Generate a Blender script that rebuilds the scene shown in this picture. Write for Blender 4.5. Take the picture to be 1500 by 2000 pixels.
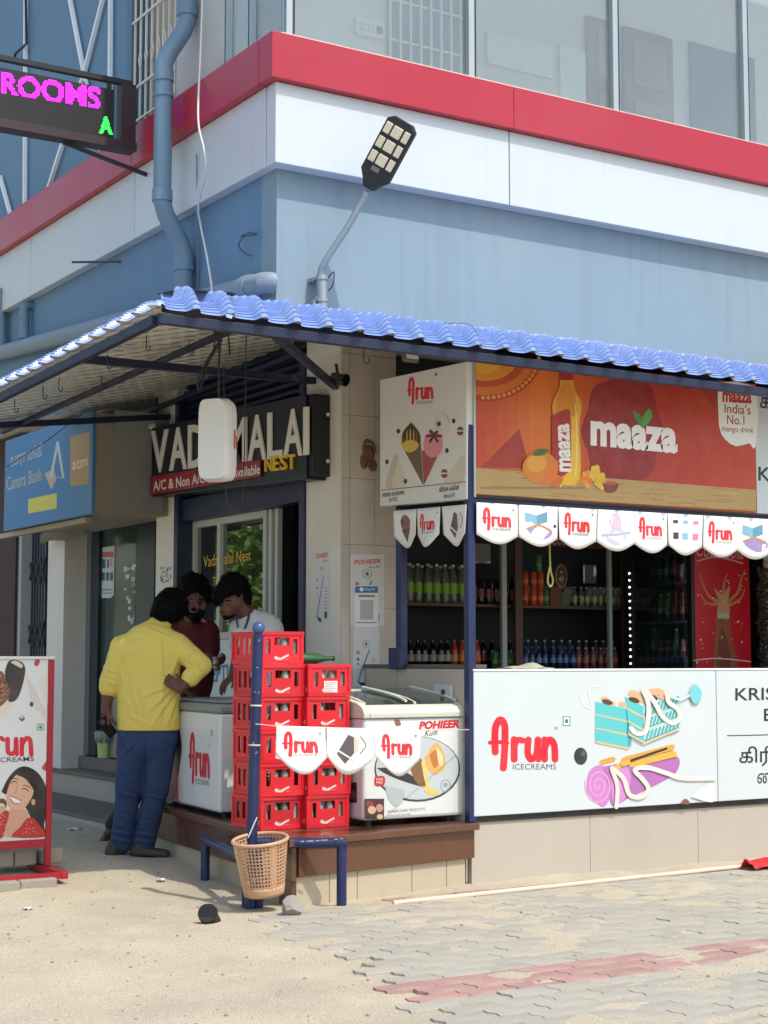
import bpy, bmesh, math, random
import numpy as np
from mathutils import Vector, Matrix
random.seed(7)
R = math.radians
for o in list(bpy.data.objects): bpy.data.objects.remove(o)
SC = bpy.context.scene
COL = SC.collection

# ------------------------------------------------------------------ camera, sky, sun, exposure
PITCH, YAW, FPX, EYE = R(5.25), R(57.9), 3157.0, (-5.3391, -7.5880, 1.25)
cam = bpy.data.cameras.new('camera'); cam_o = bpy.data.objects.new('camera', cam); COL.objects.link(cam_o)
cam.sensor_fit = 'HORIZONTAL'; cam.sensor_width = 36; cam.lens = 36*FPX/1500; cam.clip_end = 500
cam_o.location = EYE; cam_o.rotation_euler = (R(90)+PITCH, 0, YAW-R(90))
SC.camera = cam_o
SUN_EL, SUN_H = R(57), Vector((0.23, -0.973))          # towards the sun, seen from above
w = bpy.data.worlds.new('World'); SC.world = w; w.use_nodes = True
nt = w.node_tree; bg = nt.nodes['Background']; sky = nt.nodes.new('ShaderNodeTexSky')
sky.sky_type = 'NISHITA'; sky.sun_disc = False; sky.sun_elevation = SUN_EL
sky.sun_rotation = math.atan2(SUN_H.x, SUN_H.y); sky.air_density = 1.3; sky.dust_density = 2.5
nt.links.new(sky.outputs[0], bg.inputs[0]); bg.inputs[1].default_value = 0.15
sl = bpy.data.lights.new('sun', 'SUN'); sl.energy = 2.1; sl.angle = R(0.6); sl.color = (1, 0.95, 0.86)
so = bpy.data.objects.new('sun', sl); COL.objects.link(so)
so.rotation_euler = Vector((SUN_H.x*math.cos(SUN_EL), SUN_H.y*math.cos(SUN_EL), math.sin(SUN_EL))).to_track_quat('Z', 'Y').to_euler()
SC.view_settings.view_transform = 'Standard'; SC.view_settings.look = 'None'
SC.view_settings.exposure = 0.62; SC.view_settings.gamma = 1

# ------------------------------------------------------------------ measuring: a photo point on a known plane, in metres
_f = np.array([math.cos(YAW), math.sin(YAW), 0]); _r = np.array([math.sin(YAW), -math.cos(YAW), 0]); _u = np.array([0, 0, 1.])
_F3 = _f*math.cos(PITCH)+_u*math.sin(PITCH); _U3 = _u*math.cos(PITCH)-_f*math.sin(PITCH); _C = np.array(EYE)
def ray(x, y): return _F3+_r*(x-750)/FPX-_U3*(y-1000)/FPX
def at(x, y, ax, v):
    r = ray(x, y); i = 'XYZ'.index(ax); return Vector(_C+r*((v-_C[i])/r[i]))
def atd(x, y, d): return Vector(_C+ray(x, y)*d)

# ------------------------------------------------------------------ materials
MATS = {}
def hexc(h):
    h = h.lstrip('#'); c = [int(h[i:i+2], 16)/255 for i in (0, 2, 4)]
    return tuple((x/12.92 if x <= .04045 else ((x+.055)/1.055)**2.4) for x in c)
def M(name, col, rough=.55, metal=0, var=.12, scale=6, bump=0, bscale=60, dirt=0, dirtcol='8a7c66', spec=.5, trans=0, emit=0, rnd=0, coat=0, island=0, streak=0, speck=0):
    if name in MATS: return MATS[name]
    m = bpy.data.materials.new(name); m.use_nodes = True; n = m.node_tree.nodes; L = m.node_tree.links
    b = n['Principled BSDF']; c = hexc(col) if isinstance(col, str) else col
    b.inputs['Roughness'].default_value = rough; b.inputs['Metallic'].default_value = metal
    b.inputs['Specular IOR Level'].default_value = spec
    if coat: b.inputs['Coat Weight'].default_value = coat
    if trans: b.inputs['Transmission Weight'].default_value = trans
    tc = n.new('ShaderNodeTexCoord')
    def noise(s, d=5):
        q = n.new('ShaderNodeTexNoise'); q.inputs['Scale'].default_value = s; q.inputs['Detail'].default_value = d
        q.inputs['Roughness'].default_value = .62; L.new(tc.outputs['Object'], q.inputs['Vector']); return q
    last = None
    nz = noise(scale)
    mx = n.new('ShaderNodeMix'); mx.data_type = 'RGBA'
    mx.inputs[6].default_value = (*[min(1, x*(1-var)) for x in c], 1); mx.inputs[7].default_value = (*[min(1, x*(1+var)) for x in c], 1)
    L.new(nz.outputs[0], mx.inputs[0]); last = mx.outputs[2]
    if dirt:
        d = noise(scale*.45, 8); rp = n.new('ShaderNodeValToRGB'); rp.color_ramp.elements[0].position = .48; rp.color_ramp.elements[1].position = .75
        L.new(d.outputs[0], rp.inputs[0]); ml = n.new('ShaderNodeMath'); ml.operation = 'MULTIPLY'; ml.inputs[1].default_value = dirt
        L.new(rp.outputs[0], ml.inputs[0]); m2 = n.new('ShaderNodeMix'); m2.data_type = 'RGBA'; L.new(ml.outputs[0], m2.inputs[0])
        L.new(last, m2.inputs[6]); m2.inputs[7].default_value = (*hexc(dirtcol), 1); last = m2.outputs[2]
    if streak:
        mp = n.new('ShaderNodeMapping'); mp.inputs['Scale'].default_value = (9, 9, .55); L.new(tc.outputs['Object'], mp.inputs[0]); q = n.new('ShaderNodeTexNoise'); q.inputs['Scale'].default_value = 1.6; q.inputs['Detail'].default_value = 7
        L.new(mp.outputs[0], q.inputs['Vector']); rp = n.new('ShaderNodeValToRGB'); rp.color_ramp.elements[0].position = .5; rp.color_ramp.elements[1].position = .72; L.new(q.outputs[0], rp.inputs[0])
        ml = n.new('ShaderNodeMath'); ml.operation = 'MULTIPLY'; ml.inputs[1].default_value = streak; L.new(rp.outputs[0], ml.inputs[0]); m3 = n.new('ShaderNodeMix'); m3.data_type = 'RGBA'; L.new(ml.outputs[0], m3.inputs[0]); L.new(last, m3.inputs[6])
        m3.inputs[7].default_value = (*[x*.55+.03 for x in c], 1); last = m3.outputs[2]
    if speck:
        q = noise(150, 3); rp = n.new('ShaderNodeValToRGB'); rp.color_ramp.elements[0].position = .36; rp.color_ramp.elements[1].position = .62
        rp.color_ramp.elements[0].color = (1-speck, 1-speck, 1-speck, 1); rp.color_ramp.elements[1].color = (1+speck*.5,)*3+(1,); L.new(q.outputs[0], rp.inputs[0])
        m3 = n.new('ShaderNodeMix'); m3.data_type = 'RGBA'; m3.blend_type = 'MULTIPLY'; m3.inputs[0].default_value = 1; L.new(last, m3.inputs[6]); L.new(rp.outputs[0], m3.inputs[7]); last = m3.outputs[2]
    if rnd:
        oi = n.new('ShaderNodeObjectInfo'); geo = n.new('ShaderNodeNewGeometry'); hs = n.new('ShaderNodeHueSaturation'); mr = n.new('ShaderNodeMapRange')
        mr.inputs[3].default_value = 1-rnd; mr.inputs[4].default_value = 1+rnd
        L.new((geo.outputs['Random Per Island'] if island else oi.outputs['Random']), mr.inputs[0]); L.new(mr.outputs[0], hs.inputs['Value']); L.new(last, hs.inputs['Color']); last = hs.outputs[0]
    L.new(last, b.inputs['Base Color'])
    if rough < .98:
        rm = n.new('ShaderNodeMapRange'); rm.inputs[3].default_value = max(.03, rough-.12); rm.inputs[4].default_value = min(1, rough+.12)
        L.new(nz.outputs[0], rm.inputs[0]); L.new(rm.outputs[0], b.inputs['Roughness'])
    if bump:
        bz = noise(bscale, 6); bp = n.new('ShaderNodeBump'); bp.inputs['Strength'].default_value = bump; bp.inputs['Distance'].default_value = .01
        L.new(bz.outputs[0], bp.inputs['Height']); L.new(bp.outputs[0], b.inputs['Normal'])
    if emit: b.inputs['Emission Color'].default_value = (*c, 1); b.inputs['Emission Strength'].default_value = emit
    MATS[name] = m; return m
def glassM(name, tint, haze=.06, hcol='9aa4a8', refl=.06, rough=.02):
    if name in MATS: return MATS[name]
    m = bpy.data.materials.new(name); m.use_nodes = True; n = m.node_tree.nodes; L = m.node_tree.links
    out = n['Material Output']; n.remove(n['Principled BSDF'])
    tr = n.new('ShaderNodeBsdfTransparent'); tr.inputs[0].default_value = (*hexc(tint), 1)
    gl = n.new('ShaderNodeBsdfGlossy'); gl.inputs['Roughness'].default_value = rough
    df = n.new('ShaderNodeBsdfDiffuse'); df.inputs[0].default_value = (*hexc(hcol), 1)
    ge = n.new('ShaderNodeNewGeometry'); dt = n.new('ShaderNodeVectorMath'); dt.operation = 'DOT_PRODUCT'; L.new(ge.outputs['Incoming'], dt.inputs[0]); L.new(ge.outputs['Normal'], dt.inputs[1])
    ab = n.new('ShaderNodeMath'); ab.operation = 'ABSOLUTE'; L.new(dt.outputs['Value'], ab.inputs[0]); sb_ = n.new('ShaderNodeMath'); sb_.operation = 'SUBTRACT'; sb_.inputs[0].default_value = 1; L.new(ab.outputs[0], sb_.inputs[1])
    pw = n.new('ShaderNodeMath'); pw.operation = 'POWER'; pw.inputs[1].default_value = 5; L.new(sb_.outputs[0], pw.inputs[0])
    fr = n.new('ShaderNodeMath'); fr.operation = 'MULTIPLY_ADD'; fr.inputs[1].default_value = .96; fr.inputs[2].default_value = .04; L.new(pw.outputs[0], fr.inputs[0])       # same from both sides of the pane
    ad = n.new('ShaderNodeMath'); ad.operation = 'ADD'; ad.inputs[1].default_value = refl; ad.use_clamp = True; L.new(fr.outputs[0], ad.inputs[0])
    tc = n.new('ShaderNodeTexCoord'); nz = n.new('ShaderNodeTexNoise'); nz.inputs['Scale'].default_value = 2.3; nz.inputs['Detail'].default_value = 7
    L.new(tc.outputs['Object'], nz.inputs['Vector']); mr = n.new('ShaderNodeMapRange'); mr.inputs[3].default_value = haze*.5; mr.inputs[4].default_value = haze*1.5
    L.new(nz.outputs[0], mr.inputs[0])
    m1 = n.new('ShaderNodeMixShader'); L.new(mr.outputs[0], m1.inputs[0]); L.new(tr.outputs[0], m1.inputs[1]); L.new(df.outputs[0], m1.inputs[2])
    m2 = n.new('ShaderNodeMixShader'); L.new(ad.outputs[0], m2.inputs[0]); L.new(m1.outputs[0], m2.inputs[1]); L.new(gl.outputs[0], m2.inputs[2])
    L.new(m2.outputs[0], out.inputs[0]); MATS[name] = m; return m
def printM(name='print', rough=.45, dust=.04):
    if name in MATS: return MATS[name]
    m = M(name, 'ffffff', rough, var=.02); n = m.node_tree.nodes; L = m.node_tree.links; b = n['Principled BSDF']
    a = n.new('ShaderNodeAttribute'); a.attribute_name = 'ink'
    tc = n.new('ShaderNodeTexCoord'); nz = n.new('ShaderNodeTexNoise'); nz.inputs['Scale'].default_value = 9; nz.inputs['Detail'].default_value = 8
    L.new(tc.outputs['Object'], nz.inputs['Vector']); mr = n.new('ShaderNodeMapRange'); mr.inputs[1].default_value = .35; mr.inputs[2].default_value = .8; mr.inputs[3].default_value = 0; mr.inputs[4].default_value = dust*2
    L.new(nz.outputs[0], mr.inputs[0]); mx = n.new('ShaderNodeMix'); mx.data_type = 'RGBA'; L.new(mr.outputs[0], mx.inputs[0])
    L.new(a.outputs['Color'], mx.inputs[6]); mx.inputs[7].default_value = (*hexc('b5aa98'), 1); L.new(mx.outputs[2], b.inputs['Base Color']); return m

# ------------------------------------------------------------------ objects
def tag(o, label=None, cat=None, group=None, kind=None):
    if label: o['label'] = label
    if cat: o['category'] = cat
    if group: o['group'] = group
    if kind: o['kind'] = kind
    return o
def thing(name, label, cat, loc=(0, 0, 0), rz=0, group=None):
    o = bpy.data.objects.new(name, None); COL.objects.link(o); o.empty_display_size = .1
    o.location = loc; o.rotation_euler = (0, 0, rz); return tag(o, label, cat, group)
def mworld(o):
    b = Matrix.LocRotScale(o.location, o.rotation_euler, o.scale)
    return b if o.parent is None else mworld(o.parent) @ o.matrix_parent_inverse @ b
def link(name, me, mat, parent=None, world=True, loc=None):
    o = bpy.data.objects.new(name, me); COL.objects.link(o)
    if mat is not None and not me.materials:
        for q in (mat if isinstance(mat, (list, tuple)) else [mat]): me.materials.append(q)
    if parent is not None:
        o.parent = parent
        if world: o.matrix_parent_inverse = mworld(parent).inverted()
    if loc is not None: o.location = loc
    return o
def copy_tree(o, parent=None):
    c = o.copy(); COL.objects.link(c); c.parent = parent
    if parent is not None: c.matrix_parent_inverse = o.matrix_parent_inverse.copy()
    for ch in o.children: copy_tree(ch, c)
    return c
V = Vector
class MB:
    def __init__(s): s.v = []; s.f = []; s.mi = []; s.cur = 0
    def add(s, vs, fs):
        b = len(s.v); s.v += [tuple(q) for q in vs]; s.f += [[b+i for i in f] for f in fs]; s.mi += [s.cur]*len(fs); return s
    def box(s, a, b):
        x0, y0, z0 = a; x1, y1, z1 = b
        return s.add([(x0,y0,z0),(x1,y0,z0),(x1,y1,z0),(x0,y1,z0),(x0,y0,z1),(x1,y0,z1),(x1,y1,z1),(x0,y1,z1)],
                     [(0,3,2,1),(4,5,6,7),(0,1,5,4),(1,2,6,5),(2,3,7,6),(3,0,4,7)])
    def bar(s, p, q, w, h=None, up=(0, 0, 1)):          # rectangular bar from p to q
        p, q = V(p), V(q); h = h or w; d = (q-p).normalized(); u = V(up)
        if abs(d.dot(u)) > .98: u = V((1, 0, 0))
        sd = d.cross(u).normalized(); u = sd.cross(d).normalized()
        c = [(sd*i*w/2+u*j*h/2) for i, j in ((-1,-1),(1,-1),(1,1),(-1,1))]
        return s.add([p+k for k in c]+[q+k for k in c], [(0,3,2,1),(4,5,6,7),(0,1,5,4),(1,2,6,5),(2,3,7,6),(3,0,4,7)])
    def prism(s, pts, d):                                # planar loop pushed along d
        n = len(pts); d = V(d); pts = [V(p) for p in pts]
        return s.add(pts+[p+d for p in pts], [tuple(range(n))[::-1], tuple(range(n, 2*n))]+[(i, (i+1) % n, n+(i+1) % n, n+i) for i in range(n)])
    def tube(s, pts, r, n=10, cap=True, closed=False):
        pts = [V(p) for p in pts]; rr = r if isinstance(r, (list, tuple)) else [r]*len(pts); rings = []; pu = None; m = len(pts)
        for i, p in enumerate(pts):
            a, b = (pts[(i-1) % m], pts[(i+1) % m]) if closed else (pts[max(0, i-1)], pts[min(m-1, i+1)])
            d = (b-a).normalized()
            u = pu if pu is not None else (V((0,0,1)) if abs(d.z) < .9 else V((1,0,0)))
            u = (u-d*u.dot(d)).normalized(); pu = u; w_ = d.cross(u)
            rings.append([p+(u*math.cos(t)+w_*math.sin(t))*rr[i] for t in [2*math.pi*k/n for k in range(n)]])
        vs = [q for g in rings for q in g]; fs = []
        for i in range(m if closed else m-1):
            j = (i+1) % m
            fs += [(i*n+k, i*n+(k+1) % n, j*n+(k+1) % n, j*n+k) for k in range(n)]
        if cap and not closed: fs += [tuple(range(n))[::-1], tuple(range((m-1)*n, m*n))]
        return s.add(vs, fs)
    def lathe(s, prof, n=12, c=(0, 0, 0), ax='Z'):       # prof: (radius, height)
        vs = []; fs = []; m = len(prof)
        for r, h in prof:
            for k in range(n):
                t = 2*math.pi*k/n; p = (r*math.cos(t), r*math.sin(t), h)
                if ax == 'X': p = (h, p[0], p[1])
                if ax == 'Y': p = (p[0], h, p[1])
                vs.append(V(p)+V(c))
        for i in range(m-1): fs += [(i*n+k, i*n+(k+1) % n, (i+1)*n+(k+1) % n, (i+1)*n+k) for k in range(n)]
        fs += [tuple(range(n))[::-1], tuple(range((m-1)*n, m*n))]
        return s.add(vs, fs)
    def ball(s, c, r, n=14, m=9):
        rx, ry, rz = r if isinstance(r, (list, tuple)) else (r, r, r); vs = []; fs = []
        for i in range(1, m):
            a = math.pi*i/m
            for k in range(n):
                t = 2*math.pi*k/n; vs.append((c[0]+rx*math.sin(a)*math.cos(t), c[1]+ry*math.sin(a)*math.sin(t), c[2]+rz*math.cos(a)))
        vs += [(c[0], c[1], c[2]+rz), (c[0], c[1], c[2]-rz)]; T = len(vs)-2
        for i in range(m-2): fs += [(i*n+k, (i+1)*n+k, (i+1)*n+(k+1) % n, i*n+(k+1) % n) for k in range(n)]
        fs += [(T, k, (k+1) % n) for k in range(n)]+[(T+1, (m-2)*n+(k+1) % n, (m-2)*n+k) for k in range(n)]
        return s.add(vs, fs)
    def grid(s, P):                                      # P[i][j] points
        n, m = len(P), len(P[0])
        return s.add([q for r in P for q in r], [(i*m+j, i*m+j+1, (i+1)*m+j+1, (i+1)*m+j) for i in range(n-1) for j in range(m-1)])
    def mesh(s, name, smooth=False):
        me = bpy.data.meshes.new(name); me.from_pydata(s.v, [], s.f)
        if any(s.mi): me.polygons.foreach_set('material_index', s.mi)
        if smooth: me.polygons.foreach_set('use_smooth', [True]*len(s.f))
        me.update(); return me
    def build(s, name, mat, parent=None, world=True, bevel=0, smooth=False, recalc=False, solid=0, auto=None):
        me = s.mesh(name, smooth or auto is not None)
        if recalc:
            bm = bmesh.new(); bm.from_mesh(me); bmesh.ops.recalc_face_normals(bm, faces=bm.faces); bm.to_mesh(me); bm.free()
        if auto is not None: me.set_sharp_from_angle(angle=R(auto))
        o = link(name, me, mat, parent, world)
        if solid: q = o.modifiers.new('thick', 'SOLIDIFY'); q.thickness = solid; q.offset = 0
        if bevel:
            q = o.modifiers.new('edge', 'BEVEL'); q.width = bevel; q.segments = 2; q.limit_method = 'ANGLE'; q.angle_limit = R(40)
        return o
def arc(c, r, a0, a1, n, u=(1, 0, 0), v=(0, 0, 1)):
    c, u, v = V(c), V(u), V(v); return [c+(u*math.cos(a0+(a1-a0)*i/n)+v*math.sin(a0+(a1-a0)*i/n))*r for i in range(n+1)]
def smoothpath(pts, n=6):
    pts = [V(p) for p in pts]; out = []
    for i in range(len(pts)-1):
        p0, p1, p2, p3 = pts[max(0, i-1)], pts[i], pts[i+1], pts[min(len(pts)-1, i+2)]
        for k in range(n):
            t = k/n; out.append(.5*((2*p1)+(p2-p0)*t+(2*p0-5*p1+4*p2-p3)*t*t+(3*p1-p0-3*p2+p3)*t**3))
    return out+[pts[-1]]

# ------------------------------------------------------------------ flat print: inked shapes lying on a sheet
def text2d(s, bold=0, shear=0, space=1.0):
    cu = bpy.data.curves.new('t', 'FONT'); cu.body = s; cu.size = 1; cu.offset = bold; cu.shear = shear; cu.space_character = space; cu.resolution_u = 3
    cu.fill_mode = 'FRONT'; o = bpy.data.objects.new('t', cu); me = bpy.data.meshes.new_from_object(o)
    vs = [(v.co.x, v.co.y) for v in me.vertices]; fs = [tuple(p.vertices) for p in me.polygons]
    bpy.data.objects.remove(o); bpy.data.curves.remove(cu); bpy.data.meshes.remove(me); return vs, fs
class Print:
    """shapes in a sheet's own 2-D units; fn(x, y, layer) puts them on the sheet in metres"""
    def __init__(s, fn): s.fn = fn; s.v = []; s.f = []; s.c = []; s.k = 1; s.bb = []
    def raw(s, vs, fs, col, same=False, dk=None):
        """each shape goes one layer above whatever it overlaps"""
        if not vs: return s
        x0, y0, x1, y1 = min(v[0] for v in vs), min(v[1] for v in vs), max(v[0] for v in vs), max(v[1] for v in vs)
        k = s.k+max([q[4] for q in s.bb if q[0] <= x1 and q[2] >= x0 and q[1] <= y1 and q[3] >= y0], default=0)+1-s.k
        k = max(k, s.k); s.bb.append((x0, y0, x1, y1, k))
        b = len(s.v); s.v += [tuple(s.fn(x, y, k+(dk[i] if dk else 0))) for i, (x, y) in enumerate(vs)]
        c = (*hexc(col), 1)
        for f in fs: s.f.append([b+i for i in f]); s.c.append(c)
        return s
    def poly(s, pts, col, same=False): return s.raw(pts, [tuple(range(len(pts)))], col, same)
    def curve(s, pts, col, n=6):
        P = smoothpath([(x, y, 0) for x, y in pts+[pts[0]]], n)[:-1]; return s.poly([(p.x, p.y) for p in P], col)
    def oval(s, cx, cy, rx, ry, col, rot=0, n=24, same=False):
        c, q = math.cos(rot), math.sin(rot)
        return s.poly([(cx+rx*math.cos(t)*c-ry*math.sin(t)*q, cy+rx*math.cos(t)*q+ry*math.sin(t)*c) for t in [2*math.pi*k/n for k in range(n)]], col, same)
    def rect(s, x0, y0, x1, y1, col): return s.poly([(x0, y0), (x1, y0), (x1, y1), (x0, y1)], col)
    def stroke(s, pts, w, col, curved=True, n=5, same=False, taper=None):
        P = smoothpath([(x, y, 0) for x, y in pts], n) if curved and len(pts) > 2 else [V((x, y, 0)) for x, y in pts]
        vs = []; fs = []; m = len(P)
        for i, p in enumerate(P):
            d = (P[min(m-1, i+1)]-P[max(0, i-1)]); d = d.normalized() if d.length > 0 else V((1, 0, 0)); q = V((-d.y, d.x, 0))
            ww = w/2*((taper[0]+(taper[1]-taper[0])*i/(m-1)) if taper else 1)
            vs += [(p.x+q.x*ww, p.y+q.y*ww), (p.x-q.x*ww, p.y-q.y*ww)]
        fs = [(2*i, 2*i+1, 2*i+3, 2*i+2) for i in range(m-1)]
        dk = [.5*(i//2)/m for i in range(2*m)]
        for e, g in ((0, -1), (m-1, 1)):
            d = (P[min(m-1, e+1)]-P[max(0, e-1)]); d = d.normalized()*g if d.length > 0 else V((1, 0, 0)); q = V((-d.y, d.x, 0)); ww = w/2*(taper[0 if e == 0 else 1] if taper else 1)
            b = len(vs); vs += [(P[e].x+ww*(q.x*math.cos(t)+d.x*math.sin(t)), P[e].y+ww*(q.y*math.cos(t)+d.y*math.sin(t))) for t in [math.pi*k/6 for k in range(7)]]; fs.append(tuple(range(b, b+7))); dk += [dk[2*e]]*7
        return s.raw(vs, fs, col, same, dk)
    def ring(s, cx, cy, rx, ry, w, col, n=32, a0=0, a1=2*math.pi):
        return s.stroke([(cx+rx*math.cos(a0+(a1-a0)*k/n), cy+ry*math.sin(a0+(a1-a0)*k/n)) for k in range(n+1)], w, col, False)
    def text(s, t, p, q, h, col, bold=.0, shear=0, up=None, space=1.0, fit=True):
        """baseline from p to q, cap height h (photo y runs down)"""
        vs, fs = text2d(t, bold, shear, space)
        if not vs: return s
        x0 = min(v[0] for v in vs); x1 = max(v[0] for v in vs); W = max(1e-6, x1-x0)
        up = up or (0, -h); dx, dy = q[0]-p[0], q[1]-p[1]
        return s.raw([(p[0]+(v[0]-x0)/W*dx+v[1]/.70*up[0], p[1]+(v[0]-x0)/W*dy+v[1]/.70*up[1]) for v in vs], fs, col)
    def build(s, name, parent=None, mat=None, world=True):
        me = bpy.data.meshes.new(name); me.from_pydata(s.v, [], s.f)
        a = me.color_attributes.new('ink', 'FLOAT_COLOR', 'CORNER')
        dat = []
        for p, c in zip(me.polygons, s.c): dat += list(c)*p.loop_total
        a.data.foreach_set('color', dat); me.update()
        return link(name, me, mat or printM(), parent, world)
def onplane(ax, v, sgn=-1, step=.0003):
    i = 'XYZ'.index(ax)
    def fn(x, y, k):
        p = at(x, y, ax, v); p[i] += sgn*step*k; return p
    return fn
def arun(p, x0, y0, x1, y1, col='d31f30', sub='4a4a52', drop=True, slope=0):
    """the brush-like red word with its small line of capitals, filling the given box (slope: rise of the baseline over the width)"""
    W, H = x1-x0, y1-y0
    f = lambda u, v_: (x0+u*W, y0+v_*H+slope*u)
    w = abs(W)*.105
    p.stroke([f(.10, .66), f(.10, .22), f(.17, .04), f(.24, .16), f(.24, .60), f(.22, .97)], w, col)
    p.stroke([f(.02, .48), f(.20, .47), f(.28, .49)], w*.55, col, same=True)
    p.stroke([f(.38, .42), f(.38, .80)], w, col, same=True); p.stroke([f(.38, .56), f(.43, .43), f(.51, .44)], w*.85, col, same=True)
    p.stroke([f(.59, .42), f(.58, .68), f(.63, .80), f(.71, .70), f(.73, .42)], w*.92, col, same=True); p.stroke([f(.73, .5), f(.74, .80)], w*.85, col, same=True)
    p.stroke([f(.83, .80), f(.83, .42)], w*.92, col, same=True); p.stroke([f(.83, .58), f(.90, .42), f(.97, .52), f(.985, .80)], w*.92, col, same=True)
    p.text('ICECREAMS', f(.36, 1.0), f(1.0, 1.0), abs(H)*.11, sub)
    p.ring(*f(1.0, .20), abs(W)*.02, abs(W)*.02, abs(W)*.008, sub, n=8)

def yX(px, X, py=1290): return at(px, py, 'X', X).y
def xY(px, Y, py=1290): return at(px, py, 'Y', Y).x
def zX(px, py, X): return at(px, py, 'X', X).z
def zY(px, py, Y): return at(px, py, 'Y', Y).z

ORD = ['leftmost', 'second from the left', 'third from the left', 'fourth from the left', 'fifth from the left', 'sixth from the left', 'seventh from the left', 'eighth from the left', 'ninth from the left', 'tenth from the left', 'eleventh from the left', 'twelfth from the left']
# ================================================================== ground and paving
rng = np.random.default_rng(5)
def vnoise(seed, n=64):
    g = np.random.default_rng(seed).random((n, n))
    def f(x, y):
        x = np.asarray(x, float) % n; y = np.asarray(y, float) % n
        i = np.floor(x).astype(int) % n; j = np.floor(y).astype(int) % n; u = x-np.floor(x); v = y-np.floor(y)
        u = u*u*(3-2*u); v = v*v*(3-2*v); i1 = (i+1) % n; j1 = (j+1) % n
        return (g[i, j]*(1-u)+g[i1, j]*u)*(1-v)+(g[i, j1]*(1-u)+g[i1, j1]*u)*v-.5
    return f
N1, N2, N3 = vnoise(1), vnoise(2), vnoise(3)
def sstep(a, b, x): t = np.clip((np.asarray(x, float)-a)/(b-a), 0, 1); return t*t*(3-2*t)
def pave_edge(y): return -1.45+.16*(y+.6)+.35*N1(y*1.3+9, 3.3)          # x where the sand begins to cover the paving
def gz(x, y):
    x = np.asarray(x, float); y = np.asarray(y, float)
    z = .05*sstep(.6, 1.7, y)*sstep(-.2, -1.0, x)                         # the lane rises a little towards the steps
    z = z+.022*N1(x*1.7, y*1.7)+.012*N2(x*5, y*5)+.006*N3(x*14, y*14)
    inpave = sstep(-.12, .30, x-pave_edge(y))*sstep(-.24, -.36, y)*sstep(-5.4, -5.0, y)
    z = z*(1-inpave)+inpave*(.0066+.011*N2(x*1.9, y*2.6)+.013*N3(x*7, y*16))
    far = sstep(4, 9, np.hypot(x+.5, y)); return z*(1-far)-.012*far
fx = np.concatenate([[-220, -90, -40, -20, -11, -8, -6.4], np.arange(-5.4, 4.2, .055), [5, 7, 11, 20, 50, 220]])
fy = np.concatenate([[-220, -90, -40, -20, -11, -8, -6.4], np.arange(-5.4, 6.2, .055), [7, 9, 12, 20, 50, 220]])
GX, GY = np.meshgrid(fx, fy, indexing='ij'); GZ = gz(GX, GY)
mb = MB(); mb.grid([[(GX[i, j], GY[i, j], GZ[i, j]) for j in range(len(fy))] for i in range(len(fx))])
sand = M('sand', 'bbb09a', .95, var=.22, scale=2.6, bump=.7, bscale=85, dirt=.6, dirtcol='a59a88', spec=.2, speck=.30)
ground = tag(mb.build('ground', sand, smooth=True), kind='structure')
# lane colour: greyer, trodden towards the steps, is dirt of its own
pv = tag(bpy.data.objects.new('pavement', None), kind='structure'); COL.objects.link(pv)
def paver_mesh():
    L_, W_, k, h, g = .225, .1125, .012, .03, .0010
    o = [(-L_/2+g, -W_/2+g), (L_/2-g+k*.0, -W_/2+g), (L_/2-g+k, -W_/6), (L_/2-g-k*.4, W_/8), (L_/2-g+k*.3, W_/2-g), (-L_/2+g+k*.3, W_/2-g), (-L_/2+g-k*.4, W_/8), (-L_/2+g+k, -W_/6)]
    n = len(o); t = [(x*.992, y*.978, 0) for x, y in o]; b = [(x, y, -.003) for x, y in o]; c = [(x, y, -h) for x, y in o]
    m = MB(); m.add(t+b+c, [tuple(range(n))]+[(i+n, (i+1) % n+n, (i+1) % n, i) for i in range(n)]+[(i+2*n, (i+1) % n+2*n, (i+1) % n+n, i+n) for i in range(n)])
    return m
pm = paver_mesh(); pgrey = M('paver_grey', 'a5a093', .92, var=.25, scale=5, bump=.4, bscale=110, dirt=.75, dirtcol='b3a994', rnd=.07, speck=.2)
pred = M('paver_red', 'a8837b', .92, var=.2, scale=6, bump=.4, bscale=110, dirt=.85, dirtcol='b3a594', rnd=.1, speck=.2)
pgrey_s = M('paver_grey_stuff', 'a5a093', .92, var=.25, scale=5, bump=.4, bscale=110, dirt=.75, dirtcol='b3a994', rnd=.07, speck=.2, island=1)
meg = pm.mesh('paver'); meg.materials.append(pgrey); mer = pm.mesh('paver'); mer.materials.append(pred)
spots = []
for r_ in range(0, 44):
    y = -.36-.1125*r_
    for c_ in range(-14, 20):
        x = .225*(c_+(.5 if r_ % 2 else 0))
        if x < float(pave_edge(np.array(y)))-.25 or (r_ == 0 and x < -.75): continue
        d = math.hypot(x-EYE[0], y-EYE[1]); q = np.array([x, y, 0])-_C; zz = q@_F3; u = 750+FPX*(q@_r)/zz; v = 1000-FPX*(q@_U3)/zz
        vis = -60 < u < 1560 and v < 2060
        spots.append((not vis, d, x, y, r_ in (0, 17, 18, 19)))
spots.sort(); mb = MB()
for i, (nv, d, x, y, red) in enumerate(spots):
    z = .0095+random.uniform(-.002, .002); a = random.gauss(0, .008); tx, ty = random.gauss(0, .006), random.gauss(0, .009)
    if i < 300 or (red and not nv):
        o = link('paver', mer if red else meg, None, pv, world=False); o.location = (x, y, z); o.rotation_euler = (tx, ty, a)
    else:
        mb.add([(x+p[0], y+p[1], z+p[2]+p[0]*ty) for p in pm.v], pm.f)
tag(mb.build('paver_field', pgrey_s, pv), kind='stuff')

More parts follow.
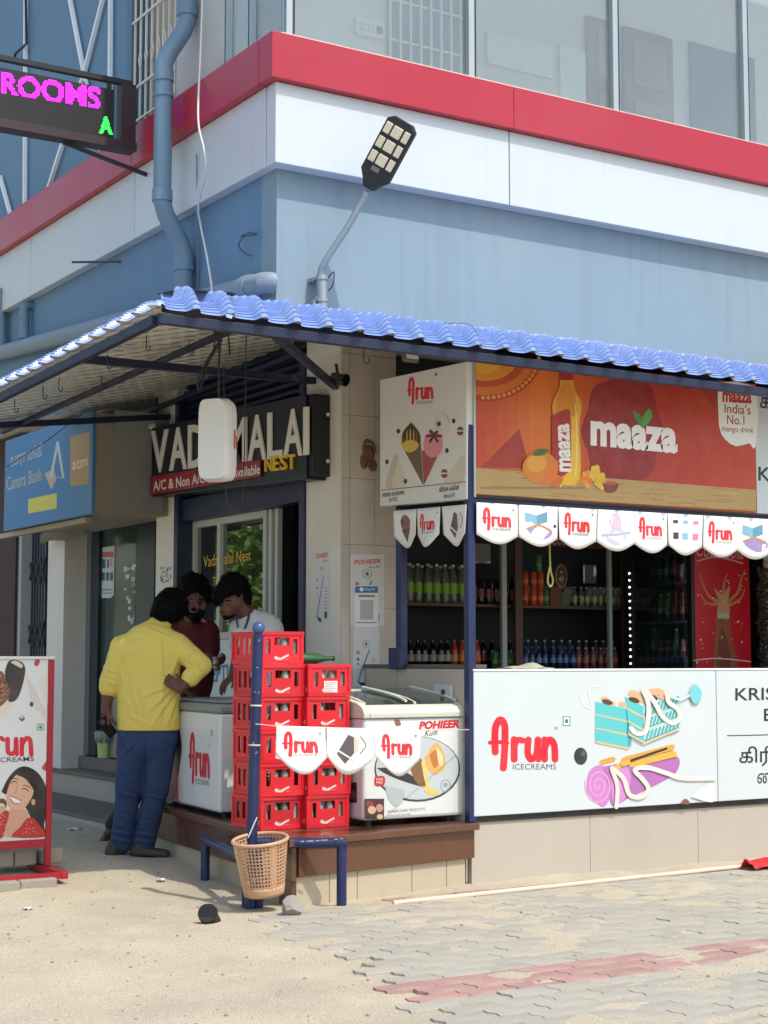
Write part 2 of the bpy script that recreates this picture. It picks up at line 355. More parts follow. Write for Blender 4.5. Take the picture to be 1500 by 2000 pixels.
# ================================================================== hotel building (upper floor overhanging the shops)
YW, XW = 1.15, -.65                                   # upper walls: right one faces -Y, left one faces -X
blue = M('blue_paint', '7e94a2', .75, var=.06, scale=1.6, bump=.12, bscale=25, dirt=.28, dirtcol='97a0a6', streak=.22)
bluew = M('deep_blue_paint', '6285a3', .75, var=.06, scale=1.6, bump=.12, bscale=25, dirt=.2, dirtcol='7d95a8', streak=.18)
whitep = M('white_panel', 'c1cace', .38, var=.04, scale=1.2, dirt=.14, dirtcol='b0b4b2', streak=.10)
redp = M('red_panel', 'a82034', .34, var=.07, scale=1.4, dirt=.22, dirtcol='b8606a', streak=.14)
cream = M('cream_plaster', 'cfc9bd', .85, var=.05, scale=2.5, bump=.15, bscale=30, dirt=.3, dirtcol='a59c8c')
white = M('white_plaster', 'd8d5cc', .8, var=.05, scale=3, bump=.12, bscale=30, dirt=.3, dirtcol='a9a193')
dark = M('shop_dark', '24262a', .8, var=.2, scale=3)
alu = M('aluminium', 'a9b2b6', .4, .6, var=.06)
alud = M('dark_frame', '2b3036', .5, .3)
H = thing('hotel_building', 'corner hotel building with blue upper walls, white and red fascia and upstairs windows', 'building', (XW, YW, 0))
ZR0, ZR1 = 4.835, 5.13
mb = MB(); mb.box((XW, YW, 3.44), (6.4, YW+.2, 4.92)); mb.build('wall', blue, H)
mb = MB(); mb.box((XW, YW+.2, 3.46), (XW+.2, 10, 4.92)); mb.build('wall', bluew, H)
mb = MB(); mb.box((XW+.2, YW+.2, 3.46), (6.4, 10, 3.6)); mb.build('ceiling_slab', white, H)
mb = MB(); mb.box((XW+.2, YW+.2, 4.80), (6.4, 10, 4.92)); mb.build('floor_slab', cream, H)
xj = [-.73, xY(995, 1.03, 330), 5.1, 6.4]
for i in range(3):
    mb = MB(); mb.box((xj[i]+.004, 1.03, 4.32), (xj[i+1]-.004, 1.148, 4.833)); mb.build('fascia_panel', whitep, H, bevel=.004)
yj = [1.152, yX(263, -.73, 400), yX(60, -.73, 520), 10]
for i in range(3):
    mb = MB(); mb.box((-.73, yj[i]+.004, 4.32), (-.652, yj[i+1]-.004, 4.833)); mb.build('fascia_panel', whitep, H, bevel=.004)
xr = [-.785, xY(1003, .98, 220), 4.2, 6.4]
for i in range(3):
    mb = MB(); mb.box((xr[i]+.001, .975, ZR0), (xr[i+1]-.001, 1.148, ZR1)); mb.build('red_band', redp, H, bevel=.005)
yr = [1.152, yX(256, -.785, 330), 10]
for i in range(2):
    mb = MB(); mb.box((-.785, yr[i]+.001, ZR0), (-.652, yr[i+1]-.001, ZR1)); mb.build('red_band', redp, H, bevel=.005)
mb = MB(); mb.box((-.70, 1.01, ZR1), (6.4, 1.34, ZR1+.02)); mb.build('sill', cream, H)
# upstairs glazing on the right
gl_up = glassM('window_glass', 'eef3f3', .10, 'c0c8ca', .07)
YG = 1.16; mull = [xY(562, YG, 60), xY(917, YG, 100), xY(1197, YG, 100), xY(1450, YG, 100), xY(1700, YG, 120), 6.0]
for i, x in enumerate(mull):
    mb = MB(); mb.box((x-.035, YG-.045, ZR1+.02), (x+.012, YG+.03, 7.3)); mb.build('mullion', alu, H, bevel=.004)
    mb = MB(); mb.box((x+.0125, YG-.03, ZR1+.02), (x+.035, YG+.03, 7.3)); mb.build('mullion', alud, H)
    if i < 5:
        mb = MB(); mb.box((x+.036, YG-.004, ZR1+.025), (mull[i+1]-.036, YG+.004, 7.28)); mb.build('window_pane', gl_up, H)
mb = MB(); mb.box((-.65, 1.15, 7.3), (6.4, 1.4, 9.4)); mb.build('wall', blue, H)
mb = MB(); mb.box((-.44, 1.42, 7.3), (6.4, 2.0, 7.45)); mb.build('ceiling_slab', white, H)  # stops short of the corridor wall: gap added to let daylight in
# corridor behind the glass
YB = 2.75
corr = M('corridor_paint', 'cfd0ca', .8, var=.05, dirt=.15)
mb = MB(); mb.box((-.1, YB, 4.92), (6.4, YB+.15, 7.3)); mb.build('corridor_wall', corr, H)
wood = M('door_wood', '6d4c44', .5, var=.22, scale=5, bump=.1)
def door(px0, px1, pyt):
    x0, x1 = xY(px0, YB, 150), xY(px1, YB, 150); zt = zY((px0+px1)/2, pyt, YB)
    mb = MB(); mb.box((x0, YB-.05, 4.92), (x1, YB-.003, zt)); d = mb.build('door', wood, H, bevel=.01)
    for k in range(3):
        z0 = 5.05+k*.56
        if z0+.42 < zt-.05: mb = MB(); mb.box((x0+.1, YB-.07, z0), (x1-.1, YB-.051, z0+.42)); mb.build('door_panel', M('door_wood_light', '8a6a5c', .5), d, bevel=.01)
door(1142, 1194, 40); door(1212, 1308, 66)
x0, x1 = xY(1345, YB, 150), xY(1470, YB, 150)
mb = MB(); mb.box((x0, YB-.03, 4.92), (x1, YB-.003, zY(1400, 98, YB))); mb.build('dark_opening', M('grey_opening', '5f6b74', .6), H)
mb = MB(); mb.box((xY(950, YB, 150), YB-.02, 4.92), (xY(1138, YB, 150), YB-.003, zY(1040, 200, YB))); mb.build('wainscot', M('wainscot', '857f7c', .6), H)
for px0, px1, py0, py1 in ((948, 1075, 62, 125), (1090, 1140, 90, 190)):
    mb = MB(); mb.box((xY(px0, YB, 100), YB-.03, zY(px0, py1, YB)), (xY(px1, YB, 100), YB-.004, zY(px0, py0, YB))); mb.build('wall_panel', M('pale_panel', 'd5d8d6', .5), H, bevel=.006)
x0, x1 = xY(755, YB, 80), xY(912, YB, 80)                                  # white grille in front of a far window
mb = MB(); mb.box((x0, YB-.02, 4.95), (x1, YB-.003, 7.2)); gw = mb.build('corridor_window', M('dim_glass', '55666c', .15), H)
grille = M('white_grille', 'd5d6d0', .45)
for k in range(9):
    x = x0+(x1-x0)*k/8; mb = MB(); mb.box((x-.008, YB-.06, 4.95), (x+.008, YB-.044, 7.2)); mb.build('grille_bar', grille, gw)
for k in range(7):
    z = 5.1+.32*k; mb = MB(); mb.box((x0, YB-.043, z), (x1, YB-.028, z+.016)); mb.build('grille_bar', grille, gw)
sbx, sbz = xY(718, YB, 60), zY(718, 60, YB)
mb = MB(); mb.box((sbx-.13, YB-.05, sbz-.06), (sbx+.13, YB-.003, sbz+.07)); sb = mb.build('switch_board', grille, H, bevel=.008)
for k in range(3): mb = MB(); mb.box((sbx-.1+k*.075, YB-.06, sbz-.025), (sbx-.05+k*.075, YB-.051, sbz+.03)); mb.build('switch', alud if k == 2 else alu, sb)
# left upper side: corner glazing, barred window, tall blue wall with white rods
mb = MB(); mb.box((XW+.02, yX(250, XW, 100), 4.92), (XW+.2, 14, 10)); mb.build('wall', bluew, H)
ya, yb = yX(345, XW, 100), yX(252, XW, 100)
mb = MB(); mb.box((XW+.16, ya, 4.92), (XW+.19, yb-.01, 8)); bw = mb.build('barred_window', M('beige_blind', 'b5aa98', .7, var=.12), H)
mb = MB(); mb.box((XW-.02, yb-.09, 5.0), (XW+.018, yb-.005, 8)); mb.build('window_frame', M('blue_frame', '54718c', .6), bw)
for k in range(8):
    y = ya+.02+(yb-ya-.14)*k/7; mb = MB(); mb.box((XW-.008, y-.007, 5.1), (XW+.006, y+.007, 8)); mb.build('grille_bar', grille, bw)
for k in range(9):
    z = 5.25+.26*k
    if k in (2,): continue
    mb = MB(); mb.box((XW-.022, ya, z), (XW-.009, yb-.1, z+.014)); mb.build('grille_bar', grille, bw)
for k in range(6):                                                         # diamond ornaments on the bars
    y = ya+.07+(yb-ya-.2)*k/6; z = 5.72; mb = MB()
    mb.tube([(XW-.012, y-.022, z), (XW-.012, y, z+.07), (XW-.012, y+.022, z), (XW-.012, y, z-.07)], .006, 5, closed=True); mb.build('grille_ornament', grille, bw)
mb = MB(); mb.box((XW, yX(440, XW, 60)+.0, 4.92), (XW+.2, ya-.002, 8)); mb.build('wall', M('pale_wall', 'b9bdbb', .8), H)
y0 = 1.2
for px0, px1 in ((498, 556), (452, 488)):
    ya_, yb_ = yX(px1, XW, 60), yX(px0, XW, 60)
    mb = MB(); mb.box((XW-.002, ya_+.02, ZR1), (XW+.006, yb_-.02, 7.3)); mb.build('window_pane', gl_up, H)
    mb = MB(); mb.box((XW-.03, yb_-.02, ZR1), (XW+.03, yb_+.025, 7.3)); mb.build('mullion', alu, H)
    mb = MB(); mb.box((XW-.02, yb_+.0255, ZR1), (XW+.03, yb_+.06, 7.3)); mb.build('mullion', alud, H)
rod = M('white_rod', 'e2ebee', .4)
for p, q in (((50, -30), (48, 415)), ((216, -30), (214, 300)), ((133, -20), (170, 175)), ((205, -20), (162, 152)), ((0, 345), (22, 425)), ((128, 262), (93, 372)), ((190, 262), (198, 300)), ((162, 150), (128, 262)), ((166, 160), (190, 262))):
    a, b = at(*p, 'X', XW-.015), at(*q, 'X', XW-.015); mb = MB(); mb.bar(a, b, .032, .028, up=(1, 0, 0)); mb.build('facade_rod', rod, H)
mb = MB(); mb.tube([at(50, -10, 'X', XW-.04), at(52, 85, 'X', XW-.04), at(30, 105, 'X', XW-.04), at(28, 120, 'X', XW-.04)], .012, 6); mb.build('conduit', alud, H)
# ---------------------------------------------------------------- ground floor: column, shop front, bank lobby
XC, YC = -.176, 1.15
mb = MB(); mb.box((XC, YC+.012, 0), (.235, YC+.45, 3.44)); colm = mb.build('column', white, H)
tilem = M('beige_tile', 'c0b6a9', .42, var=.12, scale=7, dirt=.25, dirtcol='9c8f7f', rnd=.05)
xs = [XC+.002, xY(683, YC, 900), .07, .235]; zs = [.0, .34, .76, 1.17, 1.58, 1.98] + [zY(700, 935, YC), zY(700, 812, YC), zY(700, 692, YC), 3.43]
for i in range(3):
    for j in range(9):
        mb = MB(); mb.box((xs[i]+.0015, YC, zs[j]+.0015), (xs[i+1]-.0015, YC+.0115, zs[j+1]-.0015)); mb.build('tile', tilem, colm)
# carved emblem tile
c = at(720, 893, 'Y', YC-.002); mb = MB()
brn = M('brown_relief', '6f5038', .6, var=.3, scale=30, bump=.3)
mb.ball((c.x, c.y, c.z+.02), (.045, .012, .06)); mb.ball((c.x-.035, c.y, c.z-.03), (.03, .012, .05)); mb.ball((c.x+.03, c.y, c.z-.05), (.035, .012, .04))
mb.tube(smoothpath([(c.x-.04, c.y, c.z+.04), (c.x-.02, c.y, c.z+.1), (c.x+.03, c.y, c.z+.09), (c.x+.05, c.y, c.z+.03)], 5), .012, 6)
mb.tube(smoothpath([(c.x, c.y-.008, c.z+.05), (c.x+.02, c.y-.012, c.z), (c.x-.01, c.y-.012, c.z-.05), (c.x+.03, c.y-.01, c.z-.08)], 5), .009, 6)
mb.build('wall_emblem', brn, colm, smooth=True)
yP0, yP1 = yX(345, XC, 900), yX(307, XC, 900)
mb = MB(); mb.box((XC, yP0, 0), (.3, yP1, 3.40)); mb.build('pillar', white, H)
navy = M('navy_paint', '1d2746', .45, var=.15, scale=8, dirt=.1)
yD0 = YC+.45                                                             # shop opening yD0..yP0
mb = MB(); mb.box((XC+.02, yD0, 2.30), (XC+.12, yP0, 2.46)); mb.build('lintel', navy, H)
for k in range(13):                                                      # rolled shutter slats
    z = 2.62+.058*k; mb = MB(); mb.prism([(XC+.10, yD0, z), (XC+.055, yD0, z+.018), (XC+.055, yD0, z+.042), (XC+.10, yD0, z+.055)], (0, yP0-yD0, 0)); mb.build('shutter_slat', navy, H)
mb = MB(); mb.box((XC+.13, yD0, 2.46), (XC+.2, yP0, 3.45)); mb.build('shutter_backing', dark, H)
for y in (yD0, yP0-.07):
    mb = MB(); mb.box((XC-.02, y+.002, .3), (XC+.1, y+.068, 3.22)); mb.build('shutter_guide', navy, H, bevel=.004)
# glazed shop front
XG = XC+.14
yw0, yw1 = yX(520, XG, 1100), yX(386, XG, 1100)
upvc = M('pale_frame', 'b7bcb6', .4, var=.06)
gshop = glassM('shop_glass', '4d5a56', .05, '6c7a72', .36)
zf0, zf1 = zX(450, 1248, XG), 2.30
mb = MB(); mb.box((XG, yw0, zf0+.05), (XG+.006, yw1, zf1-.05)); sg = mb.build('shop_window', gshop, H)
for y in (yw0-.05, (yw0+yw1)/2+.12, yw1-.0):
    mb = MB(); mb.box((XG-.03, y, zf0), (XG+.03, y+.05, zf1)); mb.build('window_frame', upvc, sg, bevel=.004)
for z in (zf0, zf1-.05):
    mb = MB(); mb.box((XG-.028, yw0+.001, z), (XG+.028, yw1-.001, z+.05)); mb.build('window_frame', upvc, sg, bevel=.004)
pr = Print(onplane('X', XG-.004))
gold = 'c9a42c'
pr.text('Vadamalai Nest', (397, 1108), (490, 1094), 22, gold, bold=.01); pr.text('Tiruchendur', (415, 1144), (470, 1136), 17, gold); pr.text('A/C Rooms', (412, 1172), (456, 1166), 13, gold)
pr.build('window_lettering', sg)['kind'] = 'stuff'
mb = MB(); mb.box((XG-.01, yw0-.05, .34), (XG+.05, yP0-.08, zf0-.002)); lp = mb.build('panel_below_window', M('pale_panel2', 'cfd6d6', .4), H)
pr = Print(onplane('X', XG-.012)); pr.text('RECEPTION', (380, 1338), (475, 1322), 30, '2f7fae', bold=.02); pr.build('lettering', lp)
ytl0, ytl1 = yw1+.05, yP0-.072                                          # tiled strip left of the window
mb = MB(); mb.box((XG, ytl0, zf0), (XG+.05, ytl1, 2.3)); mb.build('tile', tilem, H)
yo = yX(560, XG, 1100)                                                   # open sliding leaf beside the dark doorway
for y in (yw0-.11, yw0-.20):
    mb = MB(); mb.box((XG-.02, y, .34), (XG+.02, y+.045, 2.3)); mb.build('door_stile', upvc, H, bevel=.004)
mb = MB(); mb.box((XG-.002, yw0-.155, .4), (XG+.004, yw0-.11, 2.28)); mb.build('door_pane', gshop, H)
# dim room behind the shop front and kiosk
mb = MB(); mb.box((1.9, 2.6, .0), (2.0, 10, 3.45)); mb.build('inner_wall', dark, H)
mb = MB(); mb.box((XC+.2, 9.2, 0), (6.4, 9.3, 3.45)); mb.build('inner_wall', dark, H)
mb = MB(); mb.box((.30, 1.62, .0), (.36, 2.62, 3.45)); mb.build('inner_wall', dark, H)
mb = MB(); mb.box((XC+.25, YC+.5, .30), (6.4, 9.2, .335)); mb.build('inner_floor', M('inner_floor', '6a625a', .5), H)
mb = MB(); mb.box((3.51, YW, -.05), (6.4, YW+.2, 3.438)); mb.build('ground_wall', cream, H)
# bank lobby front (recessed), pillar, folding gate, maroon wall
XA = -.02
greyp = M('grey_panel', '6d7377', .6, var=.06); gdoor = M('lobby_glass', '3c4c49', .12, var=.15, scale=1.5, spec=.6)
def slabX(name, px0, px1, z0, z1, X, mat, d=.08, py=1200, par=H, bevel=0):
    a, b = yX(px1, X, py), yX(px0, X, py); mb = MB(); mb.box((X, a, z0), (X+d, b, z1)); return mb.build(name, mat, par, bevel=bevel)
zfl = .42
ld = slabX('lobby_door', 190, 264, zfl, 2.42, XA+.16, gdoor, .05)
slabX('door_frame', 264, 300, zfl, 2.6, XA+.1, M('dark_door_frame', '1f2c34', .4), .1, bevel=.006)
slabX('door_frame', 176, 190, zfl, 2.5, XA+.12, M('dark_door_frame', '1f2c34', .4), .1, bevel=.006)
slabX('lobby_panel', 128, 176, zfl, 2.5, XA+.13, greyp, .06)
slabX('pillar', 92, 124, .28, 3.42, XA-.08, white, .3)
slabX('pillar_edge', 124, 129, .28, 2.5, XA+.0, alud, .2)
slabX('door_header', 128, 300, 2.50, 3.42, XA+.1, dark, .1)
gate = slabX('gate_backing', 40, 92, .3, 2.7, XA+.14, M('gate_dark', '191c22', .7), .04)
gm = M('gate_steel', '545a66', .45, .5, var=.15)
for k in range(9):
    a = yX(88-k*5.2, XA+.06, 1150); mb = MB(); mb.box((XA+.06, a, .32), (XA+.1, a+.035, 2.6)); mb.build('gate_bar', gm, gate)
for z in (.9, 1.5, 2.1):
    for k in range(4):
        a = yX(88-k*10.4, XA+.05, 1150); b = yX(88-(k+1)*10.4, XA+.05, 1150)
        for s_ in (-1, 1): mb = MB(); mb.bar((XA+.05, a, z-s_*.12), (XA+.05, b, z+s_*.12), .012, .025, up=(1, 0, 0)); mb.build('gate_link', gm, gate)
slabX('gate_post', 28, 40, .28, 2.75, XA-.04, M('pale_post', 'a8adab', .6), .1)
slabX('side_wall', -120, 28, .303, 3.42, XA-.07, M('maroon_wall', '3b2a2c', .7), .3)
# posters on the lobby glass
pr = Print(onplane('X', XA+.158))
pr.poly([(195, 1070), (224, 1066), (222, 1162), (216, 1168), (194, 1168)], 'c9d2d6')
pr.rect(197, 1078, 222, 1088, 'c56d64'); pr.rect(200, 1092, 206, 1110, '3b5c78'); pr.rect(209, 1093, 213, 1109, '56748a'); pr.rect(215, 1092, 220, 1106, 'd59a94')
for k in range(3): pr.rect(199+k*8, 1118, 205+k*8, 1134, '3b5c78')
pr.rect(200, 1150, 220, 1154, '7fa6c0'); pr.rect(200, 1157, 220, 1160, '7fa6c0')
rr = random.Random(3)
for k in range(26):
    x = 241+rr.random()*22; y = 1100+rr.random()*120; a, b = rr.uniform(3, 10), rr.uniform(2, 9)
    pr.poly([(x, y), (x+a, y-rr.random()*3), (x+a-1, y+b), (x+1, y+b+rr.random()*2)], rr.choice(['b9c0bf', 'a6adab', 'd2d4d0', '6b7270']))
pr.build('torn_notices', ld)['kind'] = 'stuff'
pr = Print(onplane('X', XC-.001))
for k in range(60):
    x = 313+rr.randrange(0, 9)*2.4; y = 1107+rr.randrange(0, 11)*2.9; pr.rect(x, y, x+2.3, y+2.6, rr.choice(['5c5a58', '8d8a86', '3c3b3a', 'b5b2ad']))
pr.build('scraped_notice', H)
# posters pasted on the column
def pohieer_poster(pr, x0, y0, x1, y1, title=True):
    W_, H_ = x1-x0, y1-y0; f = lambda u, v: (x0+u*W_, y0+v*H_)
    pr.rect(x0, y0, x1, y1, 'cfd0cd')
    if title: pr.text('POHIEER', f(.1, .14), f(.9, .12), H_*.06, 'cc4552', bold=.03, shear=.2); pr.text('Kulfi', f(.55, .19), f(.88, .185), H_*.03, '3c3c40', shear=.3)
    pr.ring(*f(.5, .27), W_*.13, W_*.13, W_*.025, '8a8f93', n=14); pr.oval(*f(.5, .27), W_*.05, W_*.06, '5f676c')
    pr.stroke([f(.62, .38), f(.35, .70), f(.22, .88)], W_*.10, '7fa3c0', taper=(.5, 1.2)); pr.stroke([f(.62, .38), f(.33, .72)], W_*.03, '3d6f9d')
    pr.oval(*f(.2, .42), W_*.07, W_*.07, 'c96a70', n=10); pr.oval(*f(.2, .53), W_*.06, W_*.06, '3f77ac', n=10); pr.oval(*f(.2, .61), W_*.05, W_*.05, '6f8fae', n=10)
    pr.poly([f(.15, .90), f(.45, .93), f(.5, .98), f(.3, .97)], '2c3c52')
    for k in range(7): pr.rect(*f(.70, .52+k*.045), *f(.84, .533+k*.045), '7d848a')
    pr.rect(*f(.68, .84), *f(.86, .93), '39424e')
pr = Print(onplane('Y', YC-.001))
pohieer_poster(pr, 684, 1083, 750, 1222); pohieer_poster(pr, 689, 1226, 741, 1342, False)
pr.rect(692, 1143, 739, 1225, 'e2e4e4'); pr.rect(693, 1145, 738, 1158, '2f6aa6'); pr.oval(706, 1151, 4, 4, 'e8eef4'); pr.text('Paytm', (713, 1154), (732, 1153), 6, 'd7e3ef')
pr.rect(700, 1162, 732, 1166, 'b5554c'); pr.rect(703, 1172, 729, 1210, 'aeb0b0'); pr.rect(695, 1215, 736, 1217, '5d7fa0')
pr.build('pasted_posters', colm)
pr = Print(onplane('X', XC-.001)); pohieer_poster(pr, 614, 1070, 643, 1218); pr.build('pasted_poster', colm)
# ---------------------------------------------------------------- steps and lane edge
stone = M('step_stone', '6f675f', .85, var=.15, scale=4, bump=.3, dirt=.4, dirtcol='8d8374')
riser = M('step_riser', 'aaa292', .75, var=.08, scale=3, dirt=.3)
S = thing('entrance_steps', 'low stone steps with pale riser in front of the bank lobby', 'steps', (-.4, 5, 0))
mb = MB(); mb.box((-.75, 2.32, -.05), (-.142, 9, .10)); mb.build('lower_step', stone, S, bevel=.012)
mb = MB(); mb.box((-.14, 4.0, .0), (-.10, 9, .268)); mb.build('riser', riser, S)
mb = MB(); mb.box((-.155, 4.0, .27), (.14, 9, .30)); mb.build('upper_step', stone, S, bevel=.006)
mb = MB(); mb.box((.06, 4.0, .302), (.3, 9, .41)); mb.build('door_sill', stone, S, bevel=.006)
mb = MB(); mb.box((-.79, 2.32, -.06), (-.752, 9, .075)); mb.build('kerb_strip', riser, S, bevel=.006)
# ---------------------------------------------------------------- raised platform in front of the corner column
granite = M('brown_granite', '5f3e2d', .28, var=.12, scale=5, dirt=.18, dirtcol='8a6a50', coat=.2)
ptile = M('plinth_tile', 'b3a78f', .6, var=.1, scale=4, dirt=.4, dirtcol='988a72', bump=.08)
PL = thing('shop_platform', 'raised platform with brown granite edge and beige tiled base carrying freezers and crates', 'platform', (-.7, .8, 0))
A, B, C_, D_ = V((0.0, -.06, 0)), V((-1.30, -.25, 0)), V((-1.00, 2.30, 0)), V((-.18, 2.30, 0))
def inset(d):                                          # the plan pulled in by d
    return [A+V((-d, d, 0)), B+V((d, d, 0)), C_+V((d, -d*.3, 0)), D_+V((0, -d*.3, 0)), V((-.18, 1.14, 0)), V((-d if d else 0, 1.14, 0))]
mb = MB(); mb.prism([p+V((0, 0, .0)) for p in inset(.055)], (0, 0, .30)); mb.build('core', ptile, PL, recalc=True)
mb = MB(); mb.prism([p+V((0, 0, .302)) for p in inset(-.012)], (0, 0, .038)); mb.build('granite_top', granite, PL, recalc=True, bevel=.004)
def facing(p, q, z0, z1, t, name, mat, par=PL, bevel=.003):
    d = (q-p).normalized(); n = V((d.y, -d.x, 0)); mb = MB(); a = V((0, 0, z0))
    mb.prism([p+a, q+a, q+a+n*t, p+a+n*t], (0, 0, z1-z0)); return mb.build(name, mat, par, recalc=True, bevel=bevel)
f0, f1 = B+V((.055, .055, 0)), A+V((-.055, .055, 0))
n_ = (f1-f0).length; d_ = (f1-f0).normalized()
facing(f0, f1+d_*.05, .145, .300, .040, 'granite_face', granite)
cuts = [0, .22, .41, .80, 1.06, n_]
for i in range(5): facing(f0+d_*(cuts[i]+.002), f0+d_*(cuts[i+1]-.002), -.06, .143, .016, 'tile', ptile, bevel=.002)
g0, g1 = C_+V((.055, -.02, 0)), B+V((.055, .055, 0)); dg = (g1-g0).normalized(); ng = (g1-g0).length
facing(g0, g1+dg*.03, .125, .300, .030, 'granite_face', granite)
facing(g0+dg*(ng-.16), g1+dg*.01, -.06, .123, .022, 'granite_face', granite)
for i in range(5): facing(g0+dg*(i*(ng-.17)/5+.002), g0+dg*((i+1)*(ng-.17)/5-.002), -.06, .123, .012, 'tile', ptile, bevel=.002)
# ================================================================== canopy wrapping the corner
XC_ = -.18
XE, YE, ZE, ZT = -2.20, -.50, 2.945, 3.35               # outer edges, eave height, height at the walls
CAN = thing('canopy', 'blue rib-profiled metal canopy on dark steel frame wrapping the shop corner', 'canopy', (-.65, 1.15, 2.9))
bsheet = M('blue_sheet', '86a0d8', .16, var=.16, scale=6, coat=.8, dirt=.4, dirtcol='b4c0d6')
m = bsheet; n = m.node_tree.nodes; L = m.node_tree.links     # painted blue above, bare grey below (a coated sheet has two sides)
geo = n.new('ShaderNodeNewGeometry'); mx = n.new('ShaderNodeMix'); mx.data_type = 'RGBA'; b_ = n['Principled BSDF']
src = b_.inputs['Base Color'].links[0].from_socket
sepn = n.new('ShaderNodeSeparateXYZ'); L.new(geo.outputs['True Normal'], sepn.inputs[0])
L.new(geo.outputs['Backfacing'], mx.inputs[0]); L.new(src, mx.inputs[6]); mx.inputs[7].default_value = (*hexc('d2d0c6'), 1); L.new(mx.outputs[2], b_.inputs['Base Color'])
PER = .187
prof = [(0, 0), (.008, .014), (.018, .052), (.034, .066), (.052, .056), (.068, .022), (.080, .004), (.108, -.004), (.148, -.004)]
LIP, DROP, SLOPE = .085, .082, .1875                       # rounded-down eave, then an even slope
def zprof(t, drop=DROP, slope=SLOPE): return ZE+(drop*math.sin(math.pi/2*t/LIP) if t < LIP else drop+slope*(t-LIP))
def put(t, h, i, drop=DROP, slope=SLOPE):
    """distance run and height for a point h proud of the sheet"""
    ph_ = math.pi/2*min(1, t/LIP)*.86+.12; return t-h*math.cos(ph_), zprof(t, drop, slope)+h*math.sin(ph_)+.004*i
def sheet(length, phase):
    ss = []; k = 0
    while k*PER < length:
        for u, h in prof:
            if 0 <= k*PER+u+phase <= length: ss.append((k*PER+u+phase, h))
        k += 1
    return ss+[(length, 0)]
TL = [LIP*k/7 for k in range(8)]+[LIP+.09*k for k in range(1, 24)]
def make_sheet(ss, tm, fn, i, flip, left):
    P = []
    for s_, h in ss:
        lim = max(.004, tm(s_)); col = []
        for k in range(len(TL)-1):
            for q, st in ((TL[k], 0.), (TL[k]*.06+TL[k+1]*.94, -.007)):
                t_, z_ = put(min(q, lim), (h+st)*(.75 if left else 1), i, *((.035, .235) if left else ())); col.append(fn(s_, t_, z_))
        P.append(col)
    mb = MB(); mb.grid(P[::-1] if flip else P); return mb.build('roof_sheet', bsheet, CAN, auto=35)
RX, RY = XC_-XE, YW-YE                                     # horizontal runs: left part climbs along +X, right part along +Y
for bnd, ss, lim, fn, flip in (([0, 1.87, 3.74, 5.8], sheet(5.8, -.02), RY, lambda s_, t, z: (XE+s_, YE+t, z), True), ([0, 1.87, 3.74, 4.7], sheet(4.7, -.05), RX, lambda s_, t, z: (XE+t, YE+s_, z-.030*s_), False)):
    for i in range(3):
        make_sheet([q for q in ss if bnd[i]-1e-6 <= q[0] <= bnd[i+1]+.09], lambda s_: min(lim, s_), fn, i % 2, flip, not flip)
# hip flashing
hp = lambda q, dz=0: V((XE+1.65*q, YE+1.65*q, zprof(1.65*q)+dz))
fl = M('black_flashing', '17191d', .5, var=.2)
mb = MB()
for q0, q1 in ((.16, .46),):
    w_ = V((-.09, .09, 0)); mb.grid([[hp(q0, .06)+w_*s_+V((0, 0, -.02*abs(s_))) for s_ in (-1, 0, 1)], [hp((q0+q1)/2, .085)+w_*s_*1.2+V((0, 0, -.02*abs(s_))) for s_ in (-1, 0, 1)], [hp(q1, .075)+w_*s_+V((0, 0, -.02*abs(s_))) for s_ in (-1, 0, 1)]])
mb.build('hip_flashing', fl, CAN, solid=.006)
steel = M('navy_steel', '1c2540', .45, .2, var=.2, scale=10)
def fbar(p, q, w=.045, h=None, name='frame_bar'):
    mb = MB(); mb.bar(p, q, w, h); return mb.build(name, steel, CAN, bevel=.003)
zb = ZE-.045
fbar((XE+.03, YE+.03, zb), (3.6, YE+.03, zb), .04, .05, 'eave_beam'); fbar((XE+.03, YE+.056, zb-.005), (XE+.03, 4.2, zb-.14), .04, .05, 'eave_beam')
for d in (.85,):
    z = zprof(d)-.032; fbar((XE+d, YE+d, z), (3.6, YE+d, z), .035, .035, 'purlin'); fbar((XE+d, YE+d+.02, z-.07+.015*d), (XE+d, 4.2, z-.20+.04*d), .035, .035, 'purlin')
fbar((XC_-.06, 1.62, zprof(RX)-.13), (XC_-.06, 4.2, zprof(RX)-.20), .035, .035, 'purlin')
fbar(hp(.06, -.055), hp(.99, -.055), .04, .04, 'hip_rafter')
for x in (-.1, 1.6, 3.3): fbar((x, YE+.12, zprof(.12)-.065), (x, YW, zprof(RY)-.065), .035, .035, 'rafter')
for y, yb_ in ((.62, 1.5), (3.80, 3.75)):                              # level tie bars from the eave back to the building
    fbar((XE+.05, y, zb-.02), (XC-.002, yb_, zb+.17 if y < 1 else zb+.22), .045, .045, 'tie_bar')
fbar((XE+.66, YE+.05, zb+.01), (XC-.002, 1.22, zb+.09), .04, .04, 'tie_bar')
hk = M('wire_hook', '2a2c30', .4, .6)
def hook(x, y, z, a=0):
    mb = MB(); u = V((math.cos(a), math.sin(a), 0)); c = V((x, y, z-.06))
    mb.tube([V((x, y, z)), V((x, y, z-.04))]+[c+u*.018+(-u*math.cos(t)+V((0, 0, 1))*math.sin(-t))*.018 for t in [0, .6, 1.2, 1.9, 2.6, 3.3, 4.0]], .003, 5); mb.build('hook', hk, CAN)
for y in (-.25, .25, .95, 1.2, 1.68): hook(XE+.07, y, zb-.03-.03*(y+.5), .6)
hook(XE+.35, YE+.06, zb-.02); hook(-.98, YE+.06, zb-.02)
for y in (.7, 1.4, 2.0): hook(XE+.75, y, ZE+.12, .3)
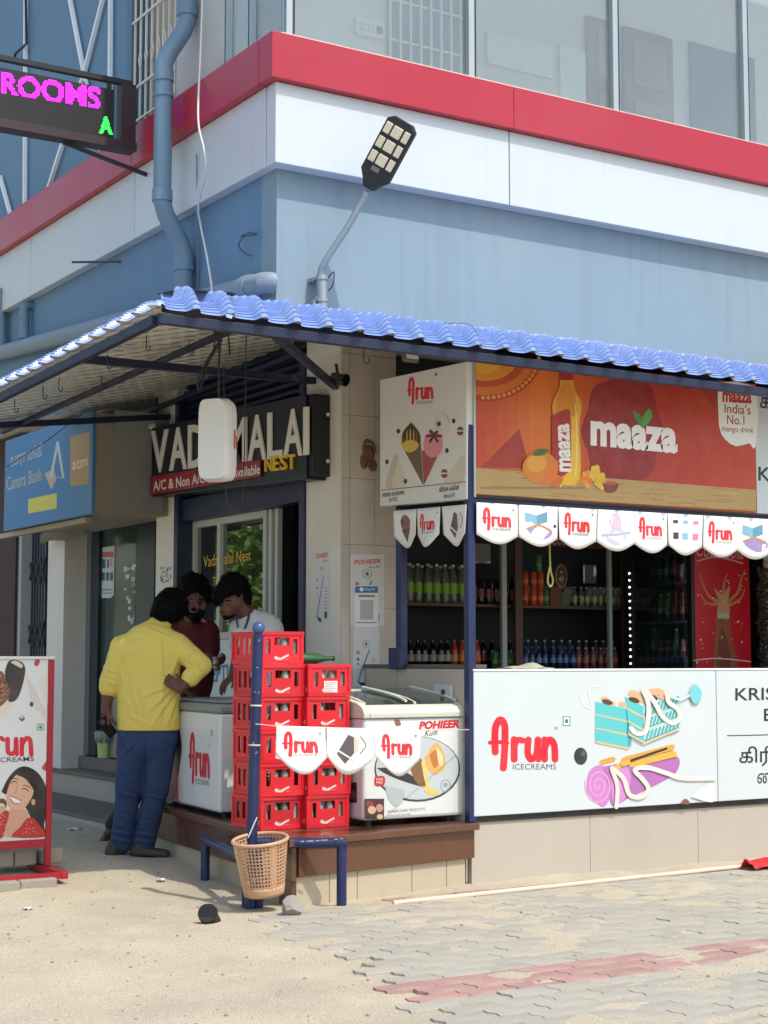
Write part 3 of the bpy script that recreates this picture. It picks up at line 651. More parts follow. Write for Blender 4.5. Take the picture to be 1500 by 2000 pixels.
# ================================================================== pipes, cable, lamp, wall fittings
pvc = M('blue_pipe', '648298', .5, var=.07, scale=3, dirt=.12)
def pipe(name, label, pts, r, cat='pipe', col=None, collars=(), par=None):
    t = thing(name, label, cat, V(pts[0]))
    mb = MB(); mb.tube(pts, r, 16); mb.build('pipe_run', col or pvc, t, auto=40)
    for c0, c1 in collars: mb = MB(); mb.tube([c0, c1], r*1.13, 16); mb.build('collar', col or pvc, t, auto=40)
    return t
yp = yX(360, XW-.1, 50); xo, xi = -.90, -.73
P_ = smoothpath([(xi, yp, 8.2), (xi, yp, 5.72)], 1)+[V((xi, yp, 5.66)), V((xi-.03, yp, 5.58)), V((xo+.03, yp, 5.40)), V((xo, yp, 5.32)), V((xo, yp, 4.36)), V((xo+.03, yp, 4.27)), V((xi-.03, yp, 4.10)), V((xi, yp, 4.02)), V((xi, yp, 3.40))]
pipe('drain_pipe', 'large vertical blue drain pipe bending around the red and white fascia', P_, .062,
     collars=(((xi, yp, 5.80), (xi, yp, 5.70)), ((xo, yp, 5.28), (xo, yp, 5.20)), ((xo, yp, 5.12), (xo, yp, 5.09)), ((xo, yp, 4.44), (xo, yp, 4.36)), ((xi, yp, 4.0), (xi, yp, 3.9))))
gp = M('grey_pipe', '7b8d9c', .55, var=.1, scale=3, dirt=.35, dirtcol='85807a')
XP = XW-.07
a, b = at(518, 552, 'X', XP), at(-60, 706, 'X', XP)
pipe('drain_pipe', 'long sloping grey drain pipe running along the shaded wall above the canopy', [a+V((.05, -.012, 0)), a+V((.02, -.010, 0)), a, a+(b-a)*.03, a+(b-a)*.5, b], .068, col=gp, collars=((a+(b-a)*.03, a+(b-a)*.045),))
c = at(48, 662, 'X', XP); d = at(48, 600, 'X', XP)
pipe('drain_pipe', 'short blue pipe elbow dropping into the sloping grey pipe', [d+V((.12, 0, .02)), d+V((.03, 0, .015)), d, d+V((0, 0, -.05)), c], .042, collars=((d+V((0, 0, -.06)), d+V((0, 0, -.10))),))
c = at(3, 690, 'X', XP); d = at(3, 566, 'X', XP)
pipe('drain_pipe', 'upright blue pipe stub at the left picture edge above the canopy', [d, c], .05, collars=((d, d+V((0, 0, -.05))),))
c0, c1 = at(140, 512, 'X', XW-.02), at(236, 511, 'X', XW-.02)
pipe('wall_rod', 'thin grey steel rod sticking out below the white fascia', [at(236, 511, 'X', XW), at(140, 512, 'X', XW-.35)], .009, 'rod', col=M('rusty_rod', '5a6068', .5, .4))
mb = MB(); mb.tube(smoothpath([at(470, 462, 'X', XW-.002), at(485, 455, 'X', XW-.03), at(502, 458, 'X', XW-.05), at(478, 462, 'X', XW-.06), at(466, 478, 'X', XW-.05), at(475, 492, 'X', XW-.03), at(490, 500, 'X', XW-.02)], 4), .004, 5)
tag(mb.build('loose_wire', M('dark_wire', '3a4650', .6)), 'short curled wire loop hanging on the shaded blue wall', 'wire')
wc = M('white_cable', 'd5d8d6', .5)
mb = MB(); pts = [(396, -20, .06), (392, 100, .10), (387, 230, .22), (398, 290, .22), (402, 330, .20), (388, 400, .12), (392, 440, .06), (402, 490, .06), (412, 548, .10), (414, 575, .16)]
mb.tube(smoothpath([at(x, y, 'X', XW-d) for x, y, d in pts], 6), .0075, 6); tag(mb.build('power_cable', wc, smooth=True), 'white cable hanging down over the fascia to the canopy', 'cable')
mb = MB(); mb.tube([at(384, 300, 'X', XW-.1), at(386, 560, 'X', XW-.012)], .005, 5); tag(mb.build('thin_cable', pvc), 'thin blue conduit running beside the white cable', 'cable')
# street lamp on the wall
lp_ = M('lamp_pole', '98a3a8', .42, .5, var=.08)
base = at(630, 600, 'Y', YW-.1); t = thing('street_lamp', 'black solar street lamp head with square LED lenses on angled grey pole', 'street lamp', base)
pt = at(628, 538, 'Y', YW-.1); pe = at(718, 372, 'Y', YW-.35)
mb = MB(); mb.tube([base+V((0, 0, -.12)), pt], .034, 12); mb.build('pole_socket', lp_, t, auto=40)
mb = MB(); mb.tube(smoothpath([base+V((0, 0, -.1)), pt+V((-.01, 0, -.02)), pt+(pe-pt)*.18+V((-.025, 0, .0)), pt+(pe-pt)*.6, pe], 5), .021, 10); mb.build('pole', lp_, t, smooth=True)
for z in (.02, -.12):
    mb = MB(); mb.tube([pt+V((0, 0, z-.03)), pt+V((0, 0, z-.05))], .042, 12); mb.build('clamp_band', lp_, t)
    mb = MB(); mb.box((pt.x-.045, pt.y+.03, pt.z+z-.055), (pt.x+.045, YW, pt.z+z-.03)); mb.build('wall_bracket', lp_, t)
mb = MB(); mb.bar(base+V((-.10, .03, -.1)), pt+V((-.01, .02, -.1)), .04, .012); mb.build('brace', lp_, t)
mb = MB(); mb.tube(smoothpath([pt+V((.03, -.03, -.02)), pt+V((.06, -.05, .02)), pt+V((.055, -.05, -.06)), pt+V((.03, -.03, -.10))], 5), .004, 5); mb.build('wire', hk, t)
blk = M('lamp_black', '1d2024', .5, var=.15); lens = M('lamp_lens', 'd9cfb2', .3, var=.15, scale=40)
h0, h1 = at(722, 362, 'Y', YW-.38), at(790, 236, 'Y', YW-.62)       # head axis: rises towards the viewer's right, tilted down to the street
ax_ = (h1-h0); Lh = ax_.length; ax_.normalize()
vw = (V(EYE)-h0).normalized(); sd = ax_.cross(vw).normalized(); nf = sd.cross(ax_).normalized()   # nf: lens side, looks down towards the yard
if nf.dot(vw) < 0: nf = -nf
sd = (sd*.93+nf*.36).normalized(); nf = ax_.cross(sd).normalized()
if nf.dot(vw) < 0: nf = -nf
hw = .105
Q = lambda u, v, d_=0: h0+ax_*(u*Lh)+sd*(v*hw)+nf*d_
outl = [(-.05, -.35), (.05, -.6), (.16, -1), (.93, -1), (1.0, -.62), (1.0, .62), (.93, 1), (.16, 1), (.05, .6), (-.05, .35)]
mb = MB(); mb.prism([Q(u, v, -.028) for u, v in outl], nf*.046); mb.build('lamp_head', blk, t, recalc=True, bevel=.008)
for i in range(3):
    for j, (c_, w_) in enumerate(((-.62, .22), (0.02, .32), (.66, .20))):
        u = .38+i*.215; mb = MB(); mb.prism([Q(u-.08, c_-w_, .0185), Q(u+.08, c_-w_, .0185), Q(u+.08, c_+w_, .0185), Q(u-.08, c_+w_, .0185)], nf*.012); mb.build('led_lens', lens, t, recalc=True, bevel=.005)
mb = MB(); mb.prism([Q(.20, -.35, .019), Q(.27, -.35, .019), Q(.27, .2, .019), Q(.20, .2, .019)], nf*.006); mb.build('sensor', M('lamp_sensor', '6f6f72', .4), t, recalc=True)
# LED moving-text board on the upper floor
YL = yX(235, -.95, 250)
t = thing('led_sign', 'black LED board with magenta ROOMS and green letter A on dark frame', 'sign', at(240, 290, 'Y', YL))
frm = M('sign_frame', '3b2f33', .55, .2, var=.15)
x0, x1 = at(-160, 100, 'Y', YL).x, at(222, 250, 'Y', YL).x
z0, z1 = zY(110, 251, YL), zY(110, 153, YL)
mb = MB(); mb.box((x0, YL, z0), (x1, YL+.09, z1)); bd = mb.build('display', M('led_black', '16171b', .6, var=.1, bump=.2, bscale=150), t)
mb = MB(); mb.bar((x0, YL+.05, z1+.085), (x1+.15, YL+.05, z1+.085), .05, .035); mb.build('frame_rail', alud, t)
mb = MB(); mb.bar((x0, YL+.04, z0-.035), (x1+.17, YL+.04, z0-.035), .13, .06); mb.build('frame_rail', frm, t)
mb = MB(); mb.box((x1+.06, YL+.0, z0-.003), (x1+.17, YL+.1, z1+.067)); mb.build('frame_post', frm, t)
mb = MB(); mb.bar((x1-.35, YL+.06, z0-.07), (XW, YL+.02, z0-.23), .025); mb.build('brace', alud, t)
mb = MB(); mb.bar((x1-.02, YL+.05, z1), (x1-.02, YL+.05, z1+.07), .03); mb.build('hanger', alud, t)
for s_, p, q, h, c in (('ROOMS', (2, 182), (196, 213), 42, 'e01fe6'), ('A', (194, 260), (220, 263), 34, '2be04a')):
    vs, fs = text2d(s_, .035); xa = min(v[0] for v in vs); xb = max(v[0] for v in vs); grid = {}
    fn = onplane('Y', YL); lm = M('led_'+s_.lower(), c, .5, emit=1.5, var=.02)
    # dots: sample the letter shapes on a pixel raster
    def inside(x, y):
        for f in fs:
            pl = [vs[i] for i in f]; c_ = False; j = len(pl)-1
            for i in range(len(pl)):
                if (pl[i][1] > y) != (pl[j][1] > y) and x < (pl[j][0]-pl[i][0])*(y-pl[i][1])/(pl[j][1]-pl[i][1])+pl[i][0]: c_ = not c_
                j = i
            if c_: return True
        return False
    rows = 12; colsn = int(rows*(xb-xa)/.72); W_, Hh = q[0]-p[0], h
    chars = len(s_); per = {}
    for i in range(colsn):
        for j in range(rows):
            ux, uy = xa+(xb-xa)*(i+.5)/colsn, .72*(j+.5)/rows
            if inside(ux, uy):
                px_ = p[0]+W_*(i+.5)/colsn; py_ = p[1]+(q[1]-p[1])*(i+.5)/colsn-Hh*(j+.5)/rows
                per.setdefault(int(i/colsn*chars), []).append(at(px_, py_, 'Y', YL-.001))
    for k_, pts_ in per.items():
        mb = MB()
        for c_ in pts_: mb.ball(c_, (.0072, .006, .0062), 6, 4)
        o = mb.build('led_letter', lm, bd); o['kind'] = 'stuff'
# ================================================================== signs on the shop front
XS = -.33
sy0, sy1 = yX(596, XS, 850), yX(297, XS, 900)
sz0, sz1 = zX(450, 951, XS), zX(450, 800, XS)
t = thing('shop_sign', 'dark blue shop sign with raised white VADAMALAI letters, yellow NEST and red strip', 'sign', (XS, (sy0+sy1)/2, sz0))
navyb = M('sign_navy', '0a1024', .35, var=.2, scale=4)
z_at = lambda px, py: zX(px, py, XS)
# the board rises slightly towards its far end
P4 = [at(597, 770, 'X', XS), at(597, 936, 'X', XS), at(296, 970, 'X', XS), at(296, 836, 'X', XS)]
mb = MB(); mb.prism(P4, (.15, 0, 0)); brd = mb.build('board', navyb, t, recalc=True, bevel=.005)
mb = MB(); mb.box((XS+.02, sy0-.055, P4[1].z+.02), (XC-.002, sy0-.003, P4[0].z-.0)); sb = mb.build('end_box', M('sign_side', '14161a', .5), t, bevel=.006)
for z in (.12, .42): 
    for q in (0, 1): mb = MB(); mb.ball((XC+.0-.02, sy0-.06, P4[1].z+z), .014, 8, 6); 
    mb.build('side_bulb', M('bulb', 'c8c8c0', .2), t)
letters = M('steel_letter', 'd9d7d0', .4, .0, var=.08)
def letter(ch, pxl, pxr, yb0, yb1, hgt, X, mat, par, depth=.010, bold=.018):
    """one raised letter between two photo columns on the plane X"""
    vs, fs = text2d(ch, bold); xa = min(v[0] for v in vs); xb = max(v[0] for v in vs); m_ = MB()
    pts = []
    for v in vs:
        u = (v[0]-xa)/(xb-xa); px_ = pxl+(pxr-pxl)*u; py_ = yb0+(yb1-yb0)*u-hgt*v[1]/.72
        pts.append(at(px_, py_, 'X', X))
    me = bpy.data.meshes.new('letter'); me.from_pydata([tuple(p) for p in pts], [], fs)
    o = link('letter', me, mat, par); bm = bmesh.new(); bm.from_mesh(me); bmesh.ops.remove_doubles(bm, verts=bm.verts, dist=1e-5)
    r_ = bmesh.ops.extrude_face_region(bm, geom=bm.faces[:]); 
    for v in [g for g in r_['geom'] if isinstance(g, bmesh.types.BMVert)]: v.co.x -= depth
    bmesh.ops.recalc_face_normals(bm, faces=bm.faces); bm.to_mesh(me); bm.free(); return o
base_y = lambda x: 922-(x-297)*.118
wid = {'V': 33, 'A': 34, 'D': 32, 'M': 40, 'L': 27, 'I': 9}
xcur = 297; gap = 2.3
for i, ch in enumerate('VADAMALAI'):
    wd = wid[ch]*(1.0+.012*i); letter(ch, xcur, xcur+wd, base_y(xcur), base_y(xcur+wd), 82+i*1.5, XS-.004, letters, brd); xcur += wd+gap
yel = M('yellow_letter', 'd8b42a', .4, var=.05)
xcur = 520
for ch, wd in zip('NEST', (14, 12, 13, 13)):
    letter(ch, xcur, xcur+wd, 921-(xcur-520)*.10, 921-(xcur+wd-520)*.10, 29, XS-.004, yel, brd, .015); xcur += wd+2
mb = MB(); mb.prism([at(512, 897, 'X', XS), at(512, 931, 'X', XS), at(297, 967, 'X', XS), at(297, 930, 'X', XS)], (-.02, 0, 0)); st = mb.build('red_strip', M('strip_red', '8c1a2a', .4), t, recalc=True, bevel=.008)
pr = Print(onplane('X', XS-.0205)); pr.text('A/C & Non A/C Rooms Available', (299, 959), (508, 925), 19, 'ddd8d0', bold=.02, up=(0, -19)); pr.build('lettering', st)['kind'] = 'stuff'
# bank sign box
XB = -.80
by0 = yX(180, XB, 900); by1 = yX(10, XB, 900)
t = thing('bank_sign', 'faded blue bank and atm sign box projecting above the lobby door', 'sign', (XB, by0, 2.4))
zt_, zb_ = zX(180, 806, XB), zX(180, 1000, XB)
boxm = M('sign_box', '948b80', .7, var=.1, dirt=.3)
mb = MB(); mb.box((XB+.03, by0, zb_), (XC+.1, by1, zt_)); mb.build('box', boxm, t)
mb = MB(); mb.box((XB, by0-.004, zb_-.01), (XB+.028, by1, zt_+.01)); fc = mb.build('face', M('faded_blue', '3f78a8', .5, var=.08, scale=2, dirt=.2, dirtcol='6f90a8'), t)
mb = MB(); mb.box((xY(222, by0, 900), by0-.02, zb_+.02), (XC-.05, by0-.002, zt_+.03)); mb.build('end_panel', M('grey_sheet', '8a8a8a', .6), t)
pr = Print(onplane('X', XB-.0005)); tan_ = 'b3a489'; pale = 'b9c4c8'
pr.text('கனரா வங்கி', (20, 912), (82, 890), 22, 'a9bccb', bold=.01); pr.text('Canara Bank', (13, 958), (82, 938), 26, 'b3ac96', bold=.005)
pr.poly([(87, 925), (106, 915), (110, 938), (100, 956)], tan_); pr.stroke([(113, 864), (100, 930), (124, 934), (113, 866)], 5, pale, False)
pr.curve([(139, 852), (172, 845), (175, 850), (173, 940), (169, 946), (141, 949), (137, 944), (137, 858)], 'a8875c', 3); pr.text('atm', (141, 918), (171, 910), 22, 'd5cfbf', bold=.01)
pr.poly([(55, 975), (111, 963), (111, 993), (55, 1003)], 'c9c54e'); pr.build('print', fc)
mb = MB(); mb.tube([at(12, 912, 'X', XB-.02), at(90, 862, 'X', XB-.05), at(165, 805, 'X', XB-.02)], .004, 5); mb.build('hanging_wire', hk, t)
mb = MB(); mb.bar((XB+.1, by0+.3, zb_-.03), (XB+.1, by0+2.3, zb_-.03), .05, .04); mb.build('tube_light', M('cream_tube', 'a29a86', .5), t)
bp = at(140, 1040, 'X', XA-.15)
mb = MB(); mb.grid([[V((XA-.12-.10*math.sin(j/4*2.2), yX(186, XA-.1)+(yX(98, XA-.1)-yX(186, XA-.1))*i/6, zX(140, 1018, XA-.1)-.17*j/4+.012*math.sin(i*1.7))) for j in range(5)] for i in range(7)])
tag(mb.build('torn_sheet', M('brown_sheet', '6d6456', .8, var=.15), solid=.004), 'curling brown sheet hanging loose under the bank sign', 'sheet')
# cameras and flood light
def cctv(label, p, d, r=.035, ln=.13, col='d6d3ca'):
    t = thing('security_camera', label, 'security camera', p); d = V(d).normalized(); p = V(p)
    mb = MB(); mb.tube([p, p+d*ln], r, 12); mb.build('camera_body', M('cam_'+col, col, .4), t, auto=40)
    mb = MB(); mb.tube([p+d*(ln-.002), p+d*(ln+.012)], r*1.12, 12); mb.build('lens_ring', M('cam_lens', '101214', .15), t, auto=40)
    mb = MB(); mb.tube([p+d*ln*.4+V((0, 0, r)), p+d*ln*.4+V((0, .02, r+.06))], .010, 8); mb.build('mount', alud, t); return t
cctv('dark dome-like security camera at the end of the tie bar by the column', at(650, 738, 'Y', 1.1), (.5, -.9, -.25), .036, .09, '3a3936')
cctv('pale tube security camera below the canopy beside the bank sign', at(305, 832, 'X', XC-.12), (-.55, .4, -.1), .03, .16, 'b9b6ae')
p = at(800, 692, 'Y', .15); t = thing('flood_light', 'small grey flood light under the eave above the Arun side sign', 'flood light', p)
mb = MB(); mb.prism([p+V((-.05, -.03, -.04)), p+V((.05, -.03, -.04)), p+V((.05, .0, .04)), p+V((-.05, .0, .04))], (0, .03, -.01)); mb.build('housing', M('flood_grey', '6c6c68', .4, .4), t, recalc=True, bevel=.004)
mb = MB(); mb.prism([p+V((-.04, -.032, -.032)), p+V((.04, -.032, -.032)), p+V((.04, -.005, .03)), p+V((-.04, -.005, .03))], (0, -.003, .001)); mb.build('flood_lens', M('flood_lens', 'd8d6cc', .2), t, recalc=True)
mb = MB(); mb.tube([p+V((0, .015, .03)), p+V((0, .03, .12))], .008, 6); mb.build('mount', alud, t)
# hanging plastic light box
cx = at(425, 860, 'Y', .3); t = thing('hanging_light_box', 'white oval plastic light box hanging on cords from the canopy', 'light box', (cx.x, cx.y, 2.22))
hh, rw, th = .225, .100, .15
vw2 = V((_f[0], _f[1], 0)); sdv = V((_r[0], _r[1], 0)); ax2 = (sdv*.36+vw2*.93).normalized(); wv = V((ax2.y, -ax2.x, 0))
prof2 = []
for k in range(40):
    a_ = 2*math.pi*k/40; ca, sa = math.cos(a_), math.sin(a_); e = .34
    prof2.append((math.copysign(abs(ca)**e, ca)*rw, math.copysign(abs(sa)**e, sa)*hh))
mb = MB(); pl_ = M('milky_plastic', 'd6d5d0', .35, var=.05, scale=12, bump=.1, bscale=30)
c0_ = V((cx.x, cx.y, cx.z))
rings = []
for d_, s_ in ((-th/2, .88), (-th/2+.02, .98), (-th/2+.05, 1), (th/2-.05, 1), (th/2-.02, .98), (th/2, .88)):
    rings.append([c0_+wv*(u*s_*.9)*1.0+V((0, 0, z*(.97 if s_ < 1 else 1)))+ax2*d_ for u, z in prof2])
n40 = 40; mb.add([q for g in rings for q in g], [(i*n40+k, i*n40+(k+1) % n40, (i+1)*n40+(k+1) % n40, (i+1)*n40+k) for i in range(5) for k in range(n40)]+[tuple(range(n40))[::-1], tuple(range(5*n40, 6*n40))])
mb.build('box_shell', pl_, t, recalc=True, auto=50)
mb = MB(); mb.tube([c0_+wv*(u*.90)+V((0, 0, z*.995)) for u, z in prof2], .006, 6, closed=True); mb.build('seam', M('seam_plastic', 'c4c2bb', .4), t, smooth=True)
pr = Print(lambda x, y, k: c0_+wv*(rw*.93+.0008*k)*0+ax2*(x)+V((0, 0, y))+wv*(rw*.905+.001*k)); 
pr.stroke([(.025, -.04), (.025, .05)], .018, 'c0483c'); pr.stroke([(.05, -.04), (.05, .02)], .014, 'c0483c'); pr.build('print', t)['kind'] = 'stuff'
cd = M('black_cord', '2c2620', .7)
mb = MB(); top = c0_+V((0, 0, hh)); mb.tube(smoothpath([top, top+V((.005, 0, .25)), top+V((-.01, 0, .42)), V((top.x-.03, top.y, ZE-.03))], 5), .006, 6); mb.build('cord', cd, t)
mb = MB(); mb.tube(smoothpath([top+V((.008, 0, .0)), top+V((.004, 0, .22)), top+V((.045, 0, .46)), V((top.x+.07, top.y, ZE-.02))], 5), .005, 6); mb.build('cord', cd, t)
mb = MB(); mb.tube(smoothpath([top+V((0, 0, .30)), top+V((-.06, 0, .20)), top+V((-.11, 0, .05)), top+V((-.12, 0, .10)), top+V((-.06, 0, .22)), top+V((.01, 0, .33))], 6), .007, 6); mb.build('cord', cd, t)
mb = MB(); mb.tube(smoothpath([top+V((.03, 0, .2)), top+V((.05, 0, -.30)), top+V((.06, .0, -.55)), top+V((.12, 0, -.6)), top+V((.16, 0, -.45)), top+V((.17, 0, .5))], 6), .003, 5); mb.build('thin_wire', cd, t)
# ================================================================== kiosk
bluep = M('post_blue', '16234e', .42, var=.15, scale=12, dirt=.12, dirtcol='55638c')
ktile = M('kiosk_tile', 'b1a99c', .5, var=.06, scale=3, dirt=.2, dirtcol='958b7b')
K = thing('drinks_kiosk', 'drinks kiosk with tiled counter wall, blue posts and dark interior', 'kiosk', (0, 0, 0))
for i in range(4):
    x0 = 0.004+i*.86; mb = MB(); mb.box((x0+.0015, 0.0, -.05), (x0+.8585, .012, .335)); mb.build('tile', ktile, K)
mb = MB(); mb.box((.004, .0125, -.05), (3.44, .14, 1.16)); mb.build('counter_wall', ktile, K)
mb = MB(); mb.box((.03, .02, 1.161), (3.44, .42, 1.185)); mb.build('counter_top', M('counter_stone', '55504b', .35), K, bevel=.004)
mb = MB(); mb.box((-.002, -.012, .337), (3.44, -.001, .375)); mb.build('base_rail', M('rail_black', '181a1e', .5, var=.3, dirt=.15), K)
mb = MB(); mb.box((-.026, -.026, .342), (.024, .024, 3.0)); mb.build('post', bluep, K, bevel=.004)
mb = MB(); mb.box((.026, -.02, 2.15), (3.44, .03, 2.20)); mb.build('beam', navy, K)
yp2 = yX(783, -.0, 1150)
mb = MB(); mb.box((-.02, yp2-.03, 1.21), (.03, yp2+.03, 2.18)); mb.build('post', bluep, K, bevel=.004)
a = at(773, 1286, 'X', -.03); mb = MB(); mb.box((-.06, a.y-.09, a.z-.065), (-.0205, a.y+.04, a.z+.065)); mb.build('meter_box', bluep, K, bevel=.006)
zsw = zX(850, 1306, 0)
for i in range(3):
    y0 = .03+i*.365
    for j in range(3): mb = MB(); mb.box((-.012, y0+.0015, j*zsw/3+.0015), (0.0, y0+.3635, (j+1)*zsw/3-.0015)); mb.build('tile', ktile, K)
mb = MB(); mb.box((.0005, .145, 0), (.1, 1.145, zsw)); mb.build('side_wall', ktile, K)
mb = MB(); mb.box((-.015, .03, zsw+.001), (.14, 1.145, zsw+.025)); mb.build('side_ledge', M('counter_stone', '55504b', .35), K, bevel=.003)
swp = at(868, 1352, 'X', -.013); mb = MB(); mb.box((-.03, swp.y-.09, swp.z-.045), (-.0125, swp.y+.09, swp.z+.045)); sw = mb.build('socket_plate', M('socket_white', 'bfc3c0', .4), K, bevel=.004)
mb = MB(); mb.box((-.04, swp.y-.03, swp.z-.012), (-.0305, swp.y-.005, swp.z+.015)); mb.build('switch', M('switch_dark', '3a3a3c', .4), sw)
YS = 1.78                                                              # front of the back shelves
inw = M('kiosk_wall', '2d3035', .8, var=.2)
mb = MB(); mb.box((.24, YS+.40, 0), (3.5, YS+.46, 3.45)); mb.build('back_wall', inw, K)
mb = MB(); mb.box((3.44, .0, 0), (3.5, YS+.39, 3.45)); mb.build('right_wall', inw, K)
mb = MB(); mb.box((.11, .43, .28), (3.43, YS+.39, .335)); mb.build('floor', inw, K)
brw = M('shelf_wood', '5a3a34', .5, var=.15, scale=5)
zs1, zs0 = zY(1000, 1181, YS), zY(1000, 1306, YS)
xL, xR = xY(778, YS), xY(1232, YS)
for z in (zs0, zs1):
    mb = MB(); mb.box((xL, YS, z-.022), (xR, YS+.39, z)); mb.build('shelf', brw, K, bevel=.002)
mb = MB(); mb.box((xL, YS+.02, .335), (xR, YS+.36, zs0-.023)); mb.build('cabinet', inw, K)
def post_at(px0, px1, mat, y=YS-.02):
    mb = MB(); mb.box((xY(px0, y), y-.03, zs0+.001), (xY(px1, y), y-.002, 2.9)); mb.build('shelf_post', mat, K)
post_at(1003, 1017, brw); post_at(977, 986, upvc); post_at(1186, 1192, upvc); post_at(1214, 1230, brw)
mb = MB(); mb.box((xY(933, YS+.2), YS+.3, zY(950, 1100, YS+.3)), (xY(975, YS+.2), YS+.31, zY(950, 1062, YS+.3))); mb.build('notice_card', M('grey_card', '8b8b86', .7), K)
mb = MB(); mb.box((xY(1158, YS+.2), YS+.3, zY(1170, 1140, YS+.3)), (xY(1183, YS+.2), YS+.31, zY(1170, 1104, YS+.3))); mb.build('notice_card', M('grey_card', '8b8b86', .7), K)
mb = MB(); mb.box((xY(1040, YS-.1), YS-.12, zY(1100, 1068, YS-.1)), (xY(1352, YS-.1), YS-.08, zY(1100, 1020, YS-.1))); hd = mb.build('cooler_header', M('coke_dark_red', '6f1a20', .5), K)
pr = Print(onplane('Y', YS-.121)); pr.text('Coca-Cola', (1078, 1064), (1150, 1066), 22, 'b98e8c', shear=.25); pr.build('lettering', hd)
# ---------------------------------------------------------------- bottles and cans
PETC = glassM('pet_clear', 'a9b8a9', .28, 'a8b5a6', .03); COLA = M('cola_dark', '120c0b', .12, coat=.3)
def bottle_src(kind, body, capc, labc, h, r):
    name = 'can' if kind == 'can' else 'bottle'
    t = bpy.data.objects.new(name if kind == 'can' else 'soda_bottle', None); COL.objects.link(t)
    if kind == 'can':
        mb = MB(); mb.lathe([(r*.8, 0), (r, h*.06), (r, h*.9), (r*.84, h*.98), (r*.84, h)], 12); mb.build('can_body', body, t, world=False, auto=40)
        mb = MB(); mb.lathe([(r*.8, h*1.001), (r*.8, h*1.006)], 12); mb.build('can_lid', alu, t, world=False)
        mb = MB(); mb.lathe([(r*1.004, h*.3), (r*1.004, h*.55)], 12); mb.build('label', labc, t, world=False, auto=40)
    else:
        mb = MB(); mb.lathe([(r*.82, 0), (r, h*.05), (r*.96, h*.3), (r, h*.52), (r*.97, h*.62), (r*.62, h*.78), (r*.36, h*.88), (r*.34, h*.94)], 12); mb.build('bottle_body', body, t, world=False, auto=50)
        mb = MB(); mb.lathe([(r*.42, h*.935), (r*.42, h*.995), (r*.38, h)], 10); mb.build('cap', capc, t, world=False)
        mb = MB(); mb.lathe([(r*1.02, h*.26), (r*1.02, h*.50)], 12); mb.build('label', labc, t, world=False, auto=40)
    return t
def mm(n, c, r=.4): return M('b_'+n, c, r, var=.08, rnd=.1)
def row(src, xs_, y, z, label, group, cat, first=True):
    """the source is the first of the row, the rest are copies"""
    for i, x in enumerate(xs_):
        o = src if (first and i == 0) else copy_tree(src)
        o.location = (x, y+random.uniform(-.01, .01), z); o.rotation_euler = (0, 0, random.random()*6); tag(o, label+(', '+ORD[i] if len(xs_) > 1 else ''), cat, group)
xr_ = lambda a, b, n_, y: [xY(a+(b-a)*i/(n_-1), y) for i in range(n_)]
yb1, yb2 = YS+.05, YS+.15
s_ = bottle_src('b', PETC, mm('capw', 'c9cdc8'), mm('lime', '7fb52c'), .275, .033)
row(s_, xr_(800, 904, 7, yb1), yb1, zs1, 'clear bottle with green label on the upper left shelf', 'green-label bottles on the upper left shelf', 'bottle')
s_ = bottle_src('b', COLA, mm('capd', '2a2022'), mm('labr', '7c3a36'), .20, .027)
row(s_, xr_(940, 1000, 5, yb1), yb1, zs1, 'dark cola bottle on the upper shelf behind the blue corner post', 'dark bottles on the upper shelf', 'bottle')
s_ = bottle_src('can', mm('orange', 'c0491f'), 0, mm('orl', 'd8763a'), .12, .027)
row(s_, xr_(1026, 1056, 3, yb1), yb1, zs1, 'orange can in the lower layer of stacked cans', 'lower layer of orange cans', 'can')
row(s_, xr_(1026, 1056, 3, yb1), yb1, zs1+.122, 'orange can in the upper layer of stacked cans', 'upper layer of orange cans', 'can', False)
s_ = bottle_src('can', mm('green', '3c7a3a'), 0, mm('grl', '6aa05c'), .12, .027)
row(s_, [xY(1054, yb1)], yb1, zs1+.246, 'green can on top of the stacked orange cans', 'green cans', 'can')
row(s_, [xY(1068, yb1)], yb1, zs1, 'green can standing right of the stacked orange cans', 'green cans', 'can', False)
row(s_, xr_(966, 996, 3, yb1), yb1, zs0, 'green can on the lower shelf beside the wooden divider', 'green cans on the lower shelf', 'can', False)
s_ = bottle_src('b', PETC, mm('capg', 'b9c4b0'), mm('pgr', '8fae76'), .145, .021)
row(s_, xr_(1124, 1210, 8, yb1), yb1, zs1, 'small pale green bottle on the upper shelf beside the cooler', 'small pale bottles on the upper shelf', 'bottle')
s_ = bottle_src('b', COLA, mm('capb', '1d2f63'), mm('labw', '9c9794'), .205, .028)
row(s_, xr_(800, 874, 6, yb1), yb1, zs0, 'dark bottle with white label on the lower left shelf', 'dark bottles on the lower left shelf', 'bottle')
s_ = bottle_src('b', mm('orl2', 'a83c22', .2), mm('capo', 'b34c2c'), mm('labo', 'c9873c'), .205, .028)
row(s_, xr_(886, 932, 4, yb1), yb1, zs0, 'orange drink bottle on the lower left shelf', 'orange bottles on the lower left shelf', 'bottle')
s_ = bottle_src('b', mm('bluew', '25304f', .2), mm('capb2', '3a62a8'), mm('labb', '5f83b8'), .16, .023)
row(s_, xr_(1026, 1118, 8, yb1), yb1, zs0, 'dark blue bottle on the lower shelf right of the divider', 'dark blue bottles on the lower shelf', 'bottle')
s_ = bottle_src('b', mm('pinkb', '8a4a4a', .2), mm('capp', 'c9bfae'), mm('labp', 'b06a52'), .155, .022)
row(s_, xr_(1130, 1200, 6, yb1), yb1, zs0, 'reddish drink bottle on the lower shelf left of the cooler', 'reddish bottles on the lower shelf', 'bottle')
def back_row(a, b, n_, z, src_args, label, group, cat='bottle'):
    row(bottle_src(*src_args), xr_(a, b, n_, yb2), yb2, z, label, group, cat)
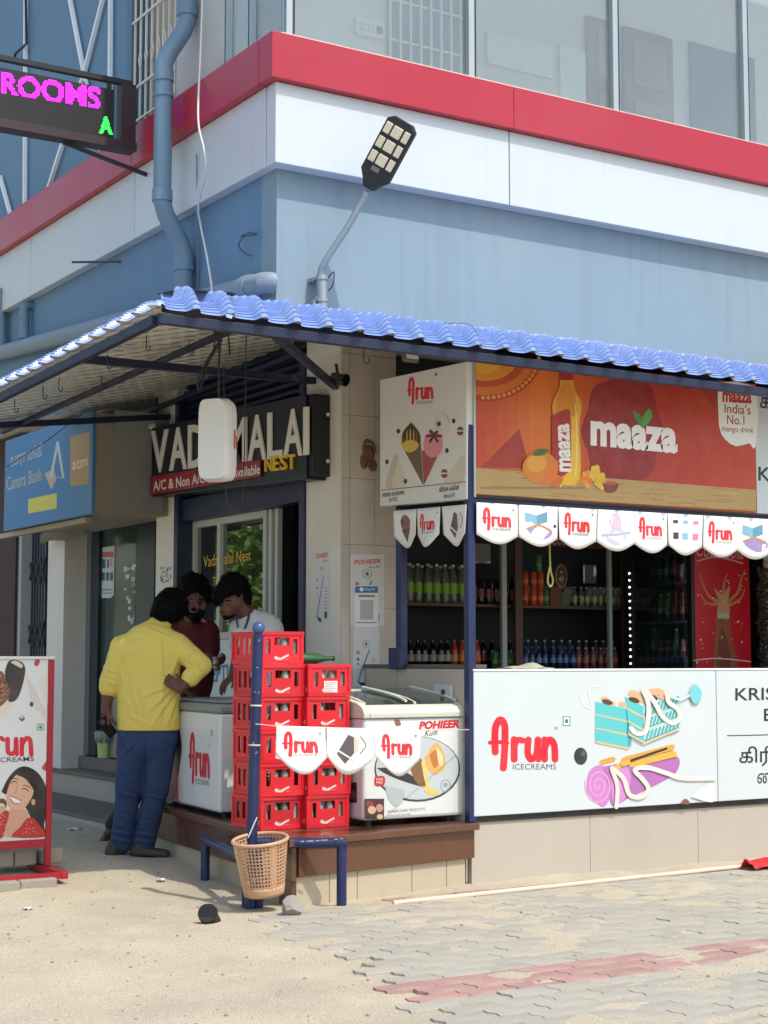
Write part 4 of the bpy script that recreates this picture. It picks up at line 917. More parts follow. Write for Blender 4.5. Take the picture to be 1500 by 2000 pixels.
back_row(806, 898, 6, zs1, ('b', PETC, mm('capw', 'c9cdc8'), mm('lime2', '9ab83c'), .27, .033), 'clear bottle in the back row of the upper left shelf', 'back row of the upper left shelf')
back_row(944, 996, 4, zs0, ('b', COLA, mm('capr3', '7a2226'), mm('labr4', '8c3030'), .21, .028), 'dark cola bottle in the back row behind the green cans', 'back row behind the green cans')
back_row(1030, 1196, 11, zs0, ('b', mm('mixb', '3c4a6a', .2), mm('capm', 'b9b4a8'), mm('labm', '8a93a8'), .21, .026), 'grey-blue bottle in the back row of the lower shelf', 'back row of the lower right shelf')
for k_, (px_, w_, h_, c_) in enumerate(((1082, .10, .13, '7a4a34'), (1100, .08, .10, '5a6a4a'))):
    x_ = xY(px_, yb1); mb = MB(); mb.box((x_-w_/2, YS+.02, zs1+.001), (x_+w_/2, YS+.12, zs1+h_)); o = mb.build('carton', M('carton_'+c_, c_, .7)); tag(o, ('brown', 'green')[k_]+' small carton standing among bottles on the upper shelf', 'carton')
# ---------------------------------------------------------------- cooler with red side
YR = .95; cx0, cx1 = xY(1353, YR), xY(1467, YR); cyb = yX(1226, cx0); cz0, cz1 = .335, 2.12
t = thing('drinks_cooler', 'upright glass-door drinks cooler with red printed side and lit door edge', 'cooler', (cx0, YR, cz0))
blkp = M('cooler_black', '15171a', .4, var=.1)
mb = MB(); mb.box((cx0+.03, YR+.012, cz0), (cx1, YR+.03, cz1)); mb.box((cx0+.03, cyb-.03, cz0), (cx1, cyb, cz1)); mb.box((cx1-.03, YR+.031, cz0), (cx1, cyb-.031, cz1)); mb.box((cx0+.03, YR+.031, cz0), (cx1-.031, cyb-.031, cz0+.1)); mb.box((cx0+.03, YR+.031, cz1-.1), (cx1-.031, cyb-.031, cz1)); mb.build('cabinet', blkp, t)
mb = MB(); mb.box((cx0+.03, YR, cz0), (cx1, YR+.0115, cz1)); rs = mb.build('red_side', M('coke_red', 'bd1624', .35, var=.06), t)
for y0, y1 in ((YR+.0, YR+.05), (cyb-.07, cyb)):
    mb = MB(); mb.box((cx0, y0+.0005, cz0), (cx0+.029, y1, cz1)); mb.build('door_frame', blkp, t, bevel=.003)
for z0, z1 in ((cz0, cz0+.1), (cz1-.1, cz1)):
    mb = MB(); mb.box((cx0+.001, YR+.051, z0), (cx0+.028, cyb-.071, z1)); mb.build('door_frame', blkp, t)
mb = MB(); mb.box((cx0+.012, YR+.051, cz0+.101), (cx0+.018, cyb-.071, cz1-.101)); mb.build('door_pane', glassM('cooler_glass', 'b9c4c4', .05, '7a8688', .05), t)
mb = MB(); mb.box((cx0+.036, YR+.034, cz0+.12), (cx0+.046, YR+.046, cz1-.12)); mb.build('led_strip', M('cooler_strip', 'e4eeff', .4, emit=26, var=0), t)  # unseen glowing strip added behind the near door frame to brighten the cooler inside
ledm = M('cooler_led', 'e9f2ff', .4, emit=4, var=0)
for k in range(14):
    z = zX(1241, 1296-k*13.6, cx0); mb = MB(); mb.ball((cx0-.003, cyb-.08+.045, z), (.005, .007, .007), 8, 5); mb.build('led', ledm, t)
mb = MB(); mb.box((cx1-.036, YR+.032, cz0+.101), (cx1-.031, cyb-.032, cz1-.101)); mb.build('liner', M('cooler_liner', 'c3ced0', .4), t)
shz = [zX(1300, y, cx0+.15) for y in (1282, 1214, 1138)]
for z in shz: mb = MB(); mb.box((cx0+.05, YR+.04, z-.012), (cx1-.04, cyb-.04, z)); mb.build('wire_shelf', M('shelf_grey', '7c868a', .4), t)
cool = [('b', mm('cg', '2f6b3a', .2), mm('capw', 'c9cdc8'), mm('labg', '88b07c'), .2, .03), ('b', mm('cr', '5a1616', .2), mm('capr', 'a33'.replace('a33', 'aa3333')), mm('labr2', 'a04038'), .2, .03), ('can', mm('cp', 'a04a5c'), 0, mm('lp', 'c98a92'), .12, .028)]
ys_ = [YR+.12+.078*i for i in range(int((cyb-YR-.2)/.078))]
for j, z in enumerate(shz):
    for i, y in enumerate(ys_):
        src_ = bottle_src(*cool[(2, 0, 1)[j] if (i+j) % 3 else (j+1) % 3]) if False else None
srcs = [bottle_src(*c_) for c_ in cool]; used = [0, 0, 0]
names = ['top', 'middle', 'bottom']
for j, z in enumerate(shz):
    for i, y in enumerate(ys_):
        k = ([2, 2, 0, 2, 2, 0, 2, 2, 2], [1, 1, 1, 0, 0, 1, 1, 0, 0], [1, 2, 1, 0, 0, 1, 1, 1, 0])[j][i % 9]
        o = srcs[k] if not used[k] else copy_tree(srcs[k]); used[k] = 1
        o.location = (cx0+.10, y, z); kn = ('green bottle', 'dark red bottle', 'pink can')[k]; pn = ('lowest', 'middle', 'upper')[j]
        tag(o, f'{kn} on the {pn} shelf inside the cooler, {ORD[len(ys_)-1-i]}', kn.split()[-1], f'{kn}s on the {pn} cooler shelf')
pr = Print(onplane('Y', YR-.0008))
pr.text('Coca-Cola', (1360, 1086), (1452, 1092), 30, 'c9a0a0', shear=.3, bold=.005); pr.stroke([(1362, 1096), (1400, 1088), (1450, 1100)], 3, 'c9a0a0')
gl_ = 'b98a5a'
pr.curve([(1392, 1312), (1398, 1235), (1400, 1200), (1424, 1200), (1428, 1240), (1440, 1312)], '8c4a2a'); pr.curve([(1400, 1312), (1404, 1250), (1410, 1225), (1420, 1250), (1428, 1312)], '6e2c1c')
pr.rect(1401, 1196, 1424, 1208, '9fae8c'); pr.curve([(1400, 1196), (1403, 1172), (1395, 1150), (1410, 1160), (1425, 1145), (1422, 1175), (1425, 1196)], gl_)
for q in (((1405, 1175), (1385, 1165), (1372, 1140), (1366, 1118)), ((1422, 1175), (1440, 1158), (1448, 1130), (1456, 1112)), ((1412, 1160), (1414, 1140), (1420, 1120)), ((1400, 1180), (1380, 1178), (1368, 1160)), ((1425, 1182), (1445, 1170), (1455, 1150))): pr.stroke(q, 5, 'b5764c', taper=(1.3, .3))
rr = random.Random(8)
for k in range(40): pr.oval(1358+rr.random()*100, 1120+rr.random()*180, rr.uniform(.8, 2), rr.uniform(.8, 2.2), rr.choice(['d9b9a2', 'c98a72', 'e5d2c2']), n=7)
pr.stroke([(1355, 1290), (1400, 1286), (1465, 1292)], 2.5, 'd9b9b2'); pr.build('print', rs)
# things hanging in the kiosk
mb = MB(); rr = random.Random(4)
for k in range(900):
    z = 1.20+.72*rr.random(); a_ = rr.random()*6.28; r_ = .045*math.sqrt(rr.random())*(1+.3*math.sin(z*30)); c_ = V((cx1+.10+r_*math.cos(a_), YR-.04+r_*math.sin(a_), z))
    d1 = V((rr.gauss(0, 1), rr.gauss(0, 1), rr.gauss(0, 1))).normalized()*.016; d2 = d1.cross(V((rr.random(), rr.random(), rr.random()))).normalized()*.009
    mb.add([c_-d1, c_+d2, c_+d1, c_-d2], [(0, 1, 2, 3)])
tag(mb.build('dried_garland', M('dry_leaf', '4a4034', .9, var=.3, scale=40)), 'dark dried leaf garland hanging beside the red cooler', 'garland')
mb = MB(); mb.box((cx1+.17, YR+.02, 1.19), (3.40, YR+.03, 2.1)); pb = mb.build('price_board', M('price_white', 'c9c6c4', .6)); tag(pb, 'pale price board with rows of red text behind the garland', 'board')
pr = Print(onplane('Y', YR+.0195))
for k in range(9): pr.text('MOJO', (1492, 1102+k*15), (1540, 1104+k*15), 8, 'a8483c')
pr.build('lettering', pb)
p0 = at(1074, 1056, 'Y', .1); mb = MB(); mb.tube(smoothpath([p0+V((0, 0, .1)), p0+V((0, 0, -.15)), p0+V((.02, 0, -.24)), p0+V((.0, 0, -.275)), p0+V((-.02, 0, -.24)), p0+V((-.004, 0, -.16))], 6), .006, 6)
tag(mb.build('rope_loop', M('yellow_rope', 'b9a566', .8)), 'yellowish rope loop hanging below the white scalloped banners', 'rope')
c_ = at(1095, 1125, 'Y', .9); t = thing('hanging_plaque', 'small dark arched plaque hanging among the shelves', 'plaque', c_)
mb = MB(); mb.prism([c_+V((.045*math.cos(a_)*(1 if math.sin(a_) > 0 else 1.1), 0, .075*math.sin(a_))) for a_ in [2*math.pi*k/20 for k in range(20)]], (0, .012, 0)); mb.build('plate', M('plaque_brown', '3a3028', .5), t, recalc=True)
mb = MB(); mb.tube([c_+V((.046*math.cos(a_), -.004, .077*math.sin(a_))) for a_ in [2*math.pi*k/20 for k in range(20)]], .006, 6, closed=True); mb.build('rim', M('plaque_gold', '6b5a40', .4, .5), t)
mb = MB(); mb.ball(c_+V((0, -.005, .03)), (.016, .008, .02)); mb.ball(c_+V((0, -.005, -.015)), (.026, .009, .032)); mb.build('figure', M('plaque_gold', '6b5a40', .4, .5), t, smooth=True)
# folded cloth on the counter
ca, cb = at(992, 1309, 'Y', .1), at(1074, 1306, 'Y', .1); G = []
for i in range(26):
    u = i/25; ln = []
    for j in range(9):
        v = j/8; e = math.sin(math.pi*min(1, max(0, u)))*.8+.1
        ln.append(V((ca.x+(cb.x-ca.x)*u, .05+.16*v+.02*math.sin(u*9), 1.188+(.012+.038*e*math.sin(math.pi*min(1, v*1.2+.05))*(.65+.35*math.sin(u*11+v*4))))))
    G.append(ln)
mb = MB(); mb.grid(G); tag(mb.build('folded_cloth', M('cloth_beige', 'a8a390', .9, var=.15, scale=20), smooth=True, solid=.012), 'crumpled beige cloth lying on the kiosk counter edge', 'cloth')
# ================================================================== signs of the kiosk
def clip(pts, quad):
    out = pts
    for i in range(len(quad)):
        a, b = quad[i], quad[(i+1) % len(quad)]; src = out; out = []
        ins = lambda p: (b[0]-a[0])*(p[1]-a[1])-(b[1]-a[1])*(p[0]-a[0]) >= 0
        for j in range(len(src)):
            p, q = src[j-1], src[j]
            if ins(p) != ins(q):
                d1 = (b[0]-a[0])*(p[1]-a[1])-(b[1]-a[1])*(p[0]-a[0]); d2 = (b[0]-a[0])*(q[1]-a[1])-(b[1]-a[1])*(q[0]-a[0]); t_ = d1/(d1-d2)
                out.append((p[0]+(q[0]-p[0])*t_, p[1]+(q[1]-p[1])*t_))
            if ins(q): out.append(q)
        if not out: return []
    return out
def disc(cx, cy, rx, ry, n=40): return [(cx+rx*math.cos(2*math.pi*k/n), cy+ry*math.sin(2*math.pi*k/n)) for k in range(n)]
def lerpc(a, b, t):
    A_ = [int(a[i:i+2], 16) for i in (0, 2, 4)]; B_ = [int(b[i:i+2], 16) for i in (0, 2, 4)]; return ''.join('%02x' % int(x+(y-x)*t) for x, y in zip(A_, B_))
signedge = M('sign_edge', '1b1d22', .5)
YF = -.03
t = thing('mango_drink_sign', 'wide orange maaza mango drink sign with bottle under the canopy', 'sign', (1.15, YF, 2.21))
mx0, mx1 = at(928, 830, 'Y', YF).x, at(1475, 870, 'Y', YF).x; mz0, mz1 = zY(928, 966, YF), zY(928, 693, YF)
mb = MB(); mb.box((mx0, YF, mz0), (mx1, YF+.09, mz1)); bd = mb.build('board', M('sign_orange', 'c8501f', .4), t)
for z in (mz0-.016, mz1+.001): mb = MB(); mb.box((mx0-.01, YF-.006, z), (3.40, YF+.095, z+.015)); mb.build('frame_rail', signedge, t)
mb = MB(); mb.box((mx0-.015, YF-.008, mz0-.015), (mx0-.001, YF+.095, mz1+.015)); mb.build('frame_rail', alu, t)
pr = Print(onplane('Y', YF-.0002))
Q4 = [(928.5, 693), (1474.5, 751), (1474.5, 999), (928.5, 965)]
topy = lambda x: 693+(x-928)*(58/547); boty = lambda x: 965+(x-928)*(34.5/547)
for k in range(26):
    a_, b_ = 928.5+546*k/26, 928.5+546*(k+1)/26; u = k/25
    c_ = lerpc('bc3f1a', 'd9701f', u/.22) if u < .22 else (lerpc('d9701f', 'ab2a1a', (u-.22)/.35) if u < .57 else lerpc('ab2a1a', 'b83a1a', (u-.57)/.43))
    pr.poly([(a_, topy(a_)), (b_, topy(b_)), (b_, boty(b_)), (a_, boty(a_))], c_, same=True)
for cx_, cy_, rx, ry, c_ in ((948, 690, 112, 94, 'a83018'), (948, 690, 100, 82, 'cc6b22'), (948, 690, 86, 66, 'b8461c'), (948, 700, 62, 44, 'd98a2c'), (945, 706, 34, 24, 'e0a53c')): pr.poly(clip(disc(cx_, cy_, rx, ry), Q4), c_)
for k in range(16):
    a_ = .12+1.5*k/15; x, y = 948+105*math.cos(a_), 690+87*math.sin(a_)
    if x > 931: pr.oval(x, y, 4, 4, 'd8902e', n=8)
pr.poly([(942, 912), (1014, 838), (1034, 915)], 'a02a18')
pr.poly([(1215+76*(1+.05*math.cos(k*math.pi/4))*math.cos(2*math.pi*k/64), 842+(112)*(1+.05*math.cos(k*math.pi/4))*math.sin(2*math.pi*k/64)) for k in range(64)], '8c1a1c')
for k in range(14): pr.oval(1215+44*math.cos(2*math.pi*k/14), 850+64*math.sin(2*math.pi*k/14), 9, 12, '961f20', n=12)
pr.poly(clip(disc(1452, 752, 82, 62), Q4), '9c2a1a'); pr.poly(clip(disc(1456, 750, 62, 46), Q4), 'b8481c')
pr.poly(clip([(928, 914), (1475, 957), (1475, 1000), (928, 966)], Q4), 'b0905a')
rr = random.Random(2)
for k in range(60):
    x = 930+rr.random()*520; y = boty(x)-(boty(x)-(914+(x-928)*.078))*rr.random(); l_ = rr.uniform(15, 45)
    pr.poly(clip([(x, y), (x+l_, y+l_*.07), (x+l_, y+l_*.07+1.2), (x, y+1.5)], Q4) or [(x, y-3), (x+2, y-3), (x+2, y-2)], rr.choice(['9c7c48', 'c2a46c', 'a58550', '8f7040']), same=True)
pr.k += 1
pr.rect(936, 951, 1140, 955, '8f7548')
pr.curve([(1092, 742), (1117, 743), (1120, 760), (1134, 790), (1130, 830), (1132, 900), (1128, 944), (1084, 942), (1078, 900), (1080, 830), (1077, 790), (1090, 760)], 'd89a24')
pr.curve([(1096, 760), (1104, 760), (1100, 790), (1098, 935), (1088, 935), (1086, 800)], 'e8be4a'); pr.curve([(1118, 770), (1128, 795), (1124, 935), (1116, 935), (1116, 800)], 'e0ac30')
pr.curve([(1086, 842), (1126, 846), (1128, 938), (1086, 936)], 'e3b72c', 3); pr.curve([(1096, 748), (1112, 749), (1124, 786), (1122, 812), (1086, 808), (1086, 784)], 'cf8420'); pr.stroke([(1122, 790), (1125, 860), (1122, 930)], 4, 'f0d888', taper=(.4, .6)); pr.rect(1092, 723, 1117, 743, 'a01a1c'); pr.curve([(1076, 812), (1104, 800), (1112, 812), (1113, 905), (1104, 926), (1090, 930), (1077, 910)], 'a51d1f')
pr.text('maaza', (1112, 922), (1108, 828), 24, 'e8e4dc', bold=.04, up=(-30, -1))
pr.oval(1052, 913, 34, 31, 'cf7f22', rot=-.3); pr.oval(1046, 905, 20, 17, 'dd9a38', rot=-.3); pr.curve([(1036, 890), (1050, 878), (1070, 880), (1056, 890)], '3c6a2c')
pr.curve([(1056, 948), (1070, 910), (1084, 898), (1088, 915), (1078, 942)], 'd8722a'); pr.curve([(1072, 950), (1084, 932), (1098, 934), (1090, 950)], 'd06a28')
for cx_, cy_, r_, c_ in ((1143, 936, 16, 'd9742a'), (1160, 925, 15, 'd8b02e'), (1170, 940, 15, 'd4a628')):
    for k in range(12): pr.oval(cx_+r_*.6*math.cos(k*2.4)*(k/12)**.5, cy_+r_*.9*math.sin(k*2.4)*(k/12)**.5, 5.5, 6, lerpc(c_, 'e8c060', (k % 4)/6), n=9)
pr.curve([(1173, 945), (1190, 941), (1205, 946), (1198, 960), (1182, 961)], '7a2f22'); pr.oval(1189, 945, 14, 3.5, 'b04a34')
pr.text('maaza', (1152, 866), (1322, 882), 62, 'e9e6e2', bold=.045, up=(0, -62))
pr.curve([(1252, 836), (1238, 815), (1236, 802), (1250, 815)], '3c8a3a'); pr.curve([(1252, 836), (1254, 815), (1266, 798), (1272, 812), (1264, 828)], '4b9a44')
pr.curve([(1400, 748), (1474, 756), (1474, 873), (1462, 866), (1436, 872), (1414, 858), (1402, 830)], 'e2e4e2', 2)
pr.text('maaza', (1409, 784), (1466, 787), 26, 'b3262c', bold=.04, up=(0, -26)); pr.oval(1444, 765, 3, 6, '4b9a44', rot=.4, n=10)
pr.text("India's", (1413, 806), (1464, 810), 18, '8f2b34', bold=.005); pr.text('No.1', (1418, 828), (1452, 830), 18, '8f2b34', bold=.005); pr.text('mango drink', (1408, 842), (1470, 846), 11, '8f2b34', bold=.005)
pr.build('print', bd)
t = thing('white_shop_sign', 'white shop name sign cut off at the right edge beside the orange sign', 'sign', (2.6, YF, 2.21))
mb = MB(); mb.box((mx1+.006, YF+.001, mz0), (3.4, YF+.09, mz1)); bd = mb.build('board', whitep, t)
pr = Print(onplane('Y', YF+.0008)); pr.text('கிரிஷ்', (1484, 796), (1580, 806), 26, '1c1c20', bold=.015); pr.text('KRISH', (1481, 938), (1580, 948), 27, '1c1c20', bold=.015); pr.build('lettering', bd)
# side sign facing left
t = thing('ice_cream_side_sign', 'square white Arun ice cream sign with two cones facing left', 'sign', (-.03, .5, 2.19))
XSs = -.035; mb = MB(); mb.prism([at(742, 742, 'X', XSs), at(742, 989, 'X', XSs), at(911, 975, 'X', XSs), at(911, 706, 'X', XSs)], (.06, 0, 0)); bd = mb.build('board', M('sign_white', 'd6d6d2', .45, var=.03), t, recalc=True, bevel=.004)
pr = Print(onplane('X', XSs-.0005))
arun(pr, 795, 737, 845, 790, slope=-2, col='cc2231'); pr.rect(849, 728, 854, 734, '5d8a6a')
pr.curve([(752, 950), (764, 905), (774, 885), (778, 900), (768, 930), (765, 955)], 'c9bba2'); pr.curve([(866, 945), (890, 905), (906, 890), (906, 935), (885, 950)], 'cfc4b0'); pr.curve([(764, 955), (776, 905), (786, 920), (792, 950)], 'd5ccba')
pr.poly([(790, 880), (822, 868), (827, 948)], '6c5a4c'); pr.poly([(828, 948), (824, 880), (860, 880)], 'a24a44')
pr.oval(802, 858, 19, 26, 'd2b44c', rot=.15); pr.oval(846, 868, 19, 26, 'd98a96', rot=.05)
for k in range(7): a_ = 3.6+k*.42; pr.stroke([(803, 828), (803+15*math.cos(a_), 848+8*math.sin(a_)), (803+17*math.cos(a_), 868+10*math.sin(a_))], 4, '4a2c1c')
for k in range(6): a_ = k*1.05; pr.stroke([(848, 850), (848+14*math.cos(a_), 852+12*math.sin(a_))], 5, '5a2a34')
pr.ring(862, 825, 13, 16, 4, 'd8d3cc')
for x, y, c_ in ((778, 842, '3c2022'), (756, 902, '3c2022'), (792, 940, '6a2a2c'), (886, 822, '4c2024'), (873, 880, '2c2c30'), (858, 828, '3c2022')): pr.oval(x, y, 3.6, 5, c_, n=10)
for x, y in ((899, 842), (868, 925)): pr.oval(x, y, 7, 9, '7c3a34', n=10); pr.rect(x-7, y-2, x+7, y+1, 'd8cfc4')
pr.poly([(745, 957), (910, 940), (910, 941.5), (745, 958.5)], '6a6a6c')
pr.text('KRISH KHAVIN', (748, 971), (789, 966), 8, '2c2c30', bold=.01); pr.text('BITES', (760, 980), (776, 978), 7, '2c2c30', bold=.01)
pr.text('கிரிஷ் கவின்', (858, 961), (897, 956), 9, '2c2c30', bold=.01); pr.text('ைபட்ஸ்', (867, 973), (888, 970), 8, '2c2c30', bold=.01); pr.build('print', bd)
# counter board
t = thing('counter_board', 'long white Arun ice cream light board along the kiosk counter', 'sign board', (1, YF, .37))
bz0, bz1 = .372, 1.187
mb = MB(); mb.box((.004, YF, bz0), (1.868, .0, bz1)); bd = mb.build('board', M('board_white', 'c5cdd0', .4, var=.03, scale=2, dirt=.08, dirtcol='b9bdbc'), t, bevel=.004)
mb = MB(); mb.box((1.873, YF, bz0), (3.44, .0, bz1)); bd2 = mb.build('board', M('board_white', 'c5cdd0'), t, bevel=.004)
mb = MB(); mb.box((.0, YF-.004, bz1+.001), (3.44, .022, bz1+.014)); mb.build('top_edge', M('edge_white', 'dfe4e4', .5), t, bevel=.003)
pr = Print(onplane('Y', YF-.0004))
arun(pr, 954, 1402, 1086, 1503, col='d8142c')
pr.rect(1099, 1399, 1114, 1418, '3c8f66'); pr.rect(1101, 1401, 1112, 1416, 'e6ecec'); pr.oval(1106.5, 1408.5, 3.6, 4.4, '2c7c54', n=12)
pr.oval(1134, 1477, 13, 17, '2b2c30'); pr.oval(1139, 1472, 4, 6, '5a5650', n=10)
f = lambda x, y: (900+.4*x, 1280+.4*y)
teal, teald, crm = '52b9bd', '3b9ea4', 'd9c9a6'
for k in range(3):
    dy = k*66; pr.poly([f(655, 225+dy), f(815, 262+dy), f(815, 318+dy), f(655, 285+dy)], teal); pr.poly([f(815, 262+dy), f(832, 250+dy), f(832, 305+dy), f(815, 318+dy)], teald)
    pr.poly([f(655, 285+dy), f(815, 318+dy), f(832, 305+dy), f(832, 316+dy), f(815, 330+dy), f(655, 296+dy)], 'c9b584')
for k in range(3):
    dy = k*62; pr.poly([f(800+k*8, 200+dy), f(890, 250+dy), f(890, 300+dy), f(812, 255+dy)], teal); pr.poly([f(890, 245+dy*.98), f(1070, 195+dy*.82), f(1066, 245+dy*.82), f(890, 296+dy*.98)], 'a3cfd0'); 
    for i in range(9): x_ = 900+i*18; pr.stroke([f(x_, 292+dy-(x_-890)*.28), f(x_+14, 248+dy-(x_-890)*.29)], 3.4, teald, False)
    pr.poly([f(812, 255+dy), f(890, 298+dy), f(1068, 244+dy*.85), f(1068, 254+dy*.85), f(890, 309+dy), f(812, 265+dy)], 'cdbb8c')
for x, y, r_ in ((705, 215, 22), (735, 235, 20), (790, 238, 20), (845, 190, 30), (870, 215, 26), (935, 180, 26), (965, 178, 28), (985, 205, 20)): pr.oval(*f(x, y), r_*.4, r_*.25, 'd9a77c', rot=.2)
for x, y in ((715, 228), (845, 218), (935, 205)): pr.oval(*f(x, y), 11, 5, '4a2e22', rot=.3)
ribbon = 'd5cec2'
for pts in ([(885, 170), (910, 240), (905, 330), (890, 375), (850, 380), (825, 355)], [(895, 170), (940, 230), (980, 300), (1030, 330), (1062, 300), (1050, 260), (1010, 230), (1000, 190)]): pr.stroke([f(*q) for q in pts], 9, ribbon); pr.stroke([f(q[0]+6, q[1]+4) for q in pts], 3, 'efebe4')
pr.stroke([f(580, 190), f(600, 240), f(640, 255), f(625, 160), f(680, 155)], 3.5, 'd8d4cc'); pr.stroke([f(1000, 190), f(1060, 215), f(1110, 195)], 4, 'd8d4cc')
pr.curve([f(1108, 190), f(1125, 150), f(1145, 145), f(1168, 180), f(1160, 225), f(1130, 232)], '6fc2cc')
pr.curve([f(612, 660), f(625, 570), f(680, 535), f(725, 570), f(738, 660), f(720, 715), f(690, 740), f(640, 700)], 'c07ab8')
pr.curve([f(690, 545), f(820, 520), f(1045, 490), f(1052, 570), f(940, 640), f(830, 690), f(740, 735), f(720, 640)], 'a968a8'); pr.curve([f(730, 560), f(800, 540), f(830, 600), f(800, 700), f(745, 720)], 'c684bf')
sp = [(672+(8+k*2.6)*math.cos(k*.55)*.8, 635+(8+k*2.6)*math.sin(k*.55)*1.1) for k in range(30)]
pr.stroke([f(*q) for q in sp], 2.6, 'd59acb')
for k in range(15): pr.oval(*f(800+k*16, 510-k*4.3), 8, 5.5, 'd89a30', rot=-.5, n=12); pr.oval(*f(838+k*14, 532-k*3.6), 8, 5.5, 'e0aa3c', rot=.4, n=12)
pr.stroke([f(810, 520), f(900, 488), f(1000, 455)], 4.5, '2e2220')
for k in range(6): pr.oval(*f(690+k*10, 522-k*3), 6, 5, 'd89a30', n=10); pr.oval(*f(765+k*9, 545-k*5), 6, 5, 'e0aa3c', n=10)
pr.stroke([f(735, 550), f(790, 600), f(820, 680), f(880, 690), f(912, 650), f(880, 600), f(845, 560), f(900, 545), f(1000, 575), f(1080, 600), f(1230, 600)], 9, ribbon); pr.stroke([f(735, 560), f(760, 640), f(755, 740)], 8, ribbon); pr.stroke([f(850, 552), f(950, 560), f(1080, 592), f(1228, 592)], 3.5, 'eeeae3')
pr.curve([f(1065, 725), f(1090, 700), f(1110, 712), f(1108, 727)], '7a4a3c'); pr.curve([f(1120, 690), f(1180, 640), f(1228, 630), f(1228, 715)], 'e4e2dc')
pr.build('print', bd)
pr = Print(onplane('Y', YF-.0004)); pr.text('KRISH', (1436, 1368), (1540, 1366), 24, '1c1c20', bold=.012); pr.text('BITES', (1492, 1408), (1580, 1406), 24, '1c1c20', bold=.012)
pr.poly([(1420, 1436), (1560, 1433), (1560, 1435), (1420, 1438)], '2a2a2e'); pr.text('கிரிஷ்', (1444, 1490), (1560, 1486), 26, '1c1c20', bold=.012); pr.text('ைபட்ஸ்', (1479, 1530), (1570, 1526), 24, '1c1c20', bold=.012); pr.build('lettering', bd2)
# ---------------------------------------------------------------- scalloped banners
ban = M('banner_white', 'e3e4e1', .6, var=.03, scale=9)
def art(pr, kind, x0, y0, x1, y1, sl=0):
    W_, H_ = x1-x0, y1-y0; g = lambda u, v: (x0+u*W_, y0+v*H_+sl*u)
    if kind == 'arun': arun(pr, x0+W_*.12, y0+H_*.14, x0+W_*.80, y0+H_*.70, slope=sl*.6); pr.rect(*g(.86, .12), *g(.91, .18), '7aa08a')
    elif kind == 'cake':
        pr.poly([g(.15, .18), g(.45, .25), g(.45, .5), g(.15, .42)], '7fb0c4'); pr.poly([g(.45, .25), g(.72, .14), g(.72, .4), g(.45, .5)], '5f93ae'); pr.curve([g(.2, .62), g(.35, .52), g(.75, .55), g(.85, .7), g(.6, .86), g(.3, .74)], '9a86bc'); pr.stroke([g(.2, .6), g(.5, .5), g(.8, .62)], H_*.05, 'b98a5c'); pr.oval(*g(.92, .5), W_*.04, H_*.05, '333338', n=10)
    elif kind == 'milk': pr.curve([g(.3, .3), g(.45, .08), g(.62, .15), g(.66, .5), g(.78, .7), g(.5, .9), g(.25, .75), g(.36, .5)], 'c0bcd0'); pr.oval(*g(.5, .3), W_*.1, H_*.16, 'd8b8c8'); pr.stroke([g(.15, .65), g(.5, .62), g(.85, .55)], H_*.07, 'aab4d0')
    elif kind == 'cups':
        for u, c_ in ((.22, '3a3438'), (.5, '7fb4d4'), (.8, 'd880a8')): pr.curve([g(u-.09, .25), g(u+.09, .25), g(u+.13, .8), g(u-.13, .8)], 'dcdfe4', 3); pr.rect(*g(u-.08, .48), *g(u+.08, .64), c_); pr.rect(*g(u-.07, .16), *g(u+.07, .24), c_)
    elif kind == 'cone': pr.oval(*g(.5, .38), W_*.22, H_*.24, '8a5a5c'); pr.poly([g(.3, .55), g(.7, .52), g(.52, .92)], '6a4a3c'); pr.stroke([g(.35, .3), g(.5, .4), g(.65, .3)], H_*.06, '4a2c2c')
    elif kind == 'bar':
        pr.poly([g(.25, .62), g(.48, .16), g(.60, .22), g(.62, .6), g(.45, .86)], '5a545a'); pr.poly([g(.60, .2), g(.72, .3), g(.70, .55), g(.62, .6)], 'd9cbb8'); pr.stroke([g(.28, .55), g(.6, .75)], H_*.04, 'e8e4de'); pr.stroke([g(.74, .2), g(.85, .4), g(.75, .6)], H_*.025, '77757a')
def banner(label, cols, top, bot, ax, v, kind, group, lobe=True, wave=.012, n=16, m=8):
    """cols: photo columns of the two edges; top/bot: photo rows at both edges; hangs on the plane ax=v with a soft wave"""
    i_ = 'XYZ'.index(ax); ph = random.random()*6
    def surf(u, w_):
        px_ = cols[0]+(cols[1]-cols[0])*u; yt = top[0]+(top[1]-top[0])*u; b0 = bot[0]+(bot[1]-bot[0])*u
        drop = (b0-yt)+ (math.sin(math.pi*u)**1.15*bot[2] if lobe else 0)
        return px_, yt+drop*w_
    def put(px_, py_, k):
        p = at(px_, py_, ax, v); u = (px_-cols[0])/(cols[1]-cols[0]); w_ = max(0, (py_-top[0])/60); p[i_] += -abs(wave)*math.sin(u*3.1+ph)*w_-.0004*k; return p
    G = [[put(*surf(i/n, j/m), 0) for j in range(m+1)] for i in range(n+1)]
    mb = MB(); mb.grid(G); o = mb.build('banner', ban, smooth=True, solid=.0015); tag(o, label, 'banner', group)
    pr = Print(put); pr.k = 3; art(pr, kind, cols[0], top[0], cols[1], bot[0]+bot[2]*.8, top[1]-top[0]); pr.build('print', o)
vc = [930, 1012, 1090, 1167, 1238, 1303, 1374, 1440, 1508, 1575]; kinds = ['arun', 'cake', 'arun', 'milk', 'arun', 'cups', 'arun', 'cake', 'arun']
ords = ['first', 'second', 'third', 'fourth', 'fifth', 'sixth', 'seventh', 'eighth', 'ninth']
ty = lambda x: 981+(x-930)*.058
